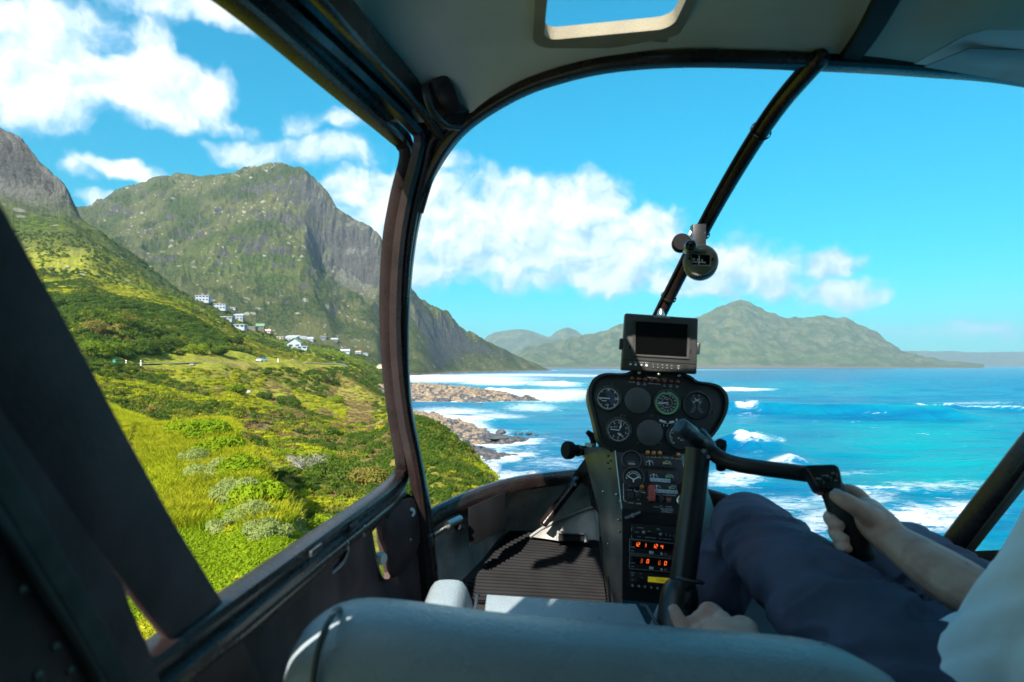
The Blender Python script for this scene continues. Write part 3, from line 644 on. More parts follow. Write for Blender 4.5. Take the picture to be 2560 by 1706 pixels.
def m_sea():
    m = bpy.data.materials.new('sea_water'); m.use_nodes = True; t = NT(m.node_tree); b = t.n['Principled BSDF']
    pos = t.new('ShaderNodeNewGeometry').outputs['Position']
    def A(n): a = t.new('ShaderNodeAttribute'); a.attribute_name = n; return a.outputs['Fac']
    foam, turq, far = A('foam'), A('turq'), A('far')
    s1 = t.map(pos, (.035, .11, .03)); s2 = t.map(pos, (.25, .8, .3))
    nb = t.noise(s1, 1.0, 4, .55)
    deep = t.mix(t.ss(nb, .3, .7), (.0, .085, .195), (.0, .145, .235))
    colr = t.mix(t.math('ADD', t.math('MULTIPLY', turq, .85), t.math('MULTIPLY', t.math('SUBTRACT', nb, .5), .5), clamp=True), deep, (.0, .225, .25))
    colr = t.mix(far, colr, (.0, .105, .20))
    n1 = t.noise(t.map(pos, (.30, .62, .5)), 1.0, 8, .68, .8); n2 = t.noise(s2, 1.0, 6, .7, 1.2)
    lace = t.math('SUBTRACT', 1.0, t.math('MULTIPLY', t.math('ABSOLUTE', t.math('SUBTRACT', n2, .5)), 13.0), clamp=True)
    lace2 = t.math('SUBTRACT', 1.0, t.math('MULTIPLY', t.math('ABSOLUTE', t.math('SUBTRACT', n1, .5)), 12.0), clamp=True)
    fm = t.math('ADD', foam, t.math('MULTIPLY', t.math('SUBTRACT', n1, .5), 1.35))
    solid = t.ss(fm, .66, .92)
    l = t.math('MULTIPLY', t.math('MAXIMUM', lace, lace2), t.ss(fm, .24, .66))
    caps = t.math('MULTIPLY', t.ss(t.noise(t.map(pos, (.05, .28, .1)), 1.0, 6, .72), .665, .72), t.math('SUBTRACT', .75, t.math('MULTIPLY', far, .3)))
    fo = t.math('MAXIMUM', t.math('MAXIMUM', solid, t.math('MULTIPLY', l, .8)), caps)
    colr = t.mix(fo, colr, (.80, .84, .86))
    t.put(b.inputs['Base Color'], colr)
    t.put(b.inputs['Roughness'], t.math('ADD', .22, t.math('MULTIPLY', fo, .6)))
    b.inputs['IOR'].default_value = 1.33; b.inputs['Specular IOR Level'].default_value = .1
    h = t.math('ADD', t.math('MULTIPLY', t.noise(t.map(pos, (.5, 1.3, 1)), 1.0, 6, .65), .45), t.math('MULTIPLY', fo, .12))
    bp = t.new('ShaderNodeBump'); bp.inputs['Strength'].default_value = .9; bp.inputs['Distance'].default_value = 1.0
    t.put(bp.inputs['Height'], h); t.l.new(bp.outputs[0], b.inputs['Normal'])
    return m
M_SEA = m_sea()
me = mesh_np('sea', np.stack([WX, WY, sz], -1).reshape(-1, 3), gridfaces(NSX, NSD))
attr(me, 'foam', foam); attr(me, 'turq', np.clip(turq, -.6, 1)); attr(me, 'far', sstep(SD, 380, 900)*(1-.5*sstep(turq, .2, .6)))
tag(link('sea', me, M_SEA), kind='structure')
b_ = MB(); b_.grid([[V((x, y, SEA-.6)) for x in (-2.0, 300, 9000)] for y in (-9000, -300, 8.9)])
tag(b_.build('open_sea', M_SEA), kind='structure')

# spray thrown up by the breaking crests: many small drops
def spray(name, px0, px1, D, z0, hgt, n, lean, label):
    r = np.random.default_rng(int(px0)); u = r.random(n)**.8; px = px0+(px1-px0)*u
    hh = hgt*(1-.75*u)*r.random(n)**1.7*(.6+.4*np.sin(u*3.1))
    x = (px-CX)/F*D+r.normal(0, .35, n)+lean*hh; y = D+r.normal(0, .6, n)+.4*hh; z = z0+hh
    s = (.03+.075*r.random(n)**2)*D/240*(1-.45*hh/hgt)
    c = np.stack([x, y, z], 1); vs = np.empty((n, 6, 3))
    dirs = np.array([[1,0,0],[-1,0,0],[0,1,0],[0,-1,0],[0,0,1],[0,0,-1]])
    for k in range(6): vs[:, k] = c+dirs[k]*s[:, None]
    f = np.array([[0,2,4],[2,1,4],[1,3,4],[3,0,4],[2,0,5],[1,2,5],[3,1,5],[0,3,5]])
    me = mesh_np(name, vs.reshape(-1, 3), (f[None]+6*np.arange(n)[:, None, None]).reshape(-1, 3))
    o = link(name, me, mat('spray_white', (.86, .9, .92), .8, var=.02)); tag(o, label, 'spray', kind='stuff')
spray('wave_spray', 1842, 1935, 238, SEA+1.4, 4.6, 1700, .6, 'white spray blown off the crest of the farther breaking wave')
spray('wave_spray', 1835, 1960, 136, SEA+1.2, 3.2, 900, .5, 'thin spray mist above the nearer breaking wave beside the panel')
# ================================================================== VEGETATION
def leaf_mat(name, c1, c2, c3=None, trans=.25):
    m = bpy.data.materials.new(name); m.use_nodes = True; t = NT(m.node_tree); b = t.n['Principled BSDF']
    oi = t.new('ShaderNodeObjectInfo'); pos = t.new('ShaderNodeNewGeometry').outputs['Position']
    f = t.math('ADD', t.math('MULTIPLY', oi.outputs['Random'], .5), t.math('MULTIPLY', t.noise(pos, 1.1, 3), .6), clamp=True)
    c = t.mix(f, c1, c2)
    if c3: c = t.mix(t.ss(t.noise(pos, .16, 3), .5, .64), c, c3)
    t.put(b.inputs['Base Color'], c); b.inputs['Roughness'].default_value = .7; b.inputs['Specular IOR Level'].default_value = .06
    tr = t.new('ShaderNodeBsdfTranslucent'); t.put(tr.inputs[0], t.mix(1.0, c, (1.3, 1.3, .6), 'MULTIPLY'))
    mx = t.new('ShaderNodeMixShader'); mx.inputs[0].default_value = trans
    t.l.new(b.outputs[0], mx.inputs[1]); t.l.new(tr.outputs[0], mx.inputs[2])
    t.l.new(mx.outputs[0], t.n['Material Output'].inputs[0]); return m
L_LUSH = leaf_mat('leaf_lush', (.085, .16, .004), (.22, .28, .008))
L_YELLOW = leaf_mat('leaf_yellow', (.17, .21, .006), (.40, .36, .02), (.30, .32, .012))
L_SILVER = leaf_mat('leaf_silver', (.16, .20, .05), (.27, .31, .10))
L_SCRUB = leaf_mat('leaf_scrub', (.055, .078, .010), (.17, .17, .018), (.21, .17, .04))
L_DARK = leaf_mat('leaf_dark', (.026, .056, .008), (.080, .125, .014))
L_HILL = leaf_mat('leaf_hill', (.040, .072, .010), (.145, .175, .018), (.17, .155, .03))
L_MID = leaf_mat('leaf_mid', (.080, .135, .008), (.20, .25, .012))
L_DRY = leaf_mat('leaf_dry', (.12, .085, .035), (.26, .18, .075), (.18, .15, .05))
M_WOOD = mat('bush_wood', (.10, .075, .05), .9, bump=.004)
M_DEAD = mat('dead_wood', (.33, .30, .27), .9)

def blob_leaves(n, size, blobs, seed, aspect=1.7, up=.25, flat=.75):
    """leaf quads spread over the outer shell of a cluster of lobes; unit-ish crown"""
    r = np.random.default_rng(seed); B = np.array(blobs, float); w = B[:, 3]**2; w /= w.sum()
    k = r.choice(len(B), n*2, p=w); d = r.normal(size=(n*2, 3)); d /= np.linalg.norm(d, axis=1)[:, None]
    rad = B[k, 3]*(1-.38*r.random(n*2)**2.2); p = B[k, :3]+d*rad[:, None]*np.array([1, 1, flat])
    inside = np.zeros(n*2, bool)
    for j in range(len(B)):
        q = (p-B[j, :3])/np.array([1, 1, flat]); inside |= (np.linalg.norm(q, axis=1) < B[j, 3]*.62)
    ok = (~inside) & (p[:, 2] > -.03); p, d = p[ok][:n], d[ok][:n]; n = len(p)
    nr = d+r.normal(0, .55, (n, 3)); nr[:, 2] += up; nr /= np.linalg.norm(nr, axis=1)[:, None]
    a = np.cross(nr, r.normal(size=(n, 3))); a /= np.linalg.norm(a, axis=1)[:, None]; b = np.cross(nr, a)
    s = size*(.6+.8*r.random(n))[:, None]
    vs = np.stack([p-a*s*aspect, p-b*s*.55, p+a*s*aspect, p+b*s*.55], 1).reshape(-1, 3)
    return vs, np.arange(4*n).reshape(-1, 4)
def lobes(n, seed, spread=.55, r0=.45, tall=.5):
    r = random.Random(seed); out = [(0, 0, .25*tall/.5, r0*1.2)]
    for i in range(n):
        a = r.uniform(0, 6.283); d = r.uniform(.3, 1)*spread
        out.append((d*math.cos(a), d*math.sin(a), r.uniform(.1, tall), r0*r.uniform(.55, 1)))
    return out
def template(name, n, size, lob, material, seed, **kw):
    vs, fs = blob_leaves(n, size, lob, seed, **kw); me = mesh_np(name, vs, fs, False); me.materials.append(material)
    return bpy.data.objects.new(name, me)         # only ever used as instances, not linked itself
def tuft(name, nb, h, w, material, seed):
    r = np.random.default_rng(seed); vs = []; fs = []
    for i in range(nb):
        a = r.uniform(0, 6.283); b = r.uniform(0, 1)**.6*w*.5; l = h*r.uniform(.5, 1.1); lean = r.uniform(.1, .65)*l
        x, y = b*math.cos(a), b*math.sin(a); dx, dy = math.cos(a+r.normal(0, .5)), math.sin(a+r.normal(0, .5)); ww = .006+.006*r.random()
        k = len(vs); ex, ey = -dy*ww, dx*ww
        vs += [(x-ex, y-ey, 0), (x+ex, y+ey, 0), (x+dx*lean*.35+ex*.8, y+dy*lean*.35+ey*.8, l*.6), (x+dx*lean*.35-ex*.8, y+dy*lean*.35-ey*.8, l*.6), (x+dx*lean, y+dy*lean, l*.95), (x+dx*lean*1.02, y+dy*lean*1.02, l*.93)]
        fs += [(k, k+1, k+2, k+3), (k+3, k+2, k+4, k+5)]
    me = mesh_np(name, vs, fs, False); me.materials.append(material); return bpy.data.objects.new(name, me)

def scatter(name, pts, rot, scl, templates, pick, label, cat):
    me = bpy.data.meshes.new(name); n = len(pts)
    me.vertices.add(n); me.vertices.foreach_set('co', np.asarray(pts, np.float32).ravel())
    attr(me, 'turn', rot); attr(me, 'size', scl); attr(me, 'kind_no', pick); me.update()
    o = bpy.data.objects.new(name, me); COL.objects.link(o)
    g = bpy.data.node_groups.new(name, 'GeometryNodeTree')
    g.interface.new_socket('Geometry', in_out='INPUT', socket_type='NodeSocketGeometry'); g.interface.new_socket('Geometry', in_out='OUTPUT', socket_type='NodeSocketGeometry')
    gi, go = g.nodes.new('NodeGroupInput'), g.nodes.new('NodeGroupOutput')
    ip = g.nodes.new('GeometryNodeInstanceOnPoints'); jn = g.nodes.new('GeometryNodeJoinGeometry')
    for tp in reversed(templates):
        oi = g.nodes.new('GeometryNodeObjectInfo'); oi.inputs['Object'].default_value = tp; oi.inputs['As Instance'].default_value = True
        g.links.new(oi.outputs['Geometry'], jn.inputs[0])
    def na(nm):
        a = g.nodes.new('GeometryNodeInputNamedAttribute'); a.data_type = 'FLOAT'; a.inputs['Name'].default_value = nm; return a.outputs['Attribute']
    cr = g.nodes.new('ShaderNodeCombineXYZ'); g.links.new(na('turn'), cr.inputs[2])
    e2r = g.nodes.new('FunctionNodeEulerToRotation'); g.links.new(cr.outputs[0], e2r.inputs[0])
    g.links.new(gi.outputs[0], ip.inputs['Points']); g.links.new(jn.outputs[0], ip.inputs['Instance'])
    ip.inputs['Pick Instance'].default_value = True; g.links.new(na('kind_no'), ip.inputs['Instance Index'])
    g.links.new(e2r.outputs[0], ip.inputs['Rotation']); g.links.new(na('size'), ip.inputs['Scale'])
    g.links.new(ip.outputs[0], go.inputs[0])
    md = o.modifiers.new('scatter', 'NODES'); md.node_group = g
    return tag(o, label, cat, kind='stuff')

def sample(n, px0, px1, D0, D1, seed, test=None):
    """points spread evenly over the ground between two distances, kept where they can be seen"""
    r = np.random.default_rng(seed); px = r.uniform(px0, px1, n); D = np.sqrt(r.uniform(D0*D0, D1*D1, n))
    z = zat(px, D); row = HY-z/D*F
    ok = np.ones(n, bool) if test is None else test(px, D, z, row)
    px, D, z = px[ok], D[ok], z[ok]
    return np.stack([(px-CX)/F*D, D, z], 1), px, D
def bank(px, D):     # right-hand brow of the near bank
    return px < np.interp(D, [5, 10, 13.5, 16, 24, 34, 45], [900, 840, 770, 705, 620, 555, 480])

t_ground = [template('groundcover_a', 260, .034, [(0,0,.02,.36),(.25,.1,.0,.28),(-.2,.2,.02,.25)], L_YELLOW, 1, flat=.5),
            template('groundcover_b', 260, .034, [(0,0,.02,.36),(.2,-.2,.0,.28)], L_LUSH, 2, flat=.55)]
pts, px, D = sample(36000, 150, 900, 7.6, 24, 5, lambda p, d, z, row: bank(p, d) & (row > 1040) & ~((np.abs(p-330) < 20) & (np.abs(d-26) < 6)) & ~((p < 440) & (d < 11) & (vnoise(p/30, d*2.0, 4) > -.05)))
sel = RNG.random(len(pts)); n_ = len(pts)
scatter('ground_cover', pts-np.array([0,0,.03]), RNG.uniform(0, 6.28, n_), RNG.uniform(.55, 1.15, n_)*np.where(D < 15, .62, .85), t_ground, (vnoise(pts[:, 0]*.7, pts[:, 1]*.7, 8) > -.02).astype(float), 'low yellow green ground cover carpeting the bank below the door', 'ground cover')
t_grass = [tuft('grass_a', 70, .42, .5, L_YELLOW, 11), tuft('grass_b', 70, .34, .5, L_LUSH, 12)]
pts, px, D = sample(16000, 140, 760, 12.5, 50, 6, lambda p, d, z, row: bank(p, d) & (row < 1330) & (vnoise(p/60, d/4, 14) > -.22) & ~((np.abs(p-330) < 22) & (np.abs(d-26) < 7)))
n_ = len(pts)
scatter('grass', pts, RNG.uniform(0, 6.28, n_), RNG.uniform(.6, 1.35, n_), t_grass, (RNG.random(n_) > .62).astype(float), 'long bright yellow grass on the bank behind the dark door post', 'grass')
# low scrub over the middle slopes
t_scrub = [template('scrub_a', 240, .075, lobes(5, 3, .5, .4, .35), L_SCRUB, 21, flat=.7), template('scrub_b', 220, .075, lobes(6, 4, .6, .34, .3), L_MID, 22, flat=.6),
           template('scrub_c', 240, .075, lobes(4, 5, .45, .42, .45), L_DARK, 23), template('scrub_d', 180, .07, lobes(5, 6, .55, .36, .3), L_YELLOW, 24, flat=.55), template('scrub_e', 160, .06, lobes(5, 7, .55, .34, .25), L_DRY, 25, flat=.5)]
pts, px, D = sample(30000, 150, 1330, 22, 125, 7, lambda p, d, z, row: (~bank(p, d) | (d > 48)) & (z > -16.2) & (fbm(p/45, d/9, 3, 44) > -.33))
n_ = len(pts); pk = vnoise(pts[:, 0]/9, pts[:, 1]/9, 31)+RNG.normal(0, .16, n_)
lushspot = np.exp(-((px-620)/140)**2-((HY-pts[:, 2]/D*F-1000)/34)**2)
pick = np.where(lushspot+RNG.normal(0, .2, n_) > .5, 3, np.where(pk < -.12, 2, np.where(pk < .08, 0, np.where(pk < .22, 1, 3))))
dryspot = fbm(px/90, D/14, 3, 61); pick = np.where((dryspot > .06) & (px > 430) & (px < 985) & (lushspot < .4) & (RNG.random(n_) < .8), 4, pick)
scatter('scrub', pts-np.array([0,0,.06]), RNG.uniform(0, 6.28, n_), (.35+.75*RNG.random(n_)**2)*np.clip(D/60, .7, 1.25), t_scrub, pick.astype(float), 'mixed green and brown scrub over the slopes between road and rocks', 'scrub')
pts, px, D = sample(26000, 100, 1000, 110, 330, 17, lambda p, d, z, row: (z > -15) & ((z < -.9) | (d > np.interp(p, [0,205,300,420,550,690,760,850], [118,120,140,172,198,232,262,300]))) & (p > 60) & ~((z > -.5) & (p > 880)))
n_ = len(pts); pk = vnoise(pts[:, 0]/22, pts[:, 1]/22, 35)+RNG.normal(0, .15, n_)
above = pts[:, 2] > .4
pick = np.where(pk < -.08, 2, np.where(pk < .08, 0, np.where(pk < .2, 1, 3)))
pick = np.where((pts[:, 2] < -.9) & (fbm(px/70, D/30, 3, 66) > .08), 4, pick)
pick = np.where(above & (D < 230) & (px < 640), np.where(pk < .02, 2, np.where(pk < .14, 0, 1)), pick)
pick = np.where(above & (D > 230) & (px > 560), np.where(pk < -.1, 0, np.where(pk < .1, 1, 3)), pick)
tall = np.where(above & (D < 250) & (px < 620), 2.5, 1.15)
scatter('hillside_scrub', pts-np.array([0,0,.1]), RNG.uniform(0, 6.28, n_), (.5+.8*RNG.random(n_)**2)*tall, t_scrub, pick.astype(float), 'dense dark bush covering the hillside above and below the coast road', 'scrub')
t_far = [template('farbush_a', 70, .17, lobes(3, 13, .4, .45, .4), L_HILL, 31), template('farbush_b', 60, .17, lobes(3, 14, .5, .4, .3), L_MID, 32), template('farbush_c', 70, .17, lobes(3, 15, .4, .5, .5), L_DARK, 33)]
pts, px, D = sample(42000, -40, 1000, 320, 860, 19, lambda p, d, z, row: (z > -13) & (fbm(p/30, d/40, 3, 48) > -.28) & (row > 575) & (RNG.random(len(p)) < np.where(p < 420, .5, .85)))
n_ = len(pts); pk = vnoise(pts[:, 0]/60, pts[:, 1]/60, 37)+RNG.normal(0, .16, n_)
pick = np.where(pk < -.15, 2, np.where(pk < .08, 0, 1))
scatter('distant_scrub', pts-np.array([0,0,.2]), RNG.uniform(0, 6.28, n_), (.7+1.5*RNG.random(n_)**2.5)*np.where(D > 600, 1.5, 1.15), t_far, pick.astype(float), 'small dark bushes dotting the green ridge below the grey cliff', 'scrub')

def bush(name, px, py, w, h, material, label, group, seed, n=1500, leaf=.05, dmin=5, cat='bush', at=None, nl=9, aspect=1.7, flat=.8, spread=.6):
    p = at or hit(px, py, dmin); root = thing(name, p-V((0,0,.05)), label, cat, group)
    lb = [(x*w, y*w, z*h*1.3, r*min(w, h*1.5)) for x, y, z, r in lobes(nl, seed, spread, .42, .5)]
    vs, fs = blob_leaves(n, leaf, lb, seed, aspect=aspect, flat=flat)
    me = mesh_np('crown', vs+np.array(p), fs, False); link('crown', me, material, root)
    mb = MB(); r = random.Random(seed)
    for i in range(5):
        q = lb[1+i % (len(lb)-1)]
        mb.tube([p+V((q[0]*.1, q[1]*.1, -.1)), p+V((q[0]*.45, q[1]*.45, q[2]*.5)), p+V((q[0]*.9, q[1]*.9, q[2]))], [.035*w, .022*w, .008*w], 6)
    mb.build('trunk', M_WOOD, root)
    return root
# bright hedge along the brow of the near bank
hedge = [(470,1098,1.5,.8,'leafy bright green shrub at the far end of the bank brow'), (530,1105,1.5,1.0,'tallest bright green shrub on the corner of the bank brow'),
         (545,1150,1.2,.8,'bright green shrub just below the corner of the bank brow'), (590,1205,1.0,.7,'bright green shrub halfway down the bank brow, beside dry slope'), (640,1262,.8,.6,'bright green shrub low on the bank brow above silver shrubs')]
for i, (px, py, w, h, lab) in enumerate(hedge):
    bush('hedge_shrub', px, py, w, h, L_LUSH, lab, 'bright shrubs on the bank brow', 60+i, 2600, .05)
silver = [(490,1165,1.2,.6,'pale silvery shrub at the far end of the grass bank'), (545,1205,1.1,.6,'silver green shrub behind the tall yellow grass clump'), (590,1260,.9,.6,'silver grey shrub in the middle of the bank'),
          (630,1305,.75,.5,'silver shrub lower on the bank, right of yellow grass'), (670,1345,.6,.42,'silvery shrub near the foot of the bank'), (725,1335,.55,.42,'small silver shrub at the right edge of the bank'), (755,1362,.4,.36,'blue grey shrub nearest the door sill'), (560,1330,.5,.32,'dull silver shrub among ground cover, left of the others')]
for i, (px, py, w, h, lab) in enumerate(silver):
    bush('silver_shrub', px, py, w, h, L_SILVER, lab, 'silvery shrubs along the bank', 80+i, 6500, .019, aspect=2.4)
for i, (px, py, w, h, mt, lab) in enumerate([
    (860,1212,3.2,1.7,L_DARK,'wide dark green dome bush on the dry slope'), (930,1218,2.2,1.2,L_SCRUB,'dull grey green bush right of the dome bush, by the door post'),
    (800,1180,2.4,1.3,L_DARK,'dark bush behind the dome bush'), (700,1145,1.6,.8,L_MID,'low green bush left of the bleached twigs'),
    (720,1015,3.4,2.2,L_DARK,'dark rounded bush on the slope edge below the road'), (815,960,5.5,4.2,L_DARK,'tall dark bush cluster standing on the embankment shoulder'),
    (845,1010,3.6,2.2,L_MID,'green bush below the tall dark cluster on the slope'), (770,1350,.9,.5,L_MID,'fresh green bush above the door sill'), (810,1330,1.0,.5,L_LUSH,'bright green low bush right of the silver shrubs'),
    (590,985,3.0,2.2,L_MID,'round green bush under the road embankment'), (660,1000,2.2,1.5,L_DARK,'dark bush beside the rocks below the road')]):
    bush('slope_bush', px, py, w, h, mt, lab, 'bushes on the lower slope', 120+i, 2600, .06 if py > 1100 else .11)
for i, (px, py, w, h, mt, lab) in enumerate([(245,893,4.5,3.4,L_MID,'bright round bush beside the road next to the dark post'), (300,890,3.6,2.8,L_MID,'second bright round bush beside the road'), (490,888,4.2,3.0,L_MID,'bright round bush at the foot of the dark thicket'), (545,893,3.4,2.6,L_DARK,'dark bush at the right end of the thicket'),
    (225,840,5.0,4.0,L_SCRUB,'brownish tree crown above the round roadside bushes'), (310,815,5.0,4.0,L_SCRUB,'olive brown tree crown in the thicket above the road'), (420,870,4.5,3.4,L_DARK,'dark leafy tree in the middle of the roadside thicket'), (360,880,4.4,3.2,L_DARK,'dark tree left of centre in the roadside thicket'), (590,868,4.0,5.0,L_DARK,'upright dark tree closing the thicket on the right')]):
    bush('thicket_tree', px, py, w, h, mt, lab, 'trees in the roadside thicket', 160+i, 2600, .15, 118, 'tree')
# bleached dead shrub
p = hit(765, 1180); root = thing('dead_shrub', p, 'bleached grey leafless shrub beside the dark dome bush', 'shrub'); mb = MB(); rr = random.Random(5)
for i in range(46):
    a = rr.uniform(0, 6.28); l = rr.uniform(.7, 1.7); q = p+V((math.cos(a)*l*.9, math.sin(a)*l*.5, l*rr.uniform(.35, .8))); m_ = (p+q)/2+V((rr.uniform(-.2,.2), rr.uniform(-.2,.2), .15))
    mb.tube([p, m_, q], [.03, .02, .008], 5)
    for k in range(3): mb.tube([m_.lerp(q, k*.3), m_.lerp(q, k*.3)+V((rr.uniform(-.4,.4), rr.uniform(-.3,.3), rr.uniform(.1,.4)))], [.012, .005], 4)
mb.build('branches', M_DEAD, root)
# ================================================================== ROCKS, ROAD, HOUSES
def rock_mesh(name, seed, flat=.6, sub=2, ang=1.0):
    bm = bmesh.new(); bmesh.ops.create_icosphere(bm, subdivisions=sub, radius=1); r = random.Random(seed)
    planes = [(V((r.gauss(0,1), r.gauss(0,1), r.gauss(0,1))).normalized(), r.uniform(.55, .9)) for _ in range(9)]
    for v in bm.verts:
        for n, d in planes:
            k = v.co.dot(n)
            if k > d: v.co -= n*(k-d)*ang
        v.co.z *= flat; v.co += V((r.gauss(0,1), r.gauss(0,1), r.gauss(0,1)))*.03
    me = bpy.data.meshes.new(name); bm.to_mesh(me); bm.free(); return me
M_RTAN = mat('shore_rock_tan', (.28, .20, .13), .9, var=.3, nscale=1.3, bump=.05, bscale=4, col2=(.10, .075, .055))
M_RDARK = mat('shore_rock_dark', (.085, .080, .085), .6, var=.3, nscale=1.0, bump=.05, bscale=4, col2=(.03, .028, .03))
M_RGREY = mat('boulder_grey', (.36, .34, .31), .9, var=.3, nscale=1.2, bump=.04, bscale=5, col2=(.16, .15, .14))
rk_t, rk_d, rk_g = [rock_mesh('rock', 10+i, .55+.1*(i % 3)) for i in range(5)], [rock_mesh('rock', 30+i, .42+.08*(i % 3)) for i in range(5)], [rock_mesh('rock', 50+i, .7) for i in range(3)]
for l_, m_ in ((rk_t, M_RTAN), (rk_d, M_RDARK), (rk_g, M_RGREY)):
    for me in l_: me.materials.append(m_)
def rock(me, x, y, z, s, sy, sz_, rz, label, group, name='rock', tilt=(0, 0)):
    o = bpy.data.objects.new(name, me); COL.objects.link(o); o.location = (x, y, z); o.scale = (s, sy, sz_); o.rotation_euler = (*tilt, rz)
    return tag(o, label, 'rock', group)
rr = random.Random(3)
big = [  # px, py, half width px, material, label
 (1073,1053,11,'d','big dark boulder at the left head of the boulder beach'), (1138,1060,11,'d','dark boulder standing in the wash off the boulder beach'), (1168,1070,12,'d','peaked dark boulder at the seaward edge of the boulder beach'),
 (1212,1070,9,'d','low dark rock in the water right of the peaked boulder'), (1252,1078,14,'d','broad dark rock in the middle of the rocky spit'), (1321,1079,10,'d','tall dark rock standing alone near the spit end'), (1341,1082,6,'d','small dark rock just right of the tall lone rock'),
 (1288,1078,6,'d','small low rock left of the tall lone rock'), (1302,1079,7,'d','low rock touching the tall lone rock'), (1370,1083,5,'d','outermost small rock far right of the spit'), (1224,1082,9,'d','dark slab rock on the spit near the tan boulders'),
 (1240,1105,44,'d','long dark slab ridge lying along the lower spit'), (1290,1098,12,'d','dark slab at the seaward end of the long ridge'), (1310,1105,13,'d','dark rock in the water below the long ridge end'), (1340,1100,24,'d','flat dark reef at the right of the lower spit'), (1365,1096,16,'d','flat dark reef tip farthest right'), (1405,1100,8,'d','small dark rock off the reef tip'),
 (1388,1100,7,'d','tiny dark rock between reef and its outlier'), (1308,1112,9,'d','low dark rock under the reef'), (1345,1113,8,'d','low rock right below the reef'), (1190,1130,14,'d','dark rock below the long ridge near the grass'), (1217,1134,8,'d','dark rock right of it in the near water'),
 (1205,1140,13,'d','grey wet ledge at the grass edge'), (1272,1155,9,'d','dark rock alone in the near water, left of a pair'), (1294,1154,8,'d','dark rock alone in the near water, right of a pair'), (1330,1182,14,'g','grey boulder at the windscreen sill'), (1238,1182,13,'g','grey boulder at the foot of the grassy slope'), (1225,1196,10,'g','grey rock half hidden by the slope edge'),
 (1082,1030,9,'d','slanted dark rock in the cove between the two spits'), (1050,1032,16,'d','flat dark rock in the cove beside the door post'), (1245,979,7,'g','round tan boulder perched on the far spit'), (1320,987,10,'d','dark end block of the far spit'), (1295,990,16,'d','dark ledge of the far spit near its end'), (1270,1000,12,'d','slanted dark slab in front of the far spit'), (1293,1005,5,'d','small rock in the foam before the far spit'), (1360,1001,5,'d','small rock in the foam right of the far spit'),
 (1165,998,6,'g','pale boulder in the middle of the far spit'), (1047,995,9,'g','square pale rock by the grass of the far spit'), (1200,1008,9,'d','dark rock at the water line of the far spit'),
]
for i, (px, py, hw, k, lab) in enumerate(big):
    D = -SEA*F/(py+4-HY); h_ = hit(px, py+3)
    if h_.y < D*.97 and h_.z > -17.9: D = h_.y
    zz = max(float(zat(px, D)), SEA-.15); s = hw/F*D; hgt = s*(rr.uniform(.5, .8) if hw < 15 else .16)
    l_ = {'d': rk_d, 'g': rk_g, 't': rk_t}[k]
    rock(l_[i % len(l_)], (px-CX)/F*D, D, zz+hgt*.2, s, s*rr.uniform(.7, 1.2), hgt*1.6, rr.uniform(-.5, .5), lab, 'single rocks on the shore')
# boulder beach and ledges, too many to count
def strew(name, n, spit, tmpl, px0, px1, D0, D1, lo, hi, s0, s1, seed, label):
    r = np.random.default_rng(seed); px = r.uniform(px0, px1, n); D = r.uniform(D0, D1, n); z = zat(px, D); x = (px-CX)/F*D
    b = seg_bump(x, D, spit); ok = (z > lo) & (z < hi) & (b > -20.5); px, D, z, x = px[ok], D[ok], z[ok], x[ok]; n = len(px)
    ob = []
    for me in tmpl: ob.append(bpy.data.objects.new('rock_piece', me))
    scatter(name, np.stack([x, D, z], 1), r.uniform(0, 6.28, n), s0+(s1-s0)*r.random(n)**2.2, ob, r.integers(0, len(ob), n).astype(float), label, 'rocks')
strew('boulder_beach', 8000, SPIT1, rk_t+rk_d[:2], 930, 1215, 118, 215, -18.3, -13.5, .35, 1.25, 1, 'tan boulders heaped along the near beach under the grassy slope')
strew('dark_rocks', 2600, SPIT1, rk_d, 1120, 1360, 118, 175, -18.6, -15, .4, 1.5, 2, 'dark wet rocks scattered off the end of the near beach')
strew('dark_ledge_rocks', 1500, SPIT1B, rk_d, 1090, 1330, 105, 140, -18.6, -15, .35, 1.3, 3, 'dark wet ledge rocks in the water below the boulder beach')
strew('far_spit_rocks', 5200, SPIT2, rk_t[:3]+rk_d[:4], 930, 1345, 285, 400, -18.4, -12.6, .7, 3.0, 4, 'layered tan rocks along the far spit in the surf')
strew('far_spit_dark_rocks', 1600, SPIT2, rk_d, 1100, 1370, 280, 345, -18.7, -15.5, .8, 2.4, 5, 'dark wave washed rocks edging the far spit')
for i, (px, py, hw, lab) in enumerate([(170,678,7,'pale boulder on the hillside nearest the dark post'), (205,690,9,'flat pale boulder right of the nearest one on the hillside'), (232,738,5,'small pale boulder lower on the green hillside'), (440,1040,9,'grey rock in the dry grass below the road, right of two'), (385,1042,8,'grey rock in the dry grass below the road, left of two'), (620,988,12,'dark grey outcrop under the road embankment'), (480,915,9,'grey outcrop at the foot of the roadside thicket')]):
    q = hit(px, py, 20 if py > 900 else 110); s = hw/F*q.y
    rock(rk_g[i % 3], q.x, q.y, q.z+s*.1, s, s*.8, s*.75, i*1.3, lab, 'boulders on the hillside')

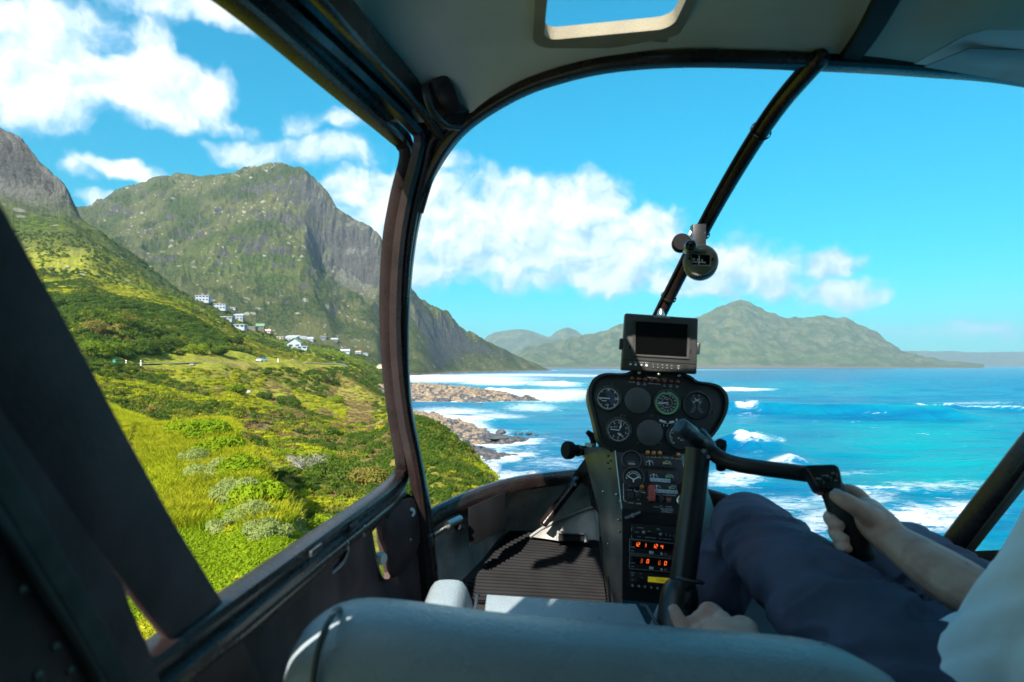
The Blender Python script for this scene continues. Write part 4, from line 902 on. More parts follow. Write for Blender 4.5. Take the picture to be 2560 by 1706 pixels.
# ---- coast road
def m_road():
    m = mat('road_asphalt', (.17, .17, .175), .85, var=.15, nscale=.4); return m
def road_pts(k, off=0.0):
    out = []
    for px in list(range(-700, 905, 15)):
        D = math.exp(float(np.interp(px, px_ax, LN_[:, k]))); out.append((px, D))
    return out
def ribbon(name, a, b, lift, m, parent=None, crown=0):
    mb = MB(); rows = []
    for (px0, d0), (px1, d1) in zip(road_pts(6), road_pts(7)):
        row = []
        for f in np.linspace(a, b, 5):
            d = d0+(d1-d0)*f; px = px0+(px1-px0)*f
            row.append(V(((px-CX)/F*d, d, float(np.interp(px, px_ax, np.array([T_[int(round(np.interp(px, px_ax, np.arange(NPX)))), int(np.argmin(np.abs(D_ax-d)))]]).repeat(NPX))) * d + lift)))
        rows.append(row)
    mb.grid(rows); return mb.build(name, m, parent)
rd = ribbon('road', -.15, 1.15, .30, m_road()); tag(rd, kind='structure')
def rpos(px, f):
    d0 = math.exp(float(np.interp(px, px_ax, LN_[:, 6]))); d1 = math.exp(float(np.interp(px, px_ax, LN_[:, 7]))); d = d0+(d1-d0)*f
    return V(((px-CX)/F*d, d, float(T_[int(np.argmin(np.abs(px_ax-px))), int(np.argmin(np.abs(D_ax-d)))]*d)+.31))
mb = MB()
for px in range(-600, 890, 10):
    for f in (-.08, 1.08):
        a, b = rpos(px, f), rpos(px+10, f); e = V((0, .09, 0)); mb.add([a-e+V((0,0,.01)), b-e+V((0,0,.01)), b+e+V((0,0,.01)), a+e+V((0,0,.01))], [(0,1,2,3)])
ln = mb.build('edge_line', mat('road_paint', (.75, .75, .72), .7), rd); tag(ln, kind='stuff')

M_WHITE = mat('white_paint', (.78, .78, .76), .6, var=.05)
for i, (px, lab) in enumerate([(315, 'white marker post on the road shoulder nearest the green bin'), (352, 'white marker post right of the grassy hump by the road'), (695, 'white marker post beside the road past the white car'), (732, 'last white marker post where the road bends away')]):
    q = rpos(px, -.45); t_ = thing('marker_post', q-V((0,0,.4)), lab, 'marker post', 'white road marker posts')
    k = 1.0 if px < 500 else 1.5
    mb = MB(); mb.box(q+V((0,0,.25*k)), (.11*k,0,0), (0,.05*k,0), (0,0,.65*k)); mb.build('post', M_WHITE, t_, bevel=.02)
    mb = MB(); mb.box(q+V((0,-.05*k-.012,.65*k)), (.08*k,0,0), (0,.01,0), (0,0,.1*k)); mb.build('reflector', mat('red_reflector', (.5,.05,.04), .3), t_)
q = rpos(288, -.5)
t_ = thing('litter_bin', q-V((0,0,.3)), 'dark green litter bin standing at the edge of the road', 'litter bin')
mb = MB(); mb.lathe(q-V((0,0,.3)), (0,0,1), [(.38,0),(.42,.1),(.44,1.15),(.40,1.2)], 16); mb.build('drum', mat('bin_green', (.01,.13,.07), .5), t_)
mb = MB(); mb.lathe(q+V((0,0,.9)), (0,0,1), [(.48,0),(.48,.08),(.2,.22)], 16); mb.build('lid', mat('bin_green', (.01,.13,.07), .5), t_)

# ---- white car on the road
def car(px, f, lab):
    q = rpos(px, f); fw = (rpos(px-6, f)-rpos(px+6, f)).normalized(); fw.z = 0; fw.normalize(); sd = V((-fw.y, fw.x, 0)); t_ = thing('car', q, lab, 'car')
    def at(l, s, h): return q+fw*l+sd*s+V((0,0,h))
    mb = MB(); prof = [(-2.1,.35),(-2.15,.8),(-1.95,.98),(-.6,1.0),(1.1,1.0),(2.0,.86),(2.12,.6),(2.08,.35)]
    a = [at(l, -.86, h) for l, h in prof]; b = [at(l, .86, h) for l, h in prof]; n = len(prof)
    mb.add(a+b, [tuple(range(n)), tuple(range(2*n-1, n-1, -1))]+[(i, n+i, n+(i+1)%n, (i+1)%n) for i in range(n)])
    cp = [(-1.85,.98),(-1.35,1.52),(.35,1.55),(1.15,1.0)]; a = [at(l, -.84 if h < 1.2 else -.66, h) for l, h in cp]; b = [at(l, .84 if h < 1.2 else .66, h) for l, h in cp]
    mb.add(a+b, [(0,1,2,3), (7,6,5,4), (1,5,6,2)]); mb.build('body', mat('car_white', (.8,.8,.8), .25, var=.02, coat=.5), t_, bevel=.05)
    g = mat('car_glass', (.02,.03,.04), .08, var=.02)
    for s in (-1, 1):
        mb = MB(); mb.add([at(-1.6, s*.84, 1.06), at(-1.25, s*.70, 1.47), at(.3, s*.70, 1.48), at(.92, s*.84, 1.06)], [(0,1,2,3)]); mb.build('side_window', g, t_)
        for l in (-1.3, 1.3):
            mb = MB(); mb.cyl(at(l, s*.70, .33), at(l, s*.90, .33), .33, n=18); w = mb.build('wheel', mat('tyre', (.02,.02,.02), .8), t_)
            mb = MB(); mb.cyl(at(l, s*.89, .33), at(l, s*.91, .33), .2, n=14); mb.build('rim', mat('rim_grey', (.5,.5,.52), .3, 1), w)
        mb = MB(); mb.box(at(2.06, s*.6, .72), fw*.06, sd*.2, V((0,0,.08))); mb.build('headlight', mat('lamp_glass', (.7,.72,.75), .1), t_)
    for l0, l1 in (((-1.87, 1.02), (-1.42, 1.47)), ((1.14, 1.03), (.42, 1.49))):
        mb = MB(); o_ = -.03 if l0[0] < 0 else .03
        mb.add([at(l0[0]+o_, -.74, l0[1]), at(l0[0]+o_, .74, l0[1]), at(l1[0]+o_, .6, l1[1]), at(l1[0]+o_, -.6, l1[1])], [(0,1,2,3)]); mb.build('windscreen', g, t_)
car(655, .35, 'small white car driving on the coast road below the green ridge')

# ---- houses on the ridge
HW, HB, HG = mat('house_white', (.30, .33, .38), .8, var=.06, nscale=.3), mat('house_beige', (.5, .42, .32), .85, nscale=.3), mat('house_grey', (.27, .28, .30), .85, nscale=.3)
HT, HD = mat('house_timber', (.13, .085, .06), .85, nscale=.5), mat('house_dark', (.06, .065, .075), .7, nscale=.4)
RG, RWt, RGy, RRd = mat('roof_green', (.13, .24, .13), .6), mat('roof_white', (.36, .39, .44), .5), mat('roof_grey', (.30, .32, .35), .6), mat('roof_pink', (.52, .36, .30), .8)
GL = mat('house_glass', (.03, .05, .07), .1, var=.05)
def house(px, py, w, h, d, wall, roof, kind, lab, rz=0.0, nwin=4, D=None):
    q = hit(px, py, 380) if D is None else P(px, py, D)
    fx = V((math.cos(rz), math.sin(rz), 0)); fy = V((-fx.y, fx.x, 0)); base = q-V((0,0,1.5)); t_ = thing('house', q, lab, 'house', 'houses on the green ridge')
    def at(a, b, c): return base+fx*a+fy*b+V((0,0,c))
    H = h+1.5
    mb = MB(); mb.box(at(0, d/2, H/2), fx*w/2, fy*d/2, V((0,0,H/2)))
    if kind == 'gable': mb.add([at(-w/2, 0, H), at(-w/2, d, H), at(-w/2, d/2, H+d*.32), at(w/2, 0, H), at(w/2, d, H), at(w/2, d/2, H+d*.32)], [(0,1,2), (3,5,4)])
    if kind == 'front': mb.add([at(-w/2, 0, H), at(w/2, 0, H), at(0, 0, H+w*.36), at(-w/2, d, H), at(w/2, d, H), at(0, d, H+w*.36)], [(0,1,2), (3,5,4)])
    mb.build('wall', wall, t_)
    mb = MB()
    if kind == 'flat': mb.box(at(0, d/2, H+.22), fx*(w/2+.5), fy*(d/2+.5), V((0,0,.2)))
    elif kind == 'shed':
        a = [at(-w/2-.5, -.5, H+.02), at(w/2+.5, -.5, H+.02), at(w/2+.5, d+.5, H+w*.2), at(-w/2-.5, d+.5, H+w*.2)]; mb.add(a+[p+V((0,0,.35)) for p in a], [(3,2,1,0),(4,5,6,7),(0,1,5,4),(1,2,6,5),(2,3,7,6),(3,0,4,7)])
    else:
        if kind == 'gable': sl = [([(-w/2-.6, -.6, H-.25), (w/2+.6, -.6, H-.25), (w/2+.6, d/2, H+d*.32), (-w/2-.6, d/2, H+d*.32)]), ([(-w/2-.6, d/2, H+d*.32), (w/2+.6, d/2, H+d*.32), (w/2+.6, d+.6, H-.25), (-w/2-.6, d+.6, H-.25)])]
        else: sl = [([(-w/2-.7, -.8, H-.3), (0, -.8, H+w*.36), (0, d+.6, H+w*.36), (-w/2-.7, d+.6, H-.3)]), ([(0, -.8, H+w*.36), (w/2+.7, -.8, H-.3), (w/2+.7, d+.6, H-.3), (0, d+.6, H+w*.36)])]
        for s_ in sl:
            a = [at(*p)+V((0,0,.04)) for p in s_]; mb.add(a+[p+V((0,0,.3)) for p in a], [(3,2,1,0),(4,5,6,7),(0,1,5,4),(1,2,6,5),(2,3,7,6),(3,0,4,7)])
    r_ = mb.build('roof', roof, t_)
    if kind in ('gable', 'shed'):
        mb = MB(); mb.box(at(w*.28, d*.55, H+1.0), fx*.4, fy*.4, V((0,0,1.6))); mb.build('chimney', wall, r_)
    st = 2 if h > 4.6 else 1
    for s in range(st):
        for i in range(nwin):
            a = -w/2+w*(i+.5)/nwin; z = 1.5+.9+s*2.9; ww, wh = min(w/nwin*.66, 2.6), 1.5
            mb = MB(); mb.box(at(a, -.05, z+wh/2), fx*ww/2, fy*.06, V((0,0,wh/2))); fr = mb.build('window', RWt if wall in (HT, HD, HG) else HG, t_)
            mb = MB(); mb.box(at(a, -.14, z+wh/2), fx*(ww/2-.12), fy*.02, V((0,0,wh/2-.12))); mb.build('pane', GL, fr)
    mb = MB(); mb.box(at(w/2+.05, d*.4, 2.6), fx*.06, fy*.55, V((0,0,1.1))); mb.build('door', HD, t_)
hs = [(505,752,15,6.5,10,HW,RWt,'flat','topmost large white house at the head of the row',.15,4), (548,770,14,6,9,HW,RWt,'flat','second white box house on a dark base below the topmost',.2,4), (582,772,10,4.2,8,HG,RGy,'flat','grey flat roofed house behind the second white one',.2,3),
      (565,797,10,2.6,7,HG,RWt,'flat','low house with thin white roof edge on the slope',.1,3), (594,800,12,6,9,HG,RWt,'shed','two storey grey house with pale pitched roof',.15,3), (594,818,11,3,8,HW,RWt,'flat','small white house just under the grey two storey one',.15,3), (625,824,13,3.6,8,HT,RG,'flat','long brown timber cabin with white framed windows',.05,4), (650,828,9,7,9,HT,RG,'gable','timber house with steep green roof',.25,2),
      (668,830,7,2.6,6,HB,RRd,'gable','small house right of the green roof',.3,2), (725,850,18,5,11,HG,RWt,'shed','wide grey house with long white sloping roof',-.2,3), (700,846,8,3.4,8,HB,RRd,'flat','beige wall house at the left of the lower cluster',.1,2), (757,845,14,5.5,9,HW,RRd,'flat','white house with pinkish flat roof in the lower cluster',.1,4), (775,852,12,5,8,HW,RWt,'gable','white gabled house right of the pink roofed one',.2,3), (735,866,11,4,8,HW,RG,'front','small white house with green gable in front of the cluster',.1,2), (755,872,8,2.6,6,HW,RWt,'flat','lowest little white house before the cluster',.1,2),
      (808,848,13,6,9,HD,RGy,'flat','dark slate two storey house right of the cluster',.15,4), (836,853,13,4.5,9,HD,RGy,'gable','dark gabled house at the right end of the row',.2,3), (862,878,14,3,8,HW,RWt,'gable','low white house further down the slope',.1,4), (895,880,11,3.4,8,HW,RRd,'shed','pale house with pinkish roof near the door post',.1,3), (912,884,13,4,8,HG,RGy,'flat','grey block house touching the door post',.1,4)]
for i, a in enumerate(hs): house(a[0], a[1]+5, a[2]*.8, a[3]*.8, a[4]*.8, a[5], a[6], a[7], a[8], a[9], a[10])
house(948, 928, 14, 3.2, 10, mat('house_yellow', (.62,.52,.28), .8), mat('roof_yellow', (.5,.44,.3), .8), 'front', 'yellow gabled house by the shore beside the door post', -.3, 3, D=760)
# ---- sea haze: one closed box of even, thin air
mb = MB(); mb.box((0, 4500, 290), (16000, 0, 0), (0, 6500, 0), (0, 0, 325))
m = bpy.data.materials.new('sea_haze'); m.use_nodes = True; t = NT(m.node_tree); t.n.remove(t.n['Principled BSDF'])
pv = t.new('ShaderNodeVolumePrincipled'); pv.inputs['Color'].default_value = (.55, .80, 1.0, 1); pv.inputs['Density'].default_value = 9e-5; pv.inputs['Anisotropy'].default_value = .2
t.l.new(pv.outputs[0], t.n['Material Output'].inputs['Volume'])
try: m.cycles.homogeneous_volume = True
except Exception: pass
hz = mb.build('haze', m); tag(hz, kind='stuff')
# ================================================================== HELICOPTER CABIN
M_BLK = mat('satin_black_frame', (.024, .0155, .0145), .28, spec=.4, var=.2, nscale=9, bump=.0004, bscale=160, rvar=.16)
M_BRN = mat('dark_brown_panel', (.080, .050, .050), .6, spec=.12, var=.25, nscale=7, bump=.0006, bscale=220, rvar=.2)
M_LINER = mat('headliner_fabric', (.52, .52, .43), .95, var=.08, nscale=3, bump=.0012, bscale=420, spec=.1)
M_SEAT = mat('seat_leather', (.31, .36, .385), .28, var=.07, nscale=5, bump=.0016, bscale=240, rvar=.22)
M_PIPE = mat('seat_piping', (.045, .055, .065), .5)
M_WALL = mat('grey_carpet', (.36, .34, .31), .95, var=.2, nscale=8, bump=.002, bscale=300, spec=.1)
M_RUB = mat('black_rubber', (.011, .0105, .0115), .7, spec=.15, var=.15, nscale=12)
M_CON = mat('console_black', (.013, .012, .013), .42, var=.2, nscale=14, bump=.0003, bscale=500, rvar=.15)
M_ALU = mat('painted_metal', (.075, .075, .07), .38, metal=.5, var=.25, nscale=6, rvar=.2)
M_STEEL = mat('bare_steel', (.45, .46, .46), .3, metal=1.0, var=.1)
M_PLAS = mat('white_plastic', (.62, .66, .68), .4, var=.04)
M_SCREW = mat('screw_head', (.35, .34, .33), .35, metal=.9)
def m_pane():
    m = bpy.data.materials.new('clear_acrylic'); m.use_nodes = True; t = NT(m.node_tree); t.n.remove(t.n['Principled BSDF'])
    b = t.new('ShaderNodeBsdfTransparent'); b.inputs[0].default_value = (.97, .985, .985, 1); t.l.new(b.outputs[0], t.n['Material Output'].inputs[0]); return m
M_PANE = m_pane()

cabin = thing('helicopter_cabin', V((.36, .2, -.7)), 'dark helicopter cabin shell with grey green headliner and black window frames', 'cabin')
def path(pts, n=6): return catmull([P(*p) for p in pts], n)
def rr_prof(w, h, r=.35, n=4):            # rounded rectangle section
    out = []; rad = min(w, h)*r
    for cx, cy, a0 in ((w/2-rad, h/2-rad, 0), (-w/2+rad, h/2-rad, 90), (-w/2+rad, -h/2+rad, 180), (w/2-rad, -h/2+rad, 270)):
        for k in range(n+1):
            a = math.radians(a0+90*k/n); out.append((cx+rad*math.cos(a), cy+rad*math.sin(a)))
    return out
XAX = (1, 0, 0)
# roof: liner with skylight opening, outer skin above it
XF = [-.30, -.15, -.08, 0, .10, .20, .35, .50, .70, .90, 1.15]
YF = [1.10, 1.13, 1.12, 1.08, 1.02, .98, .95, .95, 1.0, 1.06, 1.15]; ZF = [.44, .45, .462, .483, .490, .488, .477, .472, .485, .497, .49]
SKX, SKY = (.046, .238), (.79, .936)
def liner_z(x, y, up=0):
    yf, zf = np.interp(x, XF, YF), np.interp(x, XF, ZF); d = max(yf-y, 0)
    side = .05*max(0, (-.12-x)/.12)**2 if x < -.12 else 0
    return zf+(.505-zf)*(1-math.exp(-d/.05))-side*min(1, d/.1)*.6+up
xs = sorted(set([round(v, 4) for v in list(np.linspace(-.27, SKX[0], 14))+list(np.linspace(*SKX, 9))+list(np.linspace(SKX[1], 1.12, 30))]))
def yrow(x): 
    yf = float(np.interp(x, XF, YF)); return list(np.linspace(-.9, SKY[0], 14))[:-1]+list(np.linspace(SKY[0], SKY[1], 10))+[SKY[1]+(yf-SKY[1])*k for k in (.15, .3, .45, .6, .72, .82, .9, .96, 1)]
for nm, upz, mt in (('headliner', 0, M_LINER), ('roof_skin', .016, M_BLK)):
    mb = MB(); cols = [[V((x, y+(.02 if upz else 0)*(y > 1), liner_z(x, y, upz))) for y in yrow(x)] for x in xs]; m_ = len(cols[0])
    vs = [p for c in cols for p in c]; fs = []
    for i in range(len(cols)-1):
        for j in range(m_-1):
            c = (cols[i][j]+cols[i+1][j+1])/2
            if SKX[0] < c.x < SKX[1] and SKY[0] < c.y < SKY[1]: continue
            fs.append((i*m_+j, (i+1)*m_+j, (i+1)*m_+j+1, i*m_+j+1))
    mb.add(vs, fs); mb.build(nm, mt, cabin)
# skylight rim (rounded corners) and pane
def rrect(x0, x1, y0, y1, r, n=6):
    out = []
    for cx, cy, a0 in ((x1-r, y1-r, 0), (x0+r, y1-r, 90), (x0+r, y0+r, 180), (x1-r, y0+r, 270)):
        for k in range(n+1): a = math.radians(a0+90*k/n); out.append((cx+r*math.cos(a), cy+r*math.sin(a)))
    return out
o1 = rrect(SKX[0]-.014, SKX[1]+.014, SKY[0]-.014, SKY[1]+.022, .03); i1 = [(x, y-.18*(x-.046) if y > .88 else y) for x, y in rrect(SKX[0]+.002, SKX[1]-.002, SKY[0]+.004, SKY[1]-.004, .022)]
mb = MB(); n_ = len(o1)
i2 = [(x, y-.18*(x-.046) if y > .88 else y) for x, y in rrect(SKX[0]+.003, SKX[1]-.003, SKY[0]+.004, SKY[1]-.004, .022)]
lv = [[V((x, y, .5035)) for x, y in o1], [V((x, y, .498)) for x, y in o1], [V((x, y, .496)) for x, y in i1], [V((x, y, .515)) for x, y in i2]]
vs = [p for r_ in lv for p in r_]; mb.add(vs, [(k*n_+i, k*n_+(i+1)%n_, (k+1)*n_+(i+1)%n_, (k+1)*n_+i) for k in range(3) for i in range(n_)])
sk = mb.build('skylight', mat('skylight_rim', (.26, .22, .15), .8, var=.1, bump=.001, bscale=300), cabin)
mb = MB(); mb.add([V((x, y, .5148)) for x, y in i2], [tuple(range(n_))]); mb.build('pane', M_PANE, sk)

# windscreen bow: left leg, arch, right leg
bow = [(1088,1480,1.38),(1068,1290,1.39),(1050,1190,1.375),(1030,1088,1.35),(1014,979,1.32),(1010,827,1.29),(1021,653,1.27),(1047,512,1.24),(1096,395,1.20),(1164,312,1.15),(1290,231,1.07),(1420,184,1.015),(1560,157,.98),(1750,147,.95),(2050,156,.95),(2300,171,1.0),(2560,197,1.07),(2780,260,1.2),(2900,420,1.3)]
mb = MB(); mb.sweep(path(bow, 8), rr_prof(.020, .030), up=(0, 1, 0)); mb.build('windscreen_bow', M_BLK, cabin)
mb = MB(); mb.sweep(path([(p[0]+9, p[1]-2 if p[1] > 400 else p[1]+9, p[2]+.012) for p in bow[1:]], 8), rr_prof(.006, .012), up=(0, 1, 0)); mb.build('windscreen_seal', M_RUB, cabin)
# inner post and side rail next to the door
post = [(300,-420,.50),(560,-150,.60),(775,45,.75),(905,168,.95),(1030,293,1.12),(1052,335,1.165),(1044,400,1.19),(1020,500,1.21),(1002,610,1.23),(993,760,1.26),(996,900,1.28),(1012,1040,1.31),(1034,1150,1.33),(1050,1250,1.345),(1064,1400,1.35),(1076,1560,1.35)]
mb = MB(); mb.sweep(path(post, 7), [(-.020,-.012),(.020,-.012),(.021,.002),(.014,.010),(.006,.004),(-.004,.004),(-.009,.013),(-.016,.014),(-.021,.004)], up=XAX); mb.build('door_post', M_BLK, cabin)
fil = [(1108,318,1.175),(1072,352,1.185),(1056,420,1.205),(1032,520,1.225),(1012,640,1.245),(1004,760,1.27)]
mb = MB(); mb.sweep(path(fil, 7), rr_prof(.026, .016), up=(0,1,0)); mb.build('post_filler', M_BLK, cabin)
mb = MB(); mb.sweep(path([(1150,308,1.165),(1106,356,1.195),(1072,438,1.218),(1044,530,1.235)], 6), rr_prof(.024, .016), up=(0,1,0)); mb.build('post_filler', M_BLK, cabin)
trim = [(420,-560,.50),(690,-160,.62),(850,22,.74),(955,140,.92),(1040,236,1.06),(1098,318,1.16)]
mb = MB(); mb.sweep(path(trim, 7), rr_prof(.045, .02), up=XAX); mb.build('roof_side_rail', M_BLK, cabin)
# corner gusset
mb = MB(); mb.plate([P(1052,222,1.05), P(1112,182,1.04), P(1132,210,1.05), P(1150,262,1.08), P(1178,283,1.12), P(1150,325,1.14), P(1110,320,1.13), P(1080,280,1.09)], (.1, -.8, -.6), .02); g_ = mb.build('corner_gusset', M_BLK, cabin, bevel=.003)
mb = MB(); mb.sweep(path([(1062,214,1.035),(1066,245,1.04),(1085,285,1.07),(1115,312,1.10),(1150,318,1.12)], 6), rr_prof(.012, .012), up=(0,1,0)); mb.build('gusset_rib', mat('worn_black', (.05,.047,.045), .35, var=.3), g_)
# centre strut with cable, and the roof strip it runs into
strut = [(2046,148,.94),(2032,164,.95),(1944,268,1.05),(1860,394,1.17),(1773,545,1.32),(1699,690,1.45),(1652,783,1.53),(1640,812,1.56)]
sp_ = path(strut, 8)
mb = MB(); mb.tube(sp_, .0158, 18, up=(0,1,0)); cs = mb.build('windscreen_strut', M_BLK, cabin)
mb = MB(); mb.tube([p+V((-.017, -.012, 0)) for p in sp_[:-2]], .004, 8, up=(0,1,0)); mb.build('cable', M_RUB, cs)
for k in (20, 34, 44):
    mb = MB(); q = sp_[k]; d = (sp_[k+1]-sp_[k-1]).normalized(); mb.lathe(q-d*.003, d, [(.0185, 0), (.0195, .001), (.0195, .005), (.0185, .006)], 18, False); mb.build('cable_tie', M_RUB, cs)
mb = MB(); mb.sweep(path([(2120,150,.955),(2170,80,.86),(2245,-60,.72),(2400,-400,.52)], 5), rr_prof(.034, .012), up=(0,0,1)); mb.build('roof_strip', M_RUB, cabin)
# cowl rail round the nose (left and right of the console)
def cowl(pts, nm='cowl_rail'):
    mb = MB(); mb.sweep(path(pts, 7), [(-.016,-.016),(.016,-.016),(.018,.0),(.012,.014),(.004,.018),(-.008,.018),(-.018,.010),(-.018,-.006)], up=(0,0,1)); r_ = mb.build(nm, M_BLK, cabin)
    mb = MB(); mb.tube([p+V((0,-.012,-.020)) for p in path(pts, 7)], .0025, 8); mb.build('rail_seam', M_ALU, r_)
    for k in range(6, len(pts)*7-8, 4):
        pp = path(pts, 7)
        if k >= len(pp): break
        mb = MB(); q = pp[k]+V((0,-.0185,-.004)); mb.lathe(q, (0,-1,.2), [(.003,0),(.0024,.0014),(.0008,.0018)], 10); mb.build('rivet', M_SCREW, r_)
CL = [(1058,1312,1.40),(1100,1281,1.46),(1200,1236,1.60),(1300,1207,1.72),(1430,1190,1.84),(1500,1188,1.88),(1600,1198,1.90)]
CR = [(1600,1198,1.90),(1780,1240,1.86),(1900,1287,1.78),(2080,1374,1.6),(2200,1437,1.48),(2340,1500,1.36)]
cowl(CL); cowl(CR)
# nose walls and floor
WLb = [(1072,1500,1.37),(1112,1492,1.44),(1200,1405,1.62),(1275,1330,1.85),(1400,1335,1.95),(1500,1342,1.98),(1600,1350,1.98)]
WRb = [(1600,1350,1.98),(1780,1372,1.94),(1900,1415,1.84),(2080,1510,1.6),(2200,1590,1.46),(2340,1690,1.34)]
def wall(top, bot, nm):
    a, b = path(top, 6), path(bot, 6); mb = MB()
    mb.grid([[a[i].lerp(b[i], s)+V((0, .03*math.sin(s*math.pi), 0)) for i in range(len(a))] for s in np.linspace(0, 1, 7)])
    return mb.build(nm, M_WALL, cabin)
wl = wall(CL, WLb, 'nose_wall'); wr = wall(CR, WRb, 'nose_wall')
fl = path(WLb, 6)+path(WRb, 6)[1:]; mb = MB()
mb.grid([fl, [V((p.x*(1.0) if p.x > -.2 else -.26, min(p.y, 1.36), -.60)) for p in fl], [V((p.x, .3, -.70)) for p in fl], [V((p.x, -.9, -.70)) for p in fl]])
mb.build('floor', mat('floor_panel', (.03,.028,.028), .6), cabin)
# belly, back bulkhead and the closed sides that shade the cabin
mb = MB()
mb.add([V((-.34,-.9,-.74)), V((1.12,-.9,-.74)), V((1.12,1.4,-.74)), V((-.34,1.4,-.74))], [(0,1,2,3)])
mb.build('belly_skin', M_BLK, cabin)
mb = MB(); mb.plate([V((-.36,-.62,-.75)), V((1.12,-.62,-.75)), V((1.12,-.62,.55)), V((-.36,-.62,.55))], (0,1,0), .02); mb.build('bulkhead', mat('bulkhead_cream', (.68,.66,.60), .9), cabin)  # unseen behind the eye; cream tone chosen to bounce light forward
mb = MB(); mb.plate([V((1.04,-.6,-.75)), V((1.04,1.38,-.75)), V((1.04,1.38,-.42)), V((1.04,.9,-.26)), V((1.04,-.6,-.26))], (-1,0,0), .03); mb.build('side_panel', M_BRN, cabin)
mb = MB(); mb.plate([V((1.04,-.6,.36)), V((1.0,1.05,.40)), V((1.02,1.05,.53)), V((1.08,-.6,.53))], (-1,0,0), .03); mb.build('roof_side_rail', M_BLK, cabin)
mb = MB(); mb.plate([V((-.33,-.62,-.75)), V((-.30,.20,-.75)), V((-.262,.20,.50)), V((-.262,-.62,.53))], (1,0,0), .03); mb.build('sun_block_panel', M_LINER, cabin)  # unseen left rear side, made windowless to keep sun off the seat back
# right-hand windscreen post seen at the edge
mb = MB(); mb.sweep(path([(2225,1560,1.42),(2330,1440,1.36),(2440,1300,1.28),(2560,1148,1.2),(2700,960,1.14),(2900,600,1.1),(3050,250,1.1)], 6), rr_prof(.055, .04), up=XAX); mb.build('door_post', M_BLK, cabin)
mb = MB(); mb.sweep(path([(2262,1560,1.38),(2362,1450,1.33),(2472,1310,1.25),(2592,1158,1.17),(2740,960,1.11)], 6), rr_prof(.012, .02), up=XAX); mb.build('door_seal', mat('tan_edge', (.10,.085,.06), .5), cabin)
# panes: windscreen halves
def glass(left):
    mb = MB(); top = path(bow[7:15], 5) if left else path(bow[14:18], 5)
    n = 24; st = [sp_[int(k)] for k in np.linspace(len(sp_)-1, 2, n)]      # up the strut
    if left:
        leg = path(bow[1:8], 5); arch = path(bow[7:15], 5); edge = leg+arch[1:]
        low = path(CL, 6)
        A = [edge[int(k)] for k in np.linspace(0, len(edge)-1, n)]
        Bp = [low[-1].lerp(st[0], k/5) for k in range(6)][:-1]+st; B = [Bp[int(k)] for k in np.linspace(0, len(Bp)-1, n)]
    else:
        low = path(CR, 6); rt = path([(2340,1480,1.36),(2440,1300,1.28),(2560,1148,1.2),(2700,960,1.14),(2900,600,1.15),(2780,260,1.2)], 5)
        arch = list(reversed(path(bow[14:18], 5))); Bp = rt+arch[1:]; B = [Bp[int(k)] for k in np.linspace(0, len(Bp)-1, n)]
        Ap = [low[0].lerp(st[0], k/5) for k in range(6)][:-1]+st; A = [Ap[int(k)] for k in np.linspace(0, len(Ap)-1, n)]
    mb.grid([[A[i].lerp(B[i], s)+V((0, .10*math.sin(s*math.pi)*math.sin(math.pi*min(1, i/(n-1))), 0))+V((0,.024,0)) for i in range(n)] for s in np.linspace(0, 1, 10)])
    mb.build('windscreen_pane', M_PANE, cabin)
glass(True); glass(False)

# ---- left front door
door = thing('cabin_door', P(800, 1700, .75), 'dark cabin door with glossy window frame and loop handle on the left', 'door')
dfr = [(-100,-520,.46),(400,-160,.56),(622,5,.66),(830,190,.88),(978,320,1.14),(1008,352,1.195),(1016,398,1.215),(994,490,1.235),(974,608,1.255),(967,762,1.28),(972,903,1.30),(988,1040,1.32),(1004,1140,1.335),(1003,1190,1.335),(966,1236,1.21),(800,1360,.87),(592,1518,.605),(480,1602,.52),(300,1738,.425),(60,1900,.34)]
mb = MB(); mb.sweep(path(dfr, 7), [(-.019,-.012),(.019,-.012),(.020,.0),(.016,.010),(.009,.012),(.004,.005),(-.003,.005),(-.008,.015),(-.015,.014),(-.020,.004)], up=XAX)
mb.build('window_frame', M_BLK, door)
mb = MB(); mb.sweep(path([(p[0], p[1], p[2]*1.004) for p in [(1000,1236,1.335),(965,1268,1.22),(800,1400,.87),(605,1560,.615),(495,1640,.535),(310,1790,.43)]], 7), rr_prof(.022, .03, .45), up=XAX); mb.build('armrest_rail', M_BLK, door)
hole = [P(931,1330,1.16), P(953,1306,1.20), P(957,1350,1.20), P(976,1432,1.24), P(972,1448,1.23), P(958,1448,1.20), P(948,1435,1.17)]
mb = MB(); mb.plate([P(540,1560,.56), P(800,1400,.83), P(960,1272,1.22), P(1010,1230,1.34), P(1058,1255,1.37), P(1074,1400,1.37), P(1086,1560,1.37), P(1090,1800,1.37), P(420,1800,.50)], (1, -.1, 0), .012, [hole]); mb.build('door_panel', M_BRN, door)
mb = MB(); mb.plate([P(964,1345,1.20), P(966,1305,1.215), P(978,1272,1.24), P(1002,1250,1.29), P(1040,1245,1.33), P(1056,1290,1.34), P(1054,1350,1.335), P(1035,1400,1.30), P(1000,1440,1.25), P(985,1445,1.225), P(976,1425,1.21)], (1, -.3, 0), .010); mb.build('door_pocket', M_BRN, door, bevel=.004)
hp = path([(858,1352,.95),(868,1362,.955),(866,1385,.955),(850,1412,.94),(803,1450,.905),(792,1446,.90),(792,1432,.90),(800,1420,.90)], 6)
mb = MB(); mb.tube(hp, .0042, 10, up=XAX); mb.build('door_handle', mat('handle_metal', (.20,.20,.21), .25, metal=.9), door)
mb = MB(); mb.lathe(P(1023,1281,1.31), (.8,-.9,.1), [(.0105,0),(.0105,.008),(.009,.010),(.004,.0102),(.0035,.006)], 20); mb.build('latch_button', M_PLAS, door)
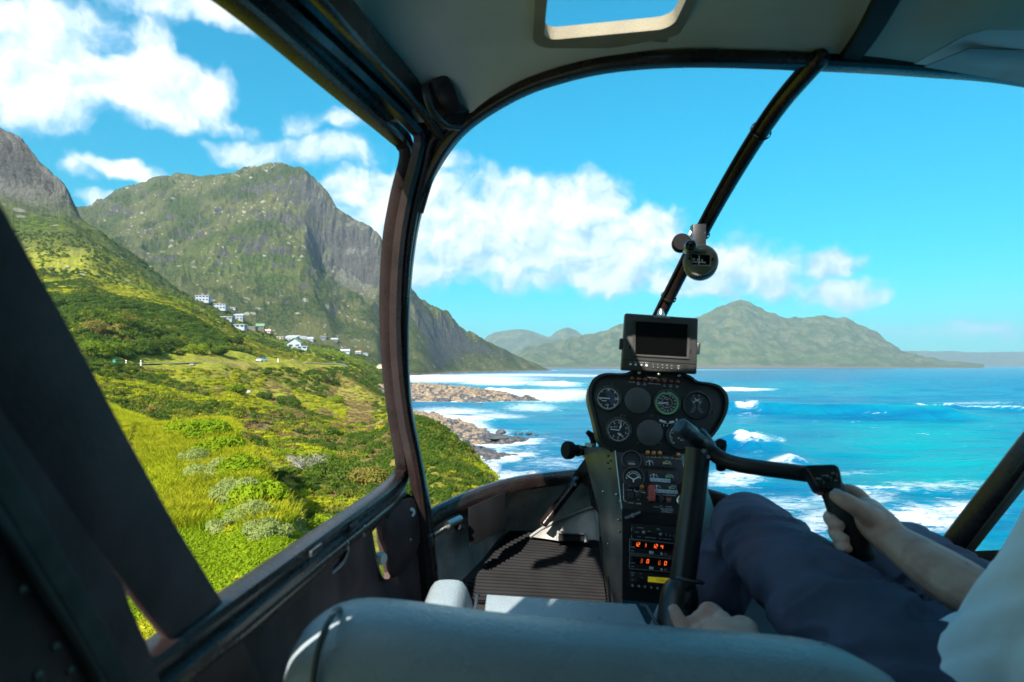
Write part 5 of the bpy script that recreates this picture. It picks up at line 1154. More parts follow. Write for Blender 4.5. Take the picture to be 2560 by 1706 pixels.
mb = MB(); mb.lathe(P(950,1396,1.17), (1,-.5,0), [(.012,-.006),(.0125,.004),(.010,.010),(.003,.010)], 8); mb.build('latch_block', M_PLAS, door)
mb = MB(); mb.tube(path([(926,1332,1.15),(936,1380,1.16),(948,1432,1.165),(958,1450,1.19)], 5), .003, 8, up=XAX); mb.build('slot_trim', M_ALU, door)
for (a, b, d) in [(862,1342,.955),(790,1400,.90),(906,1318,1.02),(903,1338,1.02),(1005,1340,1.28),(1022,1350,1.29),(735,1372,.78)]:
    mb = MB(); mb.lathe(P(a, b, d)+V((.004,0,0)), (1,-.4,.1), [(.0038,0),(.003,.002),(.001,.0026)], 10); mb.build('screw', M_SCREW, door)
for (a, b, d) in [(858,1318,.98),(760,1383,.80)]:
    mb = MB(); q = P(a, b, d)+V((.016,0,.004)); mb.box(q, V((.002,0,0)), V((0,.022,-.001)), V((0,0,.004))); mb.build('catch', M_ALU, door, bevel=.001)
mb = MB(); mb.add([P(*p) for p in [(1000,400,1.22),(975,608,1.257),(968,762,1.282),(973,903,1.302),(1000,1180,1.335),(800,1352,.872),(592,1508,.607),(300,1730,.427),(60,1880,.342),(-100,-500,.462),(400,-150,.562),(622,15,.662),(978,330,1.142)]], [tuple(range(13))]); mb.build('window_pane', M_PANE, door)

# ---- door pillar behind it and the rear door edge
pil = thing('door_pillar', PX(300, 1700, -.29), 'broad dark slanting pillar at the left edge, with a lighter worn band', 'pillar')
def px_poly(pts, X): return [PX(a, b, X) for a, b in pts]
mb = MB(); mb.plate(px_poly([(-60,395),(0,503),(140,755),(222,905),(305,1066),(435,1305),(557,1504),(600,1582),(680,1760),(520,1760),(428,1606),(368,1530),(309,1455),(150,1250),(-60,960),(-500,700),(-500,100)], -.268), (1,0,0), .006); mb.build('pillar_face', M_BRN, pil, bevel=.0015)
mb = MB(); mb.plate(px_poly([(-25,480),(-25,-760),(-620,-420),(-620,480)], -.275), (1,0,0), .03); mb.build('pillar_sun_block', M_BRN, pil)  # unseen plate up to the roof, added to block sun from the cushion
mb = MB(); mb.plate(px_poly([(-600,500),(-60,930),(120,1190),(309,1457),(330,1520),(368,1606),(440,1800),(-600,1800)], -.262), (1,0,0), .006); mb.build('pillar_foot', M_BRN, pil, bevel=.0015)
mb = MB(); mb.sweep([PX(p.x, p.y, -.254) for p in catmull([V((-200,900,0)), V((0,1200,0)), V((120,1400,0)), V((220,1570,0)), V((290,1700,0)), V((350,1830,0))], 5)], rr_prof(.017, .006), up=XAX); mb.build('harness_strap', mat('grey_webbing', (.050,.047,.043), .85, var=.2, nscale=30, bump=.001, bscale=700), pil)
mb = MB(); mb.sweep([PX(p.x, p.y, -.256) for p in catmull([V((-200,1120,0)), V((10,1320,0)), V((120,1480,0)), V((210,1620,0)), V((300,1800,0))], 5)], rr_prof(.010, .008), up=XAX); mb.build('pillar_seam', mat('worn_black', (.05,.047,.045), .35), pil)
for (a, b) in [(60,1474),(141,1618),(177,1676),(96,1690)]:
    mb = MB(); mb.lathe(PX(a, b, -.2605), (1,-.3,.1), [(.0028,-.002),(.0025,.001),(.001,.0016)], 12); mb.build('rivet', M_ALU, pil)

# ---- loose panels in the footwell
b1 = thing('kick_board', P(1215,1360,1.55), 'plain black board fixed to the grey nose wall', 'board')
mb = MB(); mb.plate([P(1173,1270,1.50), P(1263,1230,1.62), P(1262,1326,1.60), P(1175,1366,1.48)], (.5,-1,.2), .008); mb.build('face', M_RUB, b1, bevel=.001)
fp = thing('footwell_flap', P(1420,1350,1.85), 'grey carpet flap with pale piped edge beside the console', 'carpet')
mb = MB(); mb.plate([P(1325,1342,1.78), P(1362,1318,1.80), P(1420,1293,1.80), P(1488,1268,1.80), P(1494,1350,1.76), P(1396,1352,1.76)], (0,-1,.5), .006); mb.build('face', M_WALL, fp)
mb = MB(); mb.tube(path([(1325,1342,1.775),(1362,1317,1.795),(1420,1291,1.795),(1484,1268,1.795),(1490,1280,1.79),(1495,1352,1.755)], 5), .004, 8); mb.build('piping', mat('grey_piping', (.24,.24,.23), .8), fp)
vt = thing('floor_vent', P(1428,1352,1.75), 'small dark floor vent with grey trim at the head of the mat', 'vent')
mb = MB(); mb.plate([P(1397,1334,1.752), P(1461,1337,1.752), P(1462,1353,1.74), P(1396,1352,1.74)], (0,-1,.4), .004); mb.build('grille', M_RUB, vt)
mb = MB(); mb.sweep(path([(1393,1353,1.738),(1394,1331,1.75),(1463,1334,1.75),(1465,1356,1.738)], 1), rr_prof(.009, .008)); mb.build('trim', mat('grey_piping', (.24,.24,.23), .8), vt)
br = thing('nose_brace', P(1365,1305,1.74), 'black diagonal brace bar in the nose', 'brace')
mb = MB(); mb.sweep(path([(1356,1312,1.72),(1450,1192,1.80)], 1), rr_prof(.026, .02)); mb.build('bar', M_BLK, br, bevel=.002)
mb = MB(); mb.lathe(P(1437,1212,1.775), (0,-1,.3), [(.006,0),(.005,.003)], 10); mb.build('bolt', M_SCREW, br)
mb = MB(); mb.plate([P(1430,1190,1.78), P(1480,1120,1.62), P(1540,1098,1.56), P(1530,1150,1.58), P(1455,1192,1.76)], (-.3,-1,.3), .012); mb.build('gusset', M_ALU, br, bevel=.002)
mb = MB(); mb.plate([P(1440,1192,1.80), P(1500,1140,1.64), P(1512,1300,1.70), P(1478,1265,1.76), P(1470,1220,1.79)], (-.6,-1,0), .01); mb.build('web', M_BLK, br)
rod = thing('hose_rod', P(1085,1345,1.38), 'slim metal rod with clamp on the left nose wall', 'rod')
mb = MB(); mb.tube(path([(1082,1340,1.36),(1100,1328,1.40),(1148,1300,1.46)], 4), .006, 12); mb.build('tube', M_ALU, rod)
mb = MB(); mb.tube([P(1118,1314,1.405), P(1150,1298,1.45)], .0095, 12); mb.build('sleeve', M_STEEL, rod)
mb = MB(); mb.lathe(P(1147,1318,1.44), (0,-1,.2), [(.009,-.01),(.010,0),(.006,.008)], 14); mb.build('knob', M_RUB, rod)
mb = MB(); mb.box(P(1075,1352,1.35), V((.006,0,0)), V((0,.012,0)), V((0,0,.014))); mb.build('bracket', M_ALU, rod, bevel=.002)

fm = thing('floor_mat', P(1320,1500,1.46), 'ribbed black rubber floor mat before the left seat', 'mat')
A, B, C, Dq = P(1275,1330,1.84), P(1495,1352,1.84), P(1516,1520,1.45), P(1108,1500,1.45)
mb = MB(); mb.plate([A, B, C, Dq], (0,-.3,1), .004); mb.build('sheet', M_RUB, fm)
NR = 24
for i in range(NR):
    s = (i+.5)/NR; a, b = A.lerp(Dq, s), B.lerp(C, s); e = (Dq-A)*(1/NR*.32); up_ = V((0, 0, .006)); mid = (a+b)/2-V((0,0,.0015))
    mb = MB(); pts = catmull([a+up_*.2, a.lerp(b, .3)+up_*.35, b.lerp(a, .3)+up_*.35, b+up_*.2], 3)
    mb.sweep(pts, [(-.0052,0),(.0052,0),(.0042,.004),(.002,.0058),(-.002,.0058),(-.0042,.004)]); mb.build('rib', M_RUB, fm)

# sun visor folded at the right
vs_ = thing('sun_visor', P(2440,120,.80), 'pale blue grey translucent sun visor folded against the roof at right', 'visor')
def m_visor():
    m = mat('visor_plastic', (.13,.165,.18), .35, var=.15, nscale=4); return m
mb = MB(); mb.plate([P(2285,160,.90), P(2415,88,.80), P(2470,74,.77), P(2640,78,.74), P(2660,210,.86), P(2480,190,.90), P(2360,168,.90)], (-.1,-.8,-.6), .003); mb.build('panel', m_visor(), vs_)
mb = MB(); mb.plate([P(2310,168,.885), P(2425,122,.825), P(2640,128,.79), P(2660,230,.86), P(2480,196,.885)], (-.1,-.8,-.6), .003); mb.build('fold', m_visor(), vs_)

# ---- seats
def seat_back(name, sts, D0, th, low, label, parent_label_cat='seat'):
    root = thing(name, P(sts[len(sts)//2][0], 1706, D0)-V((0,0,.3)), label, 'seat'); return root
seat = seat_back('front_seat', [(1280,0)], .6, .1, -.8, 'grey blue leather front seat on the left, seen over its backrest')
def cush(sts, nm, mt, D0, th, low, rnd=.045, bulge=.0):
    """upholstered slab: stations (px, top row) at its crest; profile rounded over the top"""
    mb = MB(); rows = []
    for (px, py, k) in sts:
        top = P(px, py, D0); r = rnd; f = D0-th/2-(bulge*k); b = D0+th/2
        pr = [(f, low), (f-.006*k, top.z-.25), (f-.004*k, top.z-.12), (f, top.z-r*1.3), (f+r*.22, top.z-r*.45), (f+r*.7, top.z-r*.10), (D0, top.z), (b-r*.7, top.z-r*.10), (b-r*.22, top.z-r*.45), (b, top.z-r*1.3), (b, low)]
        c = D0; rows.append([V((top.x, c+(y-c)*(.35+.65*k), z)) for y, z in pr])
    rows = [list(r) for r in zip(*[catmull([r[j] for r in rows], 5) for j in range(len(rows[0]))])]
    mb.grid(rows); return mb.build(nm, mt, seat)
cush([(848,1521,1),(900,1513,1),(1000,1519,1),(1200,1546,1),(1400,1566,1),(1600,1581,1),(1800,1597,1),(1960,1609,1),(2060,1622,1),(2130,1640,.9),(2190,1668,.7),(2225,1690,.45)], 'backrest', M_SEAT, .605, .125, -.75)
cush([(741,1700,.25),(738,1640,.5),(752,1590,.75),(785,1550,.9),(828,1527,1.0),(846,1522,.98)], 'backrest_bolster', M_SEAT, .605, .125, -.75)
sm_ = catmull([P(848,1523,.606), P(838,1530,.575), P(815,1570,.545), P(792,1640,.541), P(778,1740,.541), P(770,1830,.541)], 6)
mb = MB(); mb.tube(sm_, .003, 8, up=(0,1,0)); mb.build('piping', M_PIPE, seat)
def pad(nm, x0, x1, top, y0, y1, th, rnd, crown=.0, roll=0.0):
    mb = MB(); rows = []; N, M2 = 14, 12
    for i in range(N+1):
        u = i/N; x = x0+(x1-x0)*u; row = []
        ex = min(1, (1-abs(2*u-1))*(x1-x0)/2/rnd) if rnd else 1; kx = math.sqrt(max(0, 1-(1-ex)**2))
        for j in range(M2+1):
            v = j/M2; y = y0+(y1-y0)*v; ey = min(1, (1-v)*(y1-y0)/rnd); ky = math.sqrt(max(0, 1-(1-ey)**2))
            row.append(V((x, y, top-th+th*min(kx, ky)*(1)+crown*math.sin(u*math.pi)*kx-roll*(x-x0))))
        rows.append(row)
    mb.grid(rows); return mb.build(nm, M_SEAT, seat)
D_s = 1.16
def X_(px, D=D_s): return (px-CX)/F*D
ztop = lambda py, D=D_s-.05: (HY-py)/F*D
pad('cushion_bolster', X_(1050), X_(1204), ztop(1468), .68, D_s, .16, .040, .010)
pad('cushion', X_(1190), X_(1608), ztop(1488), .68, D_s-.005, .14, .014, .0, .064)
pad('cushion_bolster', X_(1596), X_(1720), ztop(1514), .68, D_s, .16, .04, .006)
for px, py in ((1197, 1486), (1601, 1512)):
    mb = MB(); mb.tube([V((X_(px), y, ztop(py)-.001-.02*max(0, (y-D_s+.06)/.06)**2)) for y in np.linspace(.68, D_s-.002, 10)], .003, 8); mb.build('seam', M_PIPE, seat)
seat2 = thing('pilot_seat', V((.72,.7,-.7)), 'grey blue leather pilot seat under the pilot at right', 'seat')
_s = seat; seat = seat2
pad('cushion', .40, 1.0, -.47, .55, 1.08, .16, .05, .01)
mb = MB(); mb.tube(catmull([V((.402,.62,-.50)), V((.405,.8,-.478)), V((.41,1.0,-.48)), V((.43,1.07,-.53))], 6), .005, 8); mb.build('piping', M_PIPE, seat2)
mb = MB(); mb.box(V((.74,.42,-.50)), V((.24,0,0)), V((0,.05,.01)), V((0,-.02,.20))); mb.build('backrest', M_SEAT, seat2, bevel=.03, seg=4)
seat = _s
# ================================================================== INSTRUMENTS AND CONTROLS
M_PRINT = mat('white_print', (.72, .74, .74), .6, var=.03)
M_DIM = mat('dim_print', (.32, .33, .33), .6, var=.05)
M_GREEN = mat('green_arc', (.10, .62, .16), .6, var=.05)
M_DIAL = mat('dial_black', (.012, .013, .015), .5, var=.1)
M_DIALB = mat('dial_bluegrey', (.05, .055, .085), .4, var=.1)
M_BLANK = mat('blank_cover', (.055, .055, .058), .55, var=.08, nscale=30)
M_BEZEL = mat('bezel_black', (.02, .02, .021), .35, var=.1)
M_AMBER = mat('amber_lamp', (.55, .20, .03), .25, var=.15, nscale=120)
M_REDL = mat('dull_red_lamp', (.22, .035, .015), .3, var=.2, nscale=120)
M_RED = mat('red_plastic', (.36, .06, .045), .4, var=.1)
M_LCD = mat('red_digits', (.8, .1, .02), .5, emit=(1.0, .12, .02), estr=.7)
M_LCDD = mat('dim_red_digits', (.3, .05, .02), .5, emit=(1.0, .12, .02), estr=.22)
M_LCDY = mat('lcd_yellow', (.20, .19, .01), .5, var=.1, emit=(.7, .62, .02), estr=.10)
M_GLOSS = mat('screen_glass', (.002, .002, .002), .12, var=.0, spec=.25)
M_STRIP = mat('pale_decal', (.36, .44, .52), .6, var=.08, nscale=80)
ROLL = math.radians(4.6)

# ---- upper instrument pod
pod = thing('instrument_panel', P(1645, 1130, 1.46), 'black mushroom shaped upper instrument panel with six round gauges', 'instrument panel')
pp_ = Plane(P(1645, 1000, 1.45), (-.06, -1, .16), ROLL)
out = [(1577,929),(1610,925),(1680,929),(1722,940),(1742,954),(1772,958),(1797,966),(1814,984),(1819,1010),(1812,1040),(1795,1072),(1775,1098),(1757,1114),(1740,1128),(1710,1135),(1650,1134),(1570,1129),(1530,1126),(1508,1116),(1495,1097),(1488,1068),(1480,1035),(1472,1005),(1470,980),(1477,956),(1492,941),(1515,934),(1545,935),(1563,934)]
oc = [(p.x, p.y) for p in catmull([V((a, b, 0)) for a, b in out], 3, True)]
mb = MB(); mb.plate(pp_.quad(oc), pp_.n, .085); mb.build('housing', M_CON, pod, bevel=.006, seg=3)
cx_, cy_ = 1645, 1030
rimo = oc; rimi = [(cx_+(a-cx_)*.955, cy_+(b-cy_)*.945) for a, b in oc]
mb = MB(); n_ = len(oc)
L0 = pp_.quad(rimo, .001); L1 = pp_.quad(rimo, .010); L2 = pp_.quad(rimi, .011); L3 = pp_.quad(rimi, .0008)
mb.add(L0+L1+L2+L3, [(k*n_+i, k*n_+(i+1)%n_, (k+1)*n_+(i+1)%n_, (k+1)*n_+i) for k in range(3) for i in range(n_)]); mb.build('rim', M_CON, pod, angle=60)
def gauge(pl, px, py, r, root, dial, name='gauge', label=None):
    mb = MB(); pl.dish(mb, px, py, [(r+5, .0012), (r+4, .006), (r+1.5, .007), (r, .0045), (r-.5, .0018), (.2, .0018)], 40); g = mb.build(name, M_BEZEL, root)
    if label: g['label'] = label
    mb = MB(); pl.disc(mb, px, py, r-.5, .0026, 40); mb.build('dial', dial, g); return g
OF = .0036
g = gauge(pp_, 1520, 997, 28, pod, M_DIAL, label='round dial with white numbers and a blue grey sector')
mb = MB(); c = pp_.at(1520, 997, .0031); k = pp_.k(1520, 997)
mb.add([c]+[c+(pp_.r*math.sin(math.radians(a))+pp_.u*math.cos(math.radians(a)))*20*k for a in range(-30, 151, 12)], [(0, i, i+1) for i in range(1, 16)]); mb.build('sector', M_DIALB, g)
mb = MB()
for i in range(40): pp_.tick(mb, 1520, 997, i*9, 21 if i % 5 == 0 else 24, 27, 1.5, OF)
for t_, a, b in (('10',1520,976),('20',1540,998),('10',1517,1013),('5',1537,982),('5',1536,1013),('0',1501,998)): pp_.text(mb, t_, a, b, 8.5, OF)
mb.build('markings', M_PRINT, g)
mb = MB(); pp_.tick(mb, 1520, 997, -90, -4, 22, 2.4, .0046); pp_.tick(mb, 1512, 1003, -90, -4, 8, 1.6, .0044); mb.build('needle', M_PRINT, g)
for (a, b, r) in ((1594,1002,31),(1624,1083,31)):
    mb = MB(); pp_.dish(mb, a, b, [(r+2, .001), (r+1.5, .004), (r, .0048), (.2, .0052)], 40); mb.build('blank_cover', M_BLANK, pod)
g = gauge(pp_, 1667, 1008, 29, pod, M_DIAL, label='airspeed dial ringed in green')
mb = MB(); pp_.ring(mb, 1667, 1008, 26.4, 28.6, OF, -255, 92, 60); mb.build('green_arc', M_GREEN, g)
mb = MB()
for i in range(36):
    if i % 9 != 0 or True: pp_.tick(mb, 1667, 1008, i*10, 23.2, 26.2, 1.1, OF)
for i, t_ in enumerate(['20','30','40','50','60','70','80','90','100','110','120','130','140']):
    a = math.radians(22+i*25.5); pp_.text(mb, t_, 1667+19.5*math.sin(a)+.5, 1008-19.5*math.cos(a), 5.2, OF)
pp_.text(mb, 'KNOTS', 1668, 986, 4.5, OF); pp_.text(mb, 'IAS', 1663, 995, 4, OF)
for i in range(24): pp_.tick(mb, 1667, 1008, i*15+4, 11.5, 13.5, 1.0, OF)
for t_, a, b in (('MPH',1667,1000),('PRESS',1669,1013),('KT',1667,1018)): pp_.text(mb, t_, a, b, 3.6, OF)
mb.build('markings', M_PRINT, g)
mb = MB(); pp_.tick(mb, 1667, 1008, -97, -3, 22, 2.6, .0046); mb.build('needle', M_PRINT, g)
g = gauge(pp_, 1742, 1014, 31, pod, M_DIAL, label='dual dial lettered E and R')
mb = MB(); pp_.text(mb, 'E', 1734, 991, 8, OF); pp_.text(mb, 'R', 1747, 991, 8, OF)
for s in (-1, 1):
    for i in range(9):
        u = i/8; x = 1741+s*(4+9*abs(u-.45)**1.3*2.2); y = 998+u*34
        pp_.line(mb, [(x-s*1.0, y), (x+s*(4.5 if i % 2 == 0 else 2.8), y-1)], 0.7, OF)
    pp_.line(mb, [(1741-s*9, 1004), (1741+s*2, 1001), (1741+s*4, 998)], 0.9, OF)
    pp_.line(mb, [(1741+s*3, 1018), (1741+s*9, 1031)], 0.8, OF)
for t_, a, b in (('10',1728,1004),('10',1753,1005),('9',1733,1011),('9',1749,1012),('6',1729,1031),('6',1752,1032)): pp_.text(mb, t_, a, b, 4.5, OF)
mb.build('markings', M_DIM, g)
mb = MB(); pp_.tick(mb, 1738, 1004, 55, -8, 12, 1.1, .0046); pp_.tick(mb, 1745, 1004, -55, -8, 12, 1.1, .0044); mb.build('needle', M_PRINT, g)
g = gauge(pp_, 1546, 1076, 28, pod, M_DIAL, label='altimeter dial lettered ALT')
mb = MB()
for i in range(50): pp_.tick(mb, 1546, 1076, i*7.2, 22.5 if i % 5 == 0 else 24.6, 27, 1.2, OF)
for i in range(10):
    a = math.radians(i*36+4.6)
    if i == 7: continue
    pp_.text(mb, str(i), 1546+19*math.sin(a), 1076-19*math.cos(a), 7.5, OF)
pp_.text(mb, 'ALT', 1538, 1068, 5.5, OF)
for i in range(4): pp_.line(mb, [(1543+i*2, 1083), (1549+i*2, 1090)], 1.0, OF)
mb.build('markings', M_PRINT, g)
mb = MB(); pp_.tick(mb, 1546, 1076, -88, -2, 20, 2.0, .0044); pp_.tick(mb, 1549, 1072, 8, -2, 20, 1.6, .0046); pp_.poly(mb, [(1547,1070),(1554,1062),(1553,1068),(1549,1073)], .0048); mb.build('needle', M_PRINT, g)
g = gauge(pp_, 1701, 1090, 31, pod, M_DIAL, label='manifold dial half hidden by the stick')
mb = MB()
for i in range(26): pp_.tick(mb, 1701, 1090, -140+i*8, 24.5 if i % 5 else 22, 28, 1.2, OF)
for t_, a, b in (('15',1690,1068),('10',1681,1083),('5',1680,1096),('IN',1696,1096),('HG',1704,1101),('25',1718,1100)): pp_.text(mb, t_, a, b, 5.5, OF)
mb.build('markings', M_PRINT, g)
mb = MB(); pp_.tick(mb, 1701, 1090, -60, -3, 20, 1.6, .0046); mb.build('needle', M_PRINT, g)
# slip ball
mb = MB()
arc = [pp_.at(1648+i*4.5, 1051+4.5*math.sin(math.pi*(i+.5)/9)+i*.45, .004) for i in range(9)]
mb.tube(arc, .0032, 10, up=(0,1,0)); sb_ = mb.build('slip_tube', mat('slip_glass', (.55,.60,.58), .2, var=.1), pod)
mb = MB(); pp_.dish(mb, 1668, 1055, [(4, .007), (3.4, .009), (.5, .0095)], 14); mb.build('ball', M_CON, sb_)
mb = MB()
for i in range(5): pp_.tick(mb, 1650+i*9, 1065+i*.7, 0, 0, 4, 1.8, .0016)
pp_.rect(mb, 1691, 1050, 3, 6, .0016); mb.build('scale', M_PRINT, sb_)
for i in range(8):      # warning lights along the brow
    a, b = 1580+i*16.2, 947+i*1.25
    mb = MB(); pp_.dish(mb, a, b, [(5.5, .0012), (5.2, .005), (4.4, .006), (.3, .0066)], 16); l_ = mb.build('warning_light', M_REDL, pod)
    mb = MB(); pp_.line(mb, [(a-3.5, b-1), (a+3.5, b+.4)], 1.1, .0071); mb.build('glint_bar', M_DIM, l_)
mb = MB()
for i, t_ in enumerate(['CLUTCH','MR TEMP','MR CHIP','CARBON','STARTER','TR CHIP','LOW FUEL','LOW RPM']):
    w = t_.split(' ')
    for j, q in enumerate(w): pp_.text(mb, q, 1579+i*16.2, 956+i*1.25+j*4, 3.6, .0018)
mb.build('light_lettering', M_PRINT, pod)
for (a, b) in ((1596,934),(1645,938),(1695,941)):
    mb = MB(); pp_.dish(mb, a, b, [(4, .010), (3.6, .0135), (2, .0145)], 14); mb.build('thumb_screw', mat('brass_screw', (.45,.40,.28), .3, metal=.9), pod)
for (a, b) in ((1530,962),(1675,975),(1750,980),(1553,1039),(1628,1040),(1562,1040),(1595,1107),(1650,1110),(1500,1020),(1785,1030)):
    mb = MB(); pp_.dish(mb, a, b, [(3, .001), (2.6, .0022), (1, .0026)], 12); mb.build('screw', M_ALU, pod)

# ---- lower console
con = thing('console', P(1630, 1500, 1.3), 'black centre console with switch panel and radio stack below the gauges', 'console')
c1 = Plane(P(1630, 1200, 1.40), (-.05, -1, .42), ROLL)
face = [(1539,1122),(1702,1136),(1735,1293),(1556,1273)]
mb = MB(); mb.plate(c1.quad(face), c1.n, .02); mb.build('switch_panel', M_CON, con, bevel=.0015)
q0, q1, q2, q3 = c1.quad(face)
c2 = Plane(c1.at(1645, 1283)+V((0, -.004, 0)), (-.04, -1, .10), ROLL)
low = [(1556,1274),(1735,1293),(1748,1520),(1556,1500)]
mb = MB(); mb.plate(c2.quad(low), c2.n, .02); mb.build('radio_panel', M_CON, con)
r_ = c2.quad(low)
# left flank: folded sheet metal
mb = MB(); bt = P(1492, 1098, 1.52); b2 = P(1500, 1300, 1.72); b3 = P(1506, 1520, 1.60); b1_ = P(1470,1130,1.60)
fl_ = [[P(1455,1120,1.56), P(1512,1118,1.48), q0], [P(1500,1290,1.60), P(1520,1285,1.49), q3], [P(1506,1370,1.62), P(1528,1370,1.48), r_[0].lerp(r_[3], .45)], [P(1516,1560,1.60), P(1540,1560,1.46), r_[3]+V((0,0,-.08))]]
mb.grid(fl_); mb.build('side_panel', mat('console_flank', (.20,.195,.17), .36, metal=.35, var=.25, nscale=7, rvar=.2), con, angle=25)
mb = MB(); mb.grid([[q1, P(1740,1125,1.60)], [q2, P(1790,1290,1.62)], [r_[2], P(1800,1520,1.62)]]); mb.build('side_panel', M_CON, con)
mb = MB(); mb.tube([q0+V((-.001,-.001,0)), q3+V((-.001,-.001,0))], .0016, 6); mb.build('edge_trim', M_STEEL, con)
for (a, b) in ((1526,1128),(1534,1135),(1520,1140),(1525,1152),(1519,1158),(1531,1160),(1523,1172),(1531,1176)):
    q = P(a, b, 1.445); mb = MB(); mb.lathe(q, (-.8,-.7,.2), [(.0022,-.004),(.002,.001),(.0008,.0016)], 8); mb.build('rivet', M_CON, con)
for (a, b, d) in ((1507,1229,1.46),(1540,1236,1.40),(1545,1300,1.375),(1546,1330,1.37),(1519,1360,1.43),(1550,1253,1.385)):
    mb = MB(); mb.lathe(P(a, b, d), (-.7,-.7,.2), [(.003,-.006),(.0026,.001),(.001,.0018)], 8); mb.build('screw', M_SCREW, con)
O2 = .0012
# annunciators
for (a, b, on) in ((1619,1133,1),(1634,1134,1),(1649,1134,1),(1665,1135,0),(1681,1136,0),(1695,1138,1)):
    mb = MB(); c1.dish(mb, a, b, [(5.6, 0), (5.4, .004), (4.4, .0065), (1.5, .008)] if on else [(3.4, 0), (3, .002), (1, .0026)], 18); mb.build('annunciator', M_AMBER if on else M_BEZEL, con)
mb = MB()
for t_, a, b in (('OIL',1620,1143),('MR CHIP',1634,1144),('BAT',1649,1144),('CLUTCH',1665,1145),('ALT',1681,1146),('GOV OFF',1695,1148)): c1.text(mb, t_, a, b, 3.6, O2)
mb.build('annunciator_lettering', M_PRINT, con)
# two round gauges at left
g = gauge(c1, 1578, 1152, 21, con, M_DIAL); mb = MB(); c1.text(mb, 'ON 0 0 0', 1577, 1156, 4.4, .0036); c1.rect(mb, 1579, 1161, 17, 4, .0034); mb.build('markings', M_DIM, g)
g = gauge(c1, 1583, 1195, 23, con, M_DIAL); mb = MB()
for i in range(19): c1.tick(mb, 1583, 1197, -95+i*10, 15 if i % 3 == 0 else 17, 19, 1.2, .0036)
c1.ring(mb, 1583, 1197, 12.5, 13.6, .0036, 10, 170, 20); mb.build('markings', M_PRINT, g)
mb = MB(); c1.tick(mb, 1583, 1200, 62, -2, 17, 2.2, .0046); c1.tick(mb, 1583, 1200, -62, -2, 15, 2.0, .0044); c1.tick(mb, 1583, 1200, 180, -2, 7, 3, .0044); mb.build('needle', M_PRINT, g)
# three rectangular engine gauges
for i, (a, b, w) in enumerate(((1648,1158,82),(1656,1192,72),(1664,1220,74))):
    mb = MB(); c1.block(mb, a, b, w, 25 if i < 2 else 20, .003); gg = mb.build('engine_gauge', M_DIAL, con, bevel=.0008)
    mb = MB(); cc = [(a-w*.30, b), (a+w*.24, b+1)]
    for s, (u, v) in enumerate(cc):
        for j in range(6): c1.tick(mb, u, v+6, -50+j*20, 9, 12 if j % 2 else 13, 1.1, .0036)
        for j, t_ in enumerate(('0', '5')[:2]): c1.text(mb, t_, u-9+j*18, v+4, 4, .0036)
    c1.line(mb, [(cc[0][0], cc[0][1]+7), (cc[0][0]-1, cc[0][1]-6)], 1.4, .0040); mb.build('markings', M_PRINT, gg)
    mb = MB(); c1.line(mb, [(a+w*.10, b+1), (a+w*.30, b+2.4)], 2.2, .0038); mb.build('green_band', M_GREEN if i else mat('yellow_band', (.6,.55,.05), .6), gg)
    if i:
        mb = MB(); c1.block(mb, a-6+(i-1)*4, b+10, (50, 62)[i-1], 9, .0016, .003); d_ = mb.build('decal', M_STRIP, gg)
        mb = MB()
        for j in range(5): c1.text(mb, 'OIL FUEL'[j:j+3], a-24+(i-1)*3+j*10, b+9.5+j*.8, 4.5, .0050)
        mb.build('decal_lettering', M_CON, d_)
# switches
mb = MB(); c1.line(mb, [(1572,1209),(1558,1209),(1559,1250),(1566,1256)], 1.2, O2); c1.line(mb, [(1572,1209),(1584,1213),(1587,1228),(1598,1231),(1614,1233)], 1.2, O2); c1.line(mb, [(1634,1236),(1690,1240)], 1.2, O2); c1.line(mb, [(1718,1232),(1726,1268),(1716,1272)], 1.2, O2)
for t_, a, b in (('STROBE',1573,1226),('BAT',1576,1236),('ON',1577,1247),('ALT',1596,1249),('CLUTCH',1604,1228),('MASTER',1577,1258),('STROBE',1596,1260),('CLUTCH',1640,1268),('A/C',1652,1266),('BLOWER',1672,1268),('START',1708,1271),('BOTH',1718,1268),('AVOID OPERATION',1666,1273),('CAUTION LOW G',1668,1277),('SEE EMERGENCY',1667,1281),('OFF',1652,1254),('OFF',1671,1256)): c1.text(mb, t_, a, b, 3.6, O2)
mb.build('switch_lettering', M_PRINT, con)
for (a, b, nm, mt) in ((1577,1241,'rocker_switch',M_BEZEL),(1596,1238,'rocker_switch',M_BEZEL),(1652,1245,'rocker_switch',M_BEZEL),(1671,1247,'rocker_switch',M_RED)):
    mb = MB(); c1.block(mb, a, b, 13, 15, .004); s_ = mb.build(nm, M_BEZEL, con, bevel=.0008)
    mb = MB(); c1.block(mb, a, b+4, 11, 7, .003, .004); mb.build('rocker', mt, s_, bevel=.0006)
mb = MB(); c1.dish(mb, 1604, 1219, [(6.4, 0), (6, .005), (4.6, .008), (1.5, .0095)], 18); mb.build('annunciator', M_AMBER, con)
mb = MB(); c1.dish(mb, 1574, 1218, [(6, 0), (5.4, .003), (2.6, .004), (2.2, .011), (.5, .012)], 14); mb.build('toggle_switch', M_BEZEL, con)
mb = MB(); k_ = c1.k(1627, 1237); base_ = c1.at(1627, 1237, .009); mb.box(base_, c1.r*8*k_, c1.u*20*k_, c1.n*.009); gc = mb.build('guard_cover', M_RED, con, bevel=.002)
mb = MB(); c1.dish(mb, 1618, 1246, [(2.5, .004), (2.3, .014)], 10); mb.build('hinge_pin', M_STEEL, gc)
mb = MB(); c1.dish(mb, 1704, 1252, [(13, 0), (12.6, .003), (10, .0042), (8.5, .003), (8, .007), (.5, .008)], 24); kb = mb.build('key_switch', M_STEEL, con)
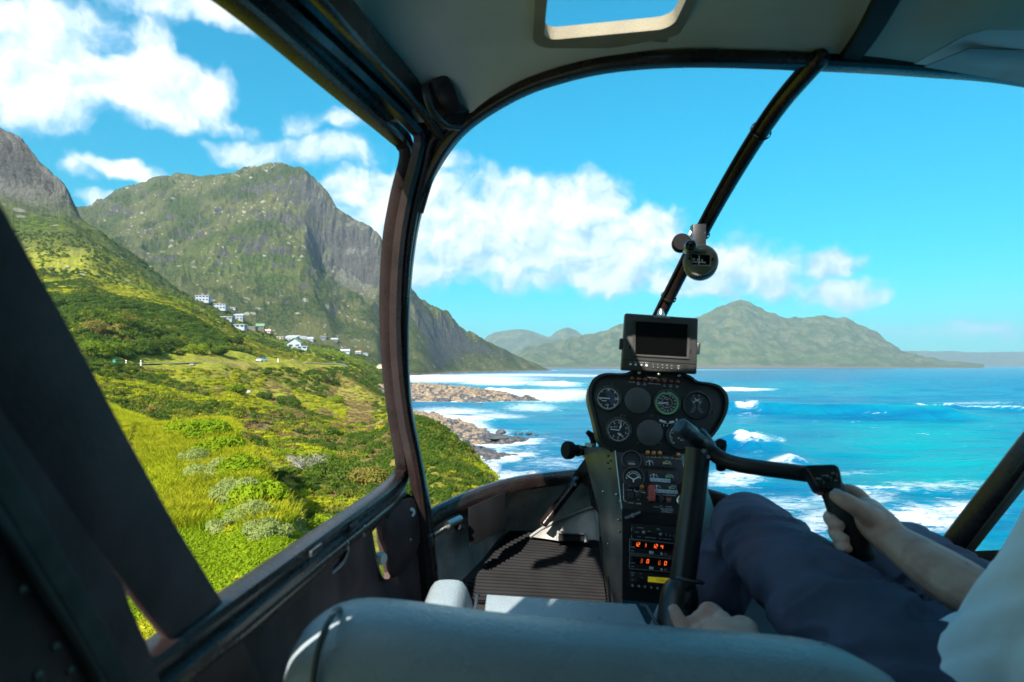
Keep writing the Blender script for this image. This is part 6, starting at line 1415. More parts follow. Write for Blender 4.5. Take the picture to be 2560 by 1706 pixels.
mb = MB(); k_ = c1.k(1704, 1248); d_ = (c1.u+c1.n*.5-c1.r*.12).normalized(); q = c1.at(1704, 1250, .008)
mb.box(q+d_*.012, c1.r*3.2*k_, d_*.012, c1.n.cross(c1.r)*.0012); mb.lathe(q+d_*.026, c1.n+c1.u*.2, [(.0095,-.004),(.0115,-.002),(.0115,.002),(.0095,.004)], 18); mb.build('key', M_RUB, kb)
# pull knob lever with lettering
mb = MB(); pl3 = c2; lv_ = [(1562,1296),(1602,1280)]
mb.sweep([c2.at(a, b, .012) for a, b in lv_], rr_prof(.013, .010, .4), up=tuple(c2.n)); lvr = mb.build('pull_lever', M_BEZEL, con)
t2 = Plane(c2.at(1582, 1288, .0175), c2.n, math.radians(-21))
mb = MB(); t2.text(mb, 'PULL', 1569, 1294, 6, .0006); t2.text(mb, 'VENT', 1594, 1284, 6, .0006); t2.ring(mb, 1581, 1289, 3.6, 4.4, .0006); t2.ring(mb, 1581, 1289, 1.6, 2.2, .0006); mb.build('lettering', M_PRINT, lvr)
# audio panel
mb = MB(); c2.block(mb, 1648, 1331, 140, 30, .004); au = mb.build('audio_panel', M_BEZEL, con, bevel=.001)
for (a, b, r, l) in ((1608,1330,4.2,.012),(1650,1335,4.2,.012),(1707,1337,6.6,.010)):
    mb = MB(); c2.dish(mb, a, b, [(r, .004), (r*.95, l), (r*.5, l+.001)], 18); mb.build('knob', M_STEEL, au)
for i in range(3):
    mb = MB(); a, b = 1664+i*10, 1333+i*1.5; mb.cyl(c2.at(a, b, .004), c2.at(a-2, b+3, .013), .0018, .0026, 8); mb.build('toggle', M_STEEL, au)
mb = MB()
for t_, a, b in (('COM MIC',1600,1319),('PILOT',1592,1330),('VOL',1622,1328),('SPKR',1645,1323),('COM1',1597,1342),('SELECT PHONE',1625,1344),('NAV',1650,1346),('COM2',1662,1347),('DME',1673,1348),('MKR',1687,1347),('TEST',1703,1349),('PUSH',1708,1327)): c2.text(mb, t_, a, b, 3.8, .0046)
c2.line(mb, [(1580,1318),(1578,1319),(1578,1326)], 1, .0046); c2.line(mb, [(1578,1338),(1578,1344),(1580,1345)], 1, .0046); mb.build('lettering', M_PRINT, au)
# two radios with glowing digits
for ri, (y0, digs) in enumerate(((1347, (('12',1592,1360,1),('1',1611,1362,1),('12',1636,1364,1),('4',1653,1366,1))), (1386, (('3',1602,1401,0),('0',1618,1402,1),('6',1647,1406,0),('0',1662,1407,1))))):
    mb = MB(); q = [(1573,y0-1),(1716,y0+14),(1711,y0+46),(1572,y0+34)]; mb.plate(c2.quad(q, .006), c2.n, .006); ra = mb.build('radio', M_BEZEL, con, bevel=.0008)
    mb = MB(); c2.line(mb, q+[q[0]], 1.3, .0066); mb.build('bezel_line', M_DIM, ra)
    mb = MB(); w_ = [(1580,y0+5),(1684,y0+14),(1682,y0+30),(1580,y0+22)]; c2.poly(mb, w_, .0066); mb.build('display', mat('display_dark', (.012,.004,.004), .15, spec=.3), ra)
    for on, mt in ((1, M_LCD), (0, M_LCDD)):
        dd = [d for d in digs if d[3] == on]
        if not dd: continue
        mb = MB()
        for t_, a, b, _ in dd: c2.seg7(mb, t_, a, b, 8.6, .0074)
        mb.build('digits', mt, ra)
    mb = MB(); c2.block(mb, 1627, y0+33, 11, 6, .002, .006); c2.block(mb, 1690, y0+22, 9, 5, .002, .006) if False else None; mb.build('button', M_PLAS, ra, bevel=.0004)
    mb = MB()
    for t_, a, b in (('COMM',1580,y0+20),('NAV',1580,y0+29),('CHAN',1690,y0+17),('TST',1690,y0+24),('PWR',1662,y0+37),('VOL',1697,y0+36)): c2.text(mb, t_, a, b, 4, .0070)
    c2.rect(mb, 1690, y0+17, 9, 5, .0066) if False else None; mb.build('lettering', M_PRINT, ra)
    mb = MB(); c2.dish(mb, 1652, y0+36, [(2.6,.006),(2.4,.010),(1,.011)], 12); mb.build('knob', M_PLAS, ra)
# transponder
mb = MB(); q = [(1573,1427),(1711,1441),(1708,1480),(1572,1464)]; mb.plate(c2.quad(q, .006), c2.n, .006); tr_ = mb.build('transponder', M_BEZEL, con, bevel=.0008)
mb = MB(); c2.poly(mb, [(1619,1440),(1706,1447),(1705,1461),(1618,1453)], .0066); ds = mb.build('display', M_LCDY, tr_)
mb = MB(); c2.text(mb, '1200', 1650, 1450, 12, .0072); c2.text(mb, 'ALT', 1688, 1455, 7, .0072); mb.build('digits', mat('lcd_digit', (.03,.035,.01), .6), ds)
mb = MB(); c2.dish(mb, 1595, 1447, [(7,.006),(6.5,.012),(3,.013)], 18); c2.tick(mb, 1595, 1447, -25, 0, 6, 1.2, .0135); mb.build('mode_knob', M_BEZEL, tr_)
mb = MB(); c2.dish(mb, 1607, 1449, [(3,.006),(2.8,.010)], 12); mb.build('knob', M_BEZEL, tr_)
mb = MB()
for t_, a, b in (('IDENT',1581,1431),('SBY',1580,1437),('TST',1600,1434),('ON',1603,1443),('OFF',1580,1448)): c2.text(mb, t_, a, b, 3.8, .0070)
mb.build('lettering', M_PRINT, tr_)
for i in range(8):
    mb = MB(); c2.dish(mb, 1580+i*15.5, 1462+i*1.7, [(2.6,.006),(2.4,.011),(1,.0115)], 10); mb.build('push_button', M_DIM, tr_)
mb = MB(); c2.dish(mb, 1722, 1309, [(6,0),(6,.012),(4,.016)], 16); mb.build('fuel_knob', M_RED, con)
# metal guide beside the console
gd = thing('console_guide', P(1520,1500,1.4), 'thin bright metal strip standing beside the console foot', 'strip')
mb = MB(); mb.sweep([P(1519,1442,1.42), P(1522,1475,1.41), P(1527,1520,1.40)], rr_prof(.003, .014)); mb.build('strip', M_ALU, gd)
# clamp knobs either side
def knob(px, py, D, dirx, lab):
    t_ = thing('mount_clamp', P(px, py, D), lab, 'clamp'); c = P(px, py, D); ax = V((dirx*1.0, .55, -.10)).normalized()
    mb = MB(); mb.lathe(c, ax, [(.006,.055),(.012,.05),(.0135,.03),(.015,.012),(.0215,.006),(.023,0),(.023,-.010),(.020,-.014),(.004,-.014)], 26); mb.build('knob', M_RUB, t_)
    mb = MB(); mb.lathe(c+ax*.022, ax, [(.0145,0),(.0155,.002),(.0155,.007),(.0145,.009)], 26); mb.build('collar', mat('bronze_ring', (.16,.13,.08), .35, metal=.8), t_)
    mb = MB(); e = c+ax*.062; mb.box(e, ax*.008, V((0,0,.020))+V((.004,0,0)), ax.cross(V((0,0,1))).normalized()*.016); mb.build('clamp_block', mat('pale_alloy', (.34,.34,.26), .45, metal=.3), t_, bevel=.003)
    mb = MB(); mb.cyl(e-ax*.004, e+ax*.04, .012, .011, 16); mb.build('shaft', M_CON, t_); return t_, e, ax
t_, e, ax = knob(1424, 1126, 1.55, 1, 'round black clamp knob with pale collar left of the gauges')
mb = MB()
w_ = e+V((.012,.0,.034))
for a in (20, 140, 260):
    d = V((math.cos(math.radians(a)), -.2, math.sin(math.radians(a)))); mb.tube([w_, w_+d*.012, w_+d*.024], [.008, .008, .006], 10, up=(0,1,0))
mb.lathe(w_, (0,-1,.1), [(.012,-.01),(.013,0),(.009,.01)], 16); mb.build('wing_knob', M_RUB, t_)
mb = MB(); mb.box(e+V((.040,-.004,-.004)), V((.007,0,0)), V((0,.004,0)), V((0,0,.012))); mb.build('tag', mat('pale_tape', (.55,.66,.64), .6), t_)
mb = MB(); mb.tube(catmull([e+V((.014,0,-.018)), e+V((.03,0,-.044)), e+V((.06,-.01,-.056)), e+V((.085,-.02,-.06))], 6), .0028, 8, up=(0,1,0)); mb.build('wire', mat('white_wire', (.6,.58,.58), .5), t_)
mb = MB(); mb.tube(catmull([e+V((.034,-.006,-.012)), e+V((.036,-.006,-.03)), e+V((.05,-.008,-.045))], 5), .0016, 6, up=(0,1,0)); mb.build('wire', mat('pink_wire', (.55,.40,.38), .5), t_)
mb = MB(); mb.box(e+V((.040,-.012,-.048)), V((.0035,0,0)), V((0,.003,0)), V((0,0,.022))); mb.build('cable_strap', M_RUB, t_)
knob(1730, 1143, 1.52, -1, 'black clamp knob right of the gauges, behind the stick')

# ---- display monitor on top
mon = thing('display_monitor', P(1648, 930, 1.46), 'flat black display monitor with blank screen above the gauges', 'monitor')
mp = Plane(P(1648, 860, 1.44), (-.10, -1, .02), ROLL)
mc = [(1563,783),(1572,781),(1738,794),(1746,797),(1746,812),(1743,930),(1738,937),(1560,927),(1552,922),(1554,900)]
mb = MB(); mb.plate(mp.quad([(1563,783),(1746,796),(1742,936),(1553,926)]), mp.n, .036); mb.build('casing', mat('monitor_casing', (.028,.027,.025), .42, var=.1, nscale=20, bump=.0002, bscale=900), mon, bevel=.004, seg=3)
def frame_ring(pl, outer, inner, o0, o1):
    m2 = MB(); A = pl.quad(outer, o0); B = pl.quad(outer, o1); C_ = pl.quad(inner, o1*.9); E = pl.quad(inner, .0004); n = len(outer)
    m2.add(A+B+C_+E, [(k*n+i, k*n+(i+1)%n, (k+1)*n+(i+1)%n, (k+1)*n+i) for k in range(3) for i in range(n)]); return m2
frame_ring(mp, [(1582,801),(1726,811),(1722,898),(1581,890)], [(1589,804),(1719,812),(1716,893),(1588,886)], .0004, .004).build('bezel', mat('monitor_casing', (.028,.027,.025), .42), mon, angle=30)
mb = MB(); mp.poly(mb, [(1589,804),(1719,812),(1716,893),(1588,886)], .0008); mb.build('screen', M_GLOSS, mon)
mb = MB(); mp.line(mb, [(1563,899),(1742,911)], 1.4, .0012); mb.build('groove', M_RUB, mon)
mb = MB(); mp.block(mb, 1655, 793, 40, 5, .0015); mb.build('maker_plate', mat('brushed_plate', (.35,.34,.30), .35, metal=.6), mon)
for i in range(4):
    mb = MB(); mp.block(mb, 1576+i*13.3, 911+i*1.0, 5, 4, .0022); mb.build('button', M_PLAS, mon)
for i in range(5):
    mb = MB(); mp.block(mb, 1633+i*11.4, 918+i*.9, 6, 4, .0022); mb.build('button', M_BEZEL, mon)
mb = MB()
for i, t_ in enumerate(('IN','POWER','COLOR','MENU')): mp.text(mb, t_, 1576+i*13.3, 905+i*1.0, 3.6, .0012)
for i, t_ in enumerate(('F1','F2','UP','DN','OK')): mp.text(mb, t_, 1633+i*11.4, 911+i*.9, 3.4, .0012); mp.rect(mb, 1633+i*11.4, 918+i*.9, 1.8, 1.8, .0030)
mp.ring(mb, 1696, 917, 2.4, 3.2, .0012, 0, 180, 10); mp.rect(mb, 1696, 921, 3, 3, .0012); mb.build('button_lettering', M_DIM, mon)
mb = MB()
for i in range(6):
    for j in range(4): mp.disc(mb, 1706+i*2.7, 915+j*3+i*.2, .8, .0006, 6)
sg = mb.build('speaker_holes', M_RUB, mon); sg['kind'] = 'stuff'
for (a, b) in ((1575,868),(1727,879)):
    mb = MB(); mp.block(mb, a, b, 3, 9, .0012); mb.build('side_mark', M_RUB, mon)
for (a, b) in ((1553,860),(1747,872)):
    mb = MB(); k_ = mp.k(a, b); mb.box(mp.at(a, b, -.012), mp.r*4*k_, mp.u*14*k_, mp.n*.010); mb.build('side_bracket', M_BEZEL, mon, bevel=.002)
mb = MB(); mb.cyl(P(1650, 940, 1.50), P(1648, 915, 1.49), .03, .02, 20); mb.build('mount', M_CON, mon)
mb = MB(); mb.lathe(P(1652, 789, 1.47), (0,0,1), [(.009,-.006),(.010,.002),(.007,.010),(.004,.016)], 16); mb.build('top_nut', M_STEEL, mon)

# ---- compass and small camera on the strut
cp = thing('compass', P(1745, 655, 1.30), 'round metal compass with small window hung on the windscreen strut', 'compass')
kp = Plane(P(1746, 652, 1.27), (-.28, -1, .05), math.radians(4))
M_CMP = mat('compass_metal', (.20, .19, .15), .38, metal=.75, var=.2, nscale=20)
mb = MB(); kp.dish(mb, 1752, 653, [(36,-.040),(42,-.036),(43,-.018),(41,-.016),(41,-.013),(43,-.011),(42,0),(39,.004),(36,.005),(.5,.005)], 44); mb.build('body', M_CMP, cp)
mb = MB(); kp.block(mb, 1752, 652, 46, 30, .003, .004); w_ = mb.build('window', M_GLOSS, cp, bevel=.0008)
mb = MB()
for t_, a, b in (('12',1734,651),('E',1744,652),('6',1755,653)): kp.text(mb, t_, a, b, 7.5, .0080)
for i in range(15): kp.tick(mb, 1732+i*2.2, 657+i*.15, 0, -1.2, 1.6, 1.0, .0080)
kp.line(mb, [(1748,642),(1747,665)], 1.6, .0084); mb.build('card', M_PRINT, w_)
frame_ring(kp, [(1727,635),(1778,637),(1777,668),(1727,667)], [(1730,638),(1775,640),(1774,665),(1730,664)], .005, .0085).build('window_frame', M_CMP, cp, angle=30)
mb = MB()
for i in range(26):
    a = math.radians(205+i*5.2); kp.text(mb, 'COMPASSCORRECTIONNSEWSTEER'[i], 1752+36*math.cos(a), 653-36*math.sin(a), 5, .0056)
mb.build('rim_lettering', M_DIM, cp)
for (a, b) in ((1724,648),(1781,650)):
    mb = MB(); kp.dish(mb, a, b, [(3.6,.005),(3.2,.008),(1,.0086)], 12); mb.build('screw', M_RUB, cp)
mb = MB(); kp.block(mb, 1752, 629, 26, 10, .006, .004); mb.build('light_block', M_CMP, cp, bevel=.001)
mb = MB(); mb.box(P(1745,605,1.31), V((.014,0,0)), V((0,.012,0)), V((0,0,.036))); mb.cyl(P(1756,584,1.305), P(1764,584,1.30), .004, n=10); mb.cyl(P(1754,616,1.30), P(1764,616,1.295), .004, n=10); mb.build('bracket', M_CON, cp, bevel=.002)
dc = thing('dash_camera', P(1715, 612, 1.28), 'small tubular metal camera clamped to the strut above the compass', 'camera')
kq = Plane(P(1728, 614, 1.235), (-.20, -1, -.05)); axc = kq.n
mb = MB(); kq.dish(mb, 1727, 615, [(14,-.05),(16,-.048),(16,-.003),(13.5,0),(13,.0005),(11,-.002),(.5,-.002)], 28); mb.build('body', mat('camera_metal', (.30,.31,.33), .3, metal=.8, var=.1), dc)
mb = MB(); kq.dish(mb, 1727, 615, [(11,-.0015),(8,-.0005),(5,.0006),(.5,.001)], 24); ln_ = mb.build('lens', M_GLOSS, dc)
mb = MB(); kq.ring(mb, 1727, 615, 5.5, 7, .0016); mb.build('lens_ring', mat('lens_purple', (.10,.06,.06), .2), ln_)
mb = MB(); q = P(1703,608,1.30); mb.lathe(q, axc, [(.016,-.02),(.0195,-.015),(.0195,.008),(.016,.013)], 24); mb.build('clamp', M_RUB, dc)
mb = MB(); mb.tube(catmull([P(1730,603,1.24), P(1732,590,1.25), P(1729,578,1.26), P(1724,588,1.26), P(1728,598,1.26)], 5), .0018, 8, up=(0,1,0)); mb.build('wire', M_STEEL, dc)

# ---- cyclic stick
cyc = thing('cyclic_stick', P(1700, 1600, .98), 'black T shaped cyclic stick with switch box and grip held by the pilot', 'stick')
M_CYC = mat('stick_black', (.012, .0115, .012), .36, var=.15, nscale=20, rvar=.12)
mb = MB(); mb.tube(catmull([P(1745,1120,1.12), P(1738,1200,1.115), P(1722,1330,1.10), P(1706,1460,1.08)], 6), [.0225]*19, 22, up=(0,1,0)); up_ = mb.build('upright', M_CYC, cyc)
mb = MB(); mb.tube(catmull([P(1704,1456,1.08), P(1698,1500,1.07), P(1690,1560,1.05), P(1684,1640,1.03)], 4), [.024,.027,.030,.032,.033,.033,.033,.033,.033,.033,.033,.033,.033], 22, up=(0,1,0)); bs = mb.build('boot', M_CYC, cyc)
mb = MB(); c_ = P(1723,1447,1.078); mb.lathe(P(1722,1450,1.076), (P(1706,1460,1.08)-P(1722,1330,1.10)), [(.026,-.003),(.0275,0),(.026,.003)], 24, False); mb.build('clamp_ring', M_ALU, cyc)
for (a, b) in ((1719,1471),(1716,1518)):
    mb = MB(); mb.lathe(P(a, b, 1.035), (0,-1,.2), [(.006,0),(.005,.003),(.002,.004)], 12); mb.build('bolt', M_RUB, cyc)
bar = catmull([P(1702,1066,1.10), P(1728,1086,1.11), P(1765,1118,1.115), P(1800,1145,1.105), P(1840,1160,1.09), P(1900,1170,1.07), P(1970,1179,1.05), P(2030,1187,1.035)], 6)
mb = MB(); mb.tube(bar, .0140, 20); mb.build('crossbar', M_CYC, cyc)
mb = MB(); ax = (bar[1]-bar[0]).normalized(); mb.lathe(bar[0]-ax*.004, ax, [(.004,-.001),(.013,0),(.0152,.003),(.0152,.034),(.0145,.036)], 22); mb.build('end_cap', mat('cap_blue', (.04,.045,.055), .28, var=.1), cyc)
mb = MB(); mb.lathe(P(1757,1105,1.125), (-.6,.2,.8), [(.015,-.02),(.017,-.014),(.017,.014),(.015,.02)], 18); mb.build('pivot', M_CYC, cyc)
mb = MB(); mb.tube(catmull([P(1788,1118,1.14), P(1805,1108,1.15), P(1800,1140,1.14), P(1803,1172,1.12)], 4), [.009]*13, 12, up=(0,1,0)); mb.build('hang_lever', M_RUB, cyc)
for (a, b, d) in ((1765,1103,1.095),(1770,1143,1.095),(1758,1128,1.094)):
    mb = MB(); mb.lathe(P(a, b, d), (0,-1,.2), [(.004,-.002),(.0035,.002)], 10); mb.build('bolt', M_SCREW, cyc)
sp2 = Plane(P(2060, 1195, .985), (-.25, -1, .55), math.radians(3))
mb = MB(); box_o = [(2006,1165),(2020,1162),(2085,1160),(2097,1166),(2102,1180),(2107,1206),(2105,1217),(2095,1222),(2054,1222),(2042,1216),(2033,1200),(2024,1182)]
mb.plate(sp2.quad(box_o), sp2.n, .036); sx_ = mb.build('switch_box', M_CYC, cyc, bevel=.004, seg=3)
mb = MB(); sp2.line(mb, [(2028,1174),(2084,1170),(2100,1212)], .8, .0006); mb.build('lid_seam', M_RUB, sx_)
for (a, b) in ((2053,1208),(2071,1199),(2087,1191)):
    mb = MB(); sp2.dish(mb, a, b, [(5.6,0),(5.4,.003),(4,.004),(3,.003),(2.6,.009),(1,.010)], 16); mb.build('push_switch', M_BEZEL, sx_)
    mb = MB(); sp2.ring(mb, a+1, b, 4.2, 5.2, .0045, -80, 80, 14); mb.build('switch_ring', M_DIM, sx_)
mb = MB(); sp2.text(mb, 'FREQ', 2046, 1197, 5.5, .0008); sp2.text(mb, 'CH.SEL', 2063, 1190, 5.5, .0008); sp2.text(mb, 'ICS', 2082, 1183, 5, .0008); sp2.text(mb, 'INT', 2090, 1202, 4, .0008); mb.build('lettering', M_PRINT, sx_)
mb = MB(); mb.lathe(P(2052,1226,1.0), (0,-.3,-1), [(.007,-.004),(.007,.004),(.005,.008)], 14); mb.build('trigger', M_RED, sx_)
gpts = catmull([P(2078,1216,1.005), P(2092,1250,.995), P(2112,1300,.985), P(2133,1350,.975), P(2148,1388,.968), P(2152,1402,.966)], 4)
mb = MB(); mb.tube(gpts, lerpn([.019,.0195,.0215,.023,.024,.018], 4), 20, up=(0,1,0)); mb.build('grip', mat('grip_rubber', (.010,.0085,.0085), .6, bump=.0008, bscale=500), cyc)
mb = MB(); mb.tube(catmull([P(2145,1385,.97), P(2146,1420,.97), P(2143,1460,.97)], 4), .004, 8, up=(0,1,0)); mb.build('grip_cable', M_RUB, cyc)
# ================================================================== PILOT
M_SKIN = mat('skin', (.72, .40, .295), .48, var=.10, nscale=26, bump=.0012, bscale=190, spec=.4, col2=(.56, .26, .185))
M_SHIRT = mat('shirt_cotton', (.86, .86, .88), .85, var=.05, nscale=5, bump=.0006, bscale=900, spec=.2)
M_TROU = mat('trouser_twill', (.095, .092, .140), .75, var=.15, nscale=9, bump=.0006, bscale=1200, spec=.25)
M_HAIR = mat('dark_hair', (.02, .014, .010), .6, bump=.003, bscale=120)
M_NAIL = mat('finger_nail', (.55, .38, .32), .3, var=.05)
def limb(mb, pts, rad, n=16, k=5, up=(0,0,1), flat=None):
    c = catmull([V(p) for p in pts], k); r = [p.x for p in catmull([V((a, 0, 0)) for a in rad], k)]
    up = V(up)
    prof = [(math.cos(2*math.pi*i/n), math.sin(2*math.pi*i/n)*(flat or 1)) for i in range(n)]
    mb.sweep(c, prof, up, True, r)
    for e, rr_ in ((c[0], r[0]), (c[-1], r[-1])): ball(mb, e, rr_*.985)
def ball(mb, c, r, sc=(1,1,1), n=10):
    vs = []; fs = []; c = V(c); m = n*2
    for i in range(n+1):
        t = math.pi*i/n
        for j in range(m):
            a = 2*math.pi*j/m; vs.append(c+V((r*sc[0]*math.sin(t)*math.cos(a), r*sc[1]*math.sin(t)*math.sin(a), r*sc[2]*math.cos(t))))
    for i in range(n):
        for j in range(m): fs.append((i*m+j, (i+1)*m+j, (i+1)*m+(j+1)%m, i*m+(j+1)%m))
    mb.add(vs, fs)
def fuse(mb, name, mt, parent, voxel, smooth=6, fold=None):
    """merge overlapping volumes into one continuous skin"""
    me = bpy.data.meshes.new('raw'); me.from_pydata([tuple(p) for p in mb.v], [], mb.f)
    o = bpy.data.objects.new('raw', me); COL.objects.link(o)
    md = o.modifiers.new('r', 'REMESH'); md.mode = 'VOXEL'; md.voxel_size = voxel; md.adaptivity = 0
    ms = o.modifiers.new('s', 'SMOOTH'); ms.factor = .5; ms.iterations = smooth
    dg = bpy.context.evaluated_depsgraph_get(); dg.update()
    m2 = bpy.data.meshes.new_from_object(o.evaluated_get(dg)); bpy.data.objects.remove(o); bpy.data.meshes.remove(me)
    m2.name = name; m2.materials.clear()
    n = len(m2.vertices); co = np.empty(n*3, np.float32); m2.vertices.foreach_get('co', co); co = co.reshape(-1, 3)
    if fold is not None:
        no = np.empty(n*3, np.float32); m2.vertices.foreach_get('normal', no); no = no.reshape(-1, 3)
        co = co+no*fold(co)[:, None]; m2.vertices.foreach_set('co', co.astype(np.float32).ravel())
    m2.polygons.foreach_set('use_smooth', np.ones(len(m2.polygons), bool)); m2.update()
    return link(name, m2, mt, parent)
person = thing('person', V((.72, .7, -.46)), 'pilot in white shirt and navy trousers gripping the stick with one hand', 'person')
HIP = V((.66, .66, -.40))
# --- bare body: head, neck, arms and hands with the trunk under the clothes
mb = MB()
ball(mb, (.86,.50,.20), .078, (.98,1.14,1.30), 14)                         # skull
ball(mb, (.86,.545,.145), .055, (.95,1.0,1.1), 12); ball(mb, (.86,.575,.115), .030, (1.1,.9,.8), 10)   # jaw, chin
limb(mb, [(.86,.592,.205),(.86,.603,.185),(.86,.608,.165)], [.009,.012,.011])   # nose
limb(mb, [(.842,.588,.140),(.86,.594,.139),(.878,.588,.140)], [.006,.008,.006])  # lips
for s in (-1, 1):
    ball(mb, (.86+s*.082,.50,.185), .026, (.35,.75,1.25), 8); ball(mb, (.86+s*.03,.572,.222), .020, (1.2,.6,.5), 8)
limb(mb, [(.84,.49,.02),(.855,.50,.08),(.86,.51,.12)], [.062,.056,.056])
limb(mb, [HIP+V((.02,0,.02)), V((.72,.58,-.22)), V((.80,.52,-.05)), V((.84,.49,.02))], [.12,.125,.13,.07], flat=.8)
# right arm and hand on the grip
RS, RE, RW = V((.97,.55,-.06)), P(2500,1536,.80), P(2228,1346,.925)
limb(mb, [V((.84,.5,-.02)), RS, RS.lerp(RE, .5), RE], [.07,.055,.050,.044])
limb(mb, [RE, P(2400,1466,.83), P(2310,1402,.875), RW], [.044,.043,.036,.0275], flat=.86)
limb(mb, [RW, P(2200,1318,.945), P(2178,1296,.965), P(2168,1282,.985)], [.027,.029,.027,.020], flat=.95)
limb(mb, [P(2190,1300,.962), P(2170,1272,.99), P(2160,1262,1.005)], [.024,.019,.012])
limb(mb, [P(2205,1316,.945), P(2172,1290,.935), P(2140,1268,.93), P(2112,1252,.932), P(2089,1240,.942)], [.020,.0168,.0138,.0128,.0098])       # thumb
limb(mb, [P(2178,1282,1.0), P(2150,1242,1.02), P(2122,1226,1.035), P(2095,1228,1.04), P(2078,1240,1.03)], [.014,.0118,.011,.010,.009])   # index round the top
limb(mb, [P(2186,1296,1.0), P(2140,1285,1.035), P(2098,1284,1.03), P(2076,1292,1.0), P(2084,1308,.968), P(2098,1314,.958)], [.014,.012,.0115,.0112,.0105,.009])
limb(mb, [P(2196,1314,.995), P(2150,1320,1.025), P(2108,1322,1.015), P(2087,1328,.985), P(2096,1343,.955), P(2110,1348,.945)], [.014,.0118,.0112,.0108,.0102,.0088])
limb(mb, [P(2206,1334,.985), P(2165,1348,1.005), P(2122,1352,1.0), P(2100,1355,.972), P(2106,1368,.945), P(2118,1372,.938)], [.013,.011,.0102,.0098,.0094,.008])
for a, b, c in (((2178,1282,1.0),(2200,1318,.945),.015), ((2196,1314,.995),(2205,1325,.94),.016)): limb(mb, [P(*a), P(*b)], [c, c+.006])
# left arm, hand lying on the lever between the seats
LS, LE, LW = V((.645,.55,-.045)), V((.535,.69,-.395)), P(1900,1652,.80)
limb(mb, [V((.80,.5,-.02)), LS, LS.lerp(LE, .5), LE], [.07,.055,.048,.043])
limb(mb, [LE, LE.lerp(LW, .5)+V((0,0,-.03)), LW], [.043,.037,.027], flat=.85)
limb(mb, [LW, P(1850,1606,.825), P(1810,1586,.85), P(1785,1578,.868)], [.027,.030,.029,.020], flat=.8)
limb(mb, [P(1838,1618,.825), P(1790,1608,.852), P(1752,1600,.872)], [.024,.022,.014], flat=.8)
limb(mb, [P(1742,1612,.866), P(1722,1596,.875), P(1704,1566,.888), P(1692,1540,.898), P(1685,1524,.905)], [.0130,.0112,.0106,.0100,.0085])        # little finger pointing ahead
limb(mb, [P(1762,1598,.866), P(1742,1574,.885), P(1726,1558,.895), P(1722,1576,.895)], [.013,.0115,.011,.0095])
limb(mb, [P(1785,1586,.866), P(1764,1557,.89), P(1746,1546,.90), P(1740,1566,.90)], [.014,.012,.0112,.0095])
limb(mb, [P(1812,1572,.862), P(1790,1537,.89), P(1770,1524,.90), P(1760,1536,.905), P(1764,1552,.905)], [.0145,.0125,.0115,.0105,.009])
limb(mb, [P(1862,1600,.83), P(1870,1574,.845), P(1850,1560,.865), P(1828,1568,.878)], [.017,.014,.012,.010])
for a in ((1752,1580,.868),(1778,1566,.868),(1806,1552,.868)): ball(mb, P(*a), .0135)
fuse(mb, 'body', M_SKIN, person, .0026, 4)
# nails that show
def nail(c, d, nrm, l, w):
    m2 = MB(); c, d, nrm = V(c), V(d).normalized(), V(nrm).normalized(); s = d.cross(nrm).normalized(); rows = []
    for i in range(5):
        u = i/4*2-1; rows.append([c+d*l*u+s*w*v*(1-.25*u*u)+nrm*(.0012-.0022*v*v-.001*u*u) for v in (-1, -.5, 0, .5, 1)])
    m2.grid(rows); m2.build('nail', M_NAIL, person)
t0, t1 = P(2112,1252,.932), P(2089,1240,.942); d = (t1-t0).normalized(); nv = (V((0,-1,.75))-d*V((0,-1,.75)).dot(d)).normalized(); nail(t0.lerp(t1, .78)+nv*.0112, d, nv, .0080, .0066)
t0, t1 = P(1692,1540,.898), P(1685,1524,.905); d = (t1-t0).normalized(); nv = (V((-.7,-.6,.4))-d*V((-.7,-.6,.4)).dot(d)).normalized(); nail(t0.lerp(t1, .8)+nv*.0095, d, nv, .006, .0052)
for a, b in (((2084,1308,.968),(2098,1314,.958)), ((2096,1343,.955),(2110,1348,.945)), ((2106,1368,.945),(2118,1372,.938))):
    t0, t1 = P(*a), P(*b); d = (t1-t0).normalized(); nv = (V((-.5,-.8,-.2))-d*V((-.5,-.8,-.2)).dot(d)).normalized(); nail(t0.lerp(t1, .5)+nv*.0094, d, nv, .0055, .0048)
# --- hair cap
mb = MB(); ball(mb, (.86,.487,.225), .086, (1.0,1.1,1.2), 14); fuse(mb, 'hair', M_HAIR, person, .006, 3, lambda c: fbm(c[:, 0]*120, c[:, 2]*60+c[:, 1]*30, 3, 5)*.004)
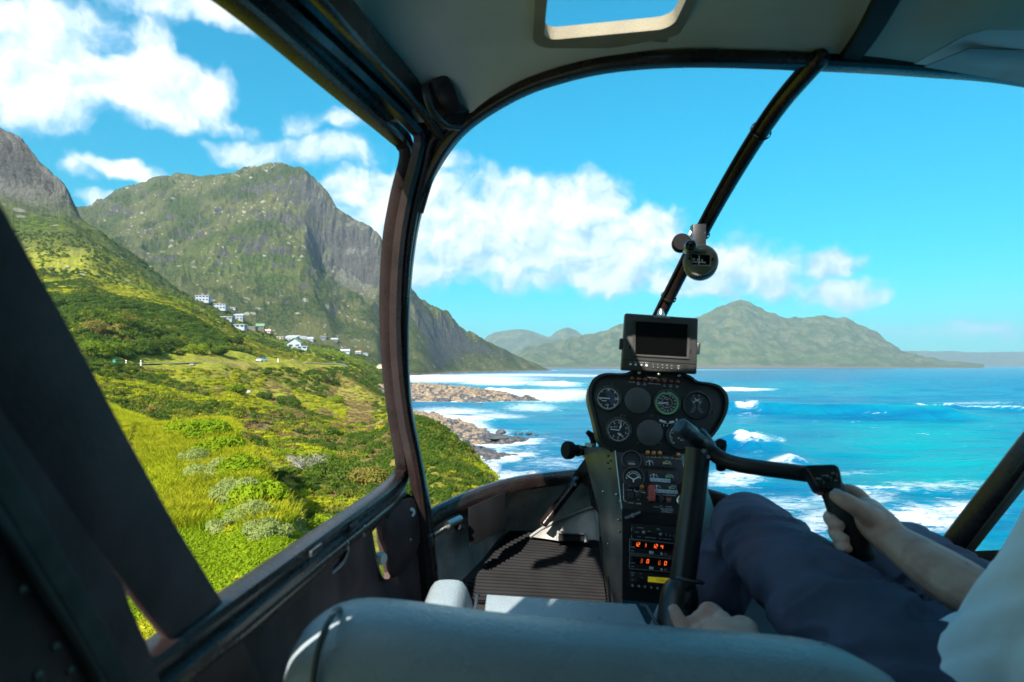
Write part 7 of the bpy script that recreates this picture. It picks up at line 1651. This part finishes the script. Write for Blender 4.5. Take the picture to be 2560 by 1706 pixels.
# --- shirt
mb = MB()
limb(mb, [HIP+V((.0,-.02,-.01)), V((.655,.60,-.28)), V((.715,.55,-.14)), V((.77,.52,-.05)), V((.82,.50,.0))], [.150,.150,.150,.135,.085], 20, flat=.86)
limb(mb, [V((.80,.5,-.03)), LS+V((-.005,0,0)), LS.lerp(LE, .5), LE.lerp(LS, .06)], [.09,.080,.073,.070], 18)
limb(mb, [V((.84,.5,-.03)), RS, RS.lerp(RE, .5), RE.lerp(RS, .10)], [.09,.075,.068,.062], 18)
limb(mb, [V((.575,.70,-.385)), V((.64,.64,-.36)), V((.70,.66,-.38))], [.10,.13,.11], 18)
def folds(f1, amp, seed, dirv=(1,.4,.9)):
    def f(c):
        u = c[:, 0]*dirv[0]+c[:, 1]*dirv[1]+c[:, 2]*dirv[2]; w = fbm(c[:, 0]*9, c[:, 2]*9+c[:, 1]*7, 3, seed)
        return amp*(np.abs(vnoise(u*f1+w*3.0, c[:, 1]*6+c[:, 2]*3, seed+3))*-2.0+.45) + amp*.2*fbm(c[:, 0]*14, c[:, 1]*14+c[:, 2]*14, 2, seed+9)
    return f
fuse(mb, 'shirt', M_SHIRT, person, .0055, 6, folds(6.5, .010, 3, (1, .3, .35)))
# --- trousers
mb = MB()
limb(mb, [V((.55,.64,-.44)), V((.505,.80,-.400)), V((.487,1.0,-.362)), P(1872,1328,1.23), P(1868,1322,1.27)], [.108,.098,.083,.071,.064], 20)
limb(mb, [P(1868,1326,1.25), P(1822,1410,1.31), P(1790,1500,1.36), P(1768,1600,1.42)], [.066,.068,.062,.052], 18)
limb(mb, [V((.75,.64,-.45)), V((.775,.82,-.45)), V((.815,1.05,-.435)), P(2278,1392,1.29), P(2276,1388,1.32)], [.112,.100,.085,.070,.062], 20)
limb(mb, [P(2278,1394,1.30), V((.85,1.40,-.52)), V((.84,1.48,-.64))], [.064,.060,.052], 18)
limb(mb, [V((.54,.62,-.44)), V((.65,.62,-.42)), V((.76,.62,-.44))], [.118,.125,.118], 18)
def tf(c):
    near = np.exp(-((c[:, 1]-.78)/.16)**2); knee = np.exp(-((c[:, 1]-1.2)/.12)**2)
    u = c[:, 0]*.9+c[:, 1]*.8+c[:, 2]*1.0
    w = fbm(c[:, 0]*7, c[:, 1]*7+c[:, 2]*5, 3, 77)
    return (-np.abs(vnoise(u*20+w*4, c[:, 0]*5-c[:, 2]*4, 19))*2+.4)*(.007+.018*near+.006*knee)+.002*fbm(c[:, 0]*26, c[:, 1]*26+c[:, 2]*20, 3, 23)
fuse(mb, 'trousers', M_TROU, person, .0055, 6, tf)
mb = MB()
for s, q in ((0, P(1760,1640,1.44)), (1, V((.84,1.52,-.66)))):
    m2 = MB(); limb(m2, [q+V((0,-.06,-.02)), q+V((0,.03,-.015)), q+V((-.005,.14,-.03)), q+V((-.005,.20,-.035))], [.042,.046,.042,.03], 14, flat=.8); fuse(m2, 'shoe', M_RUB, person, .006, 4)
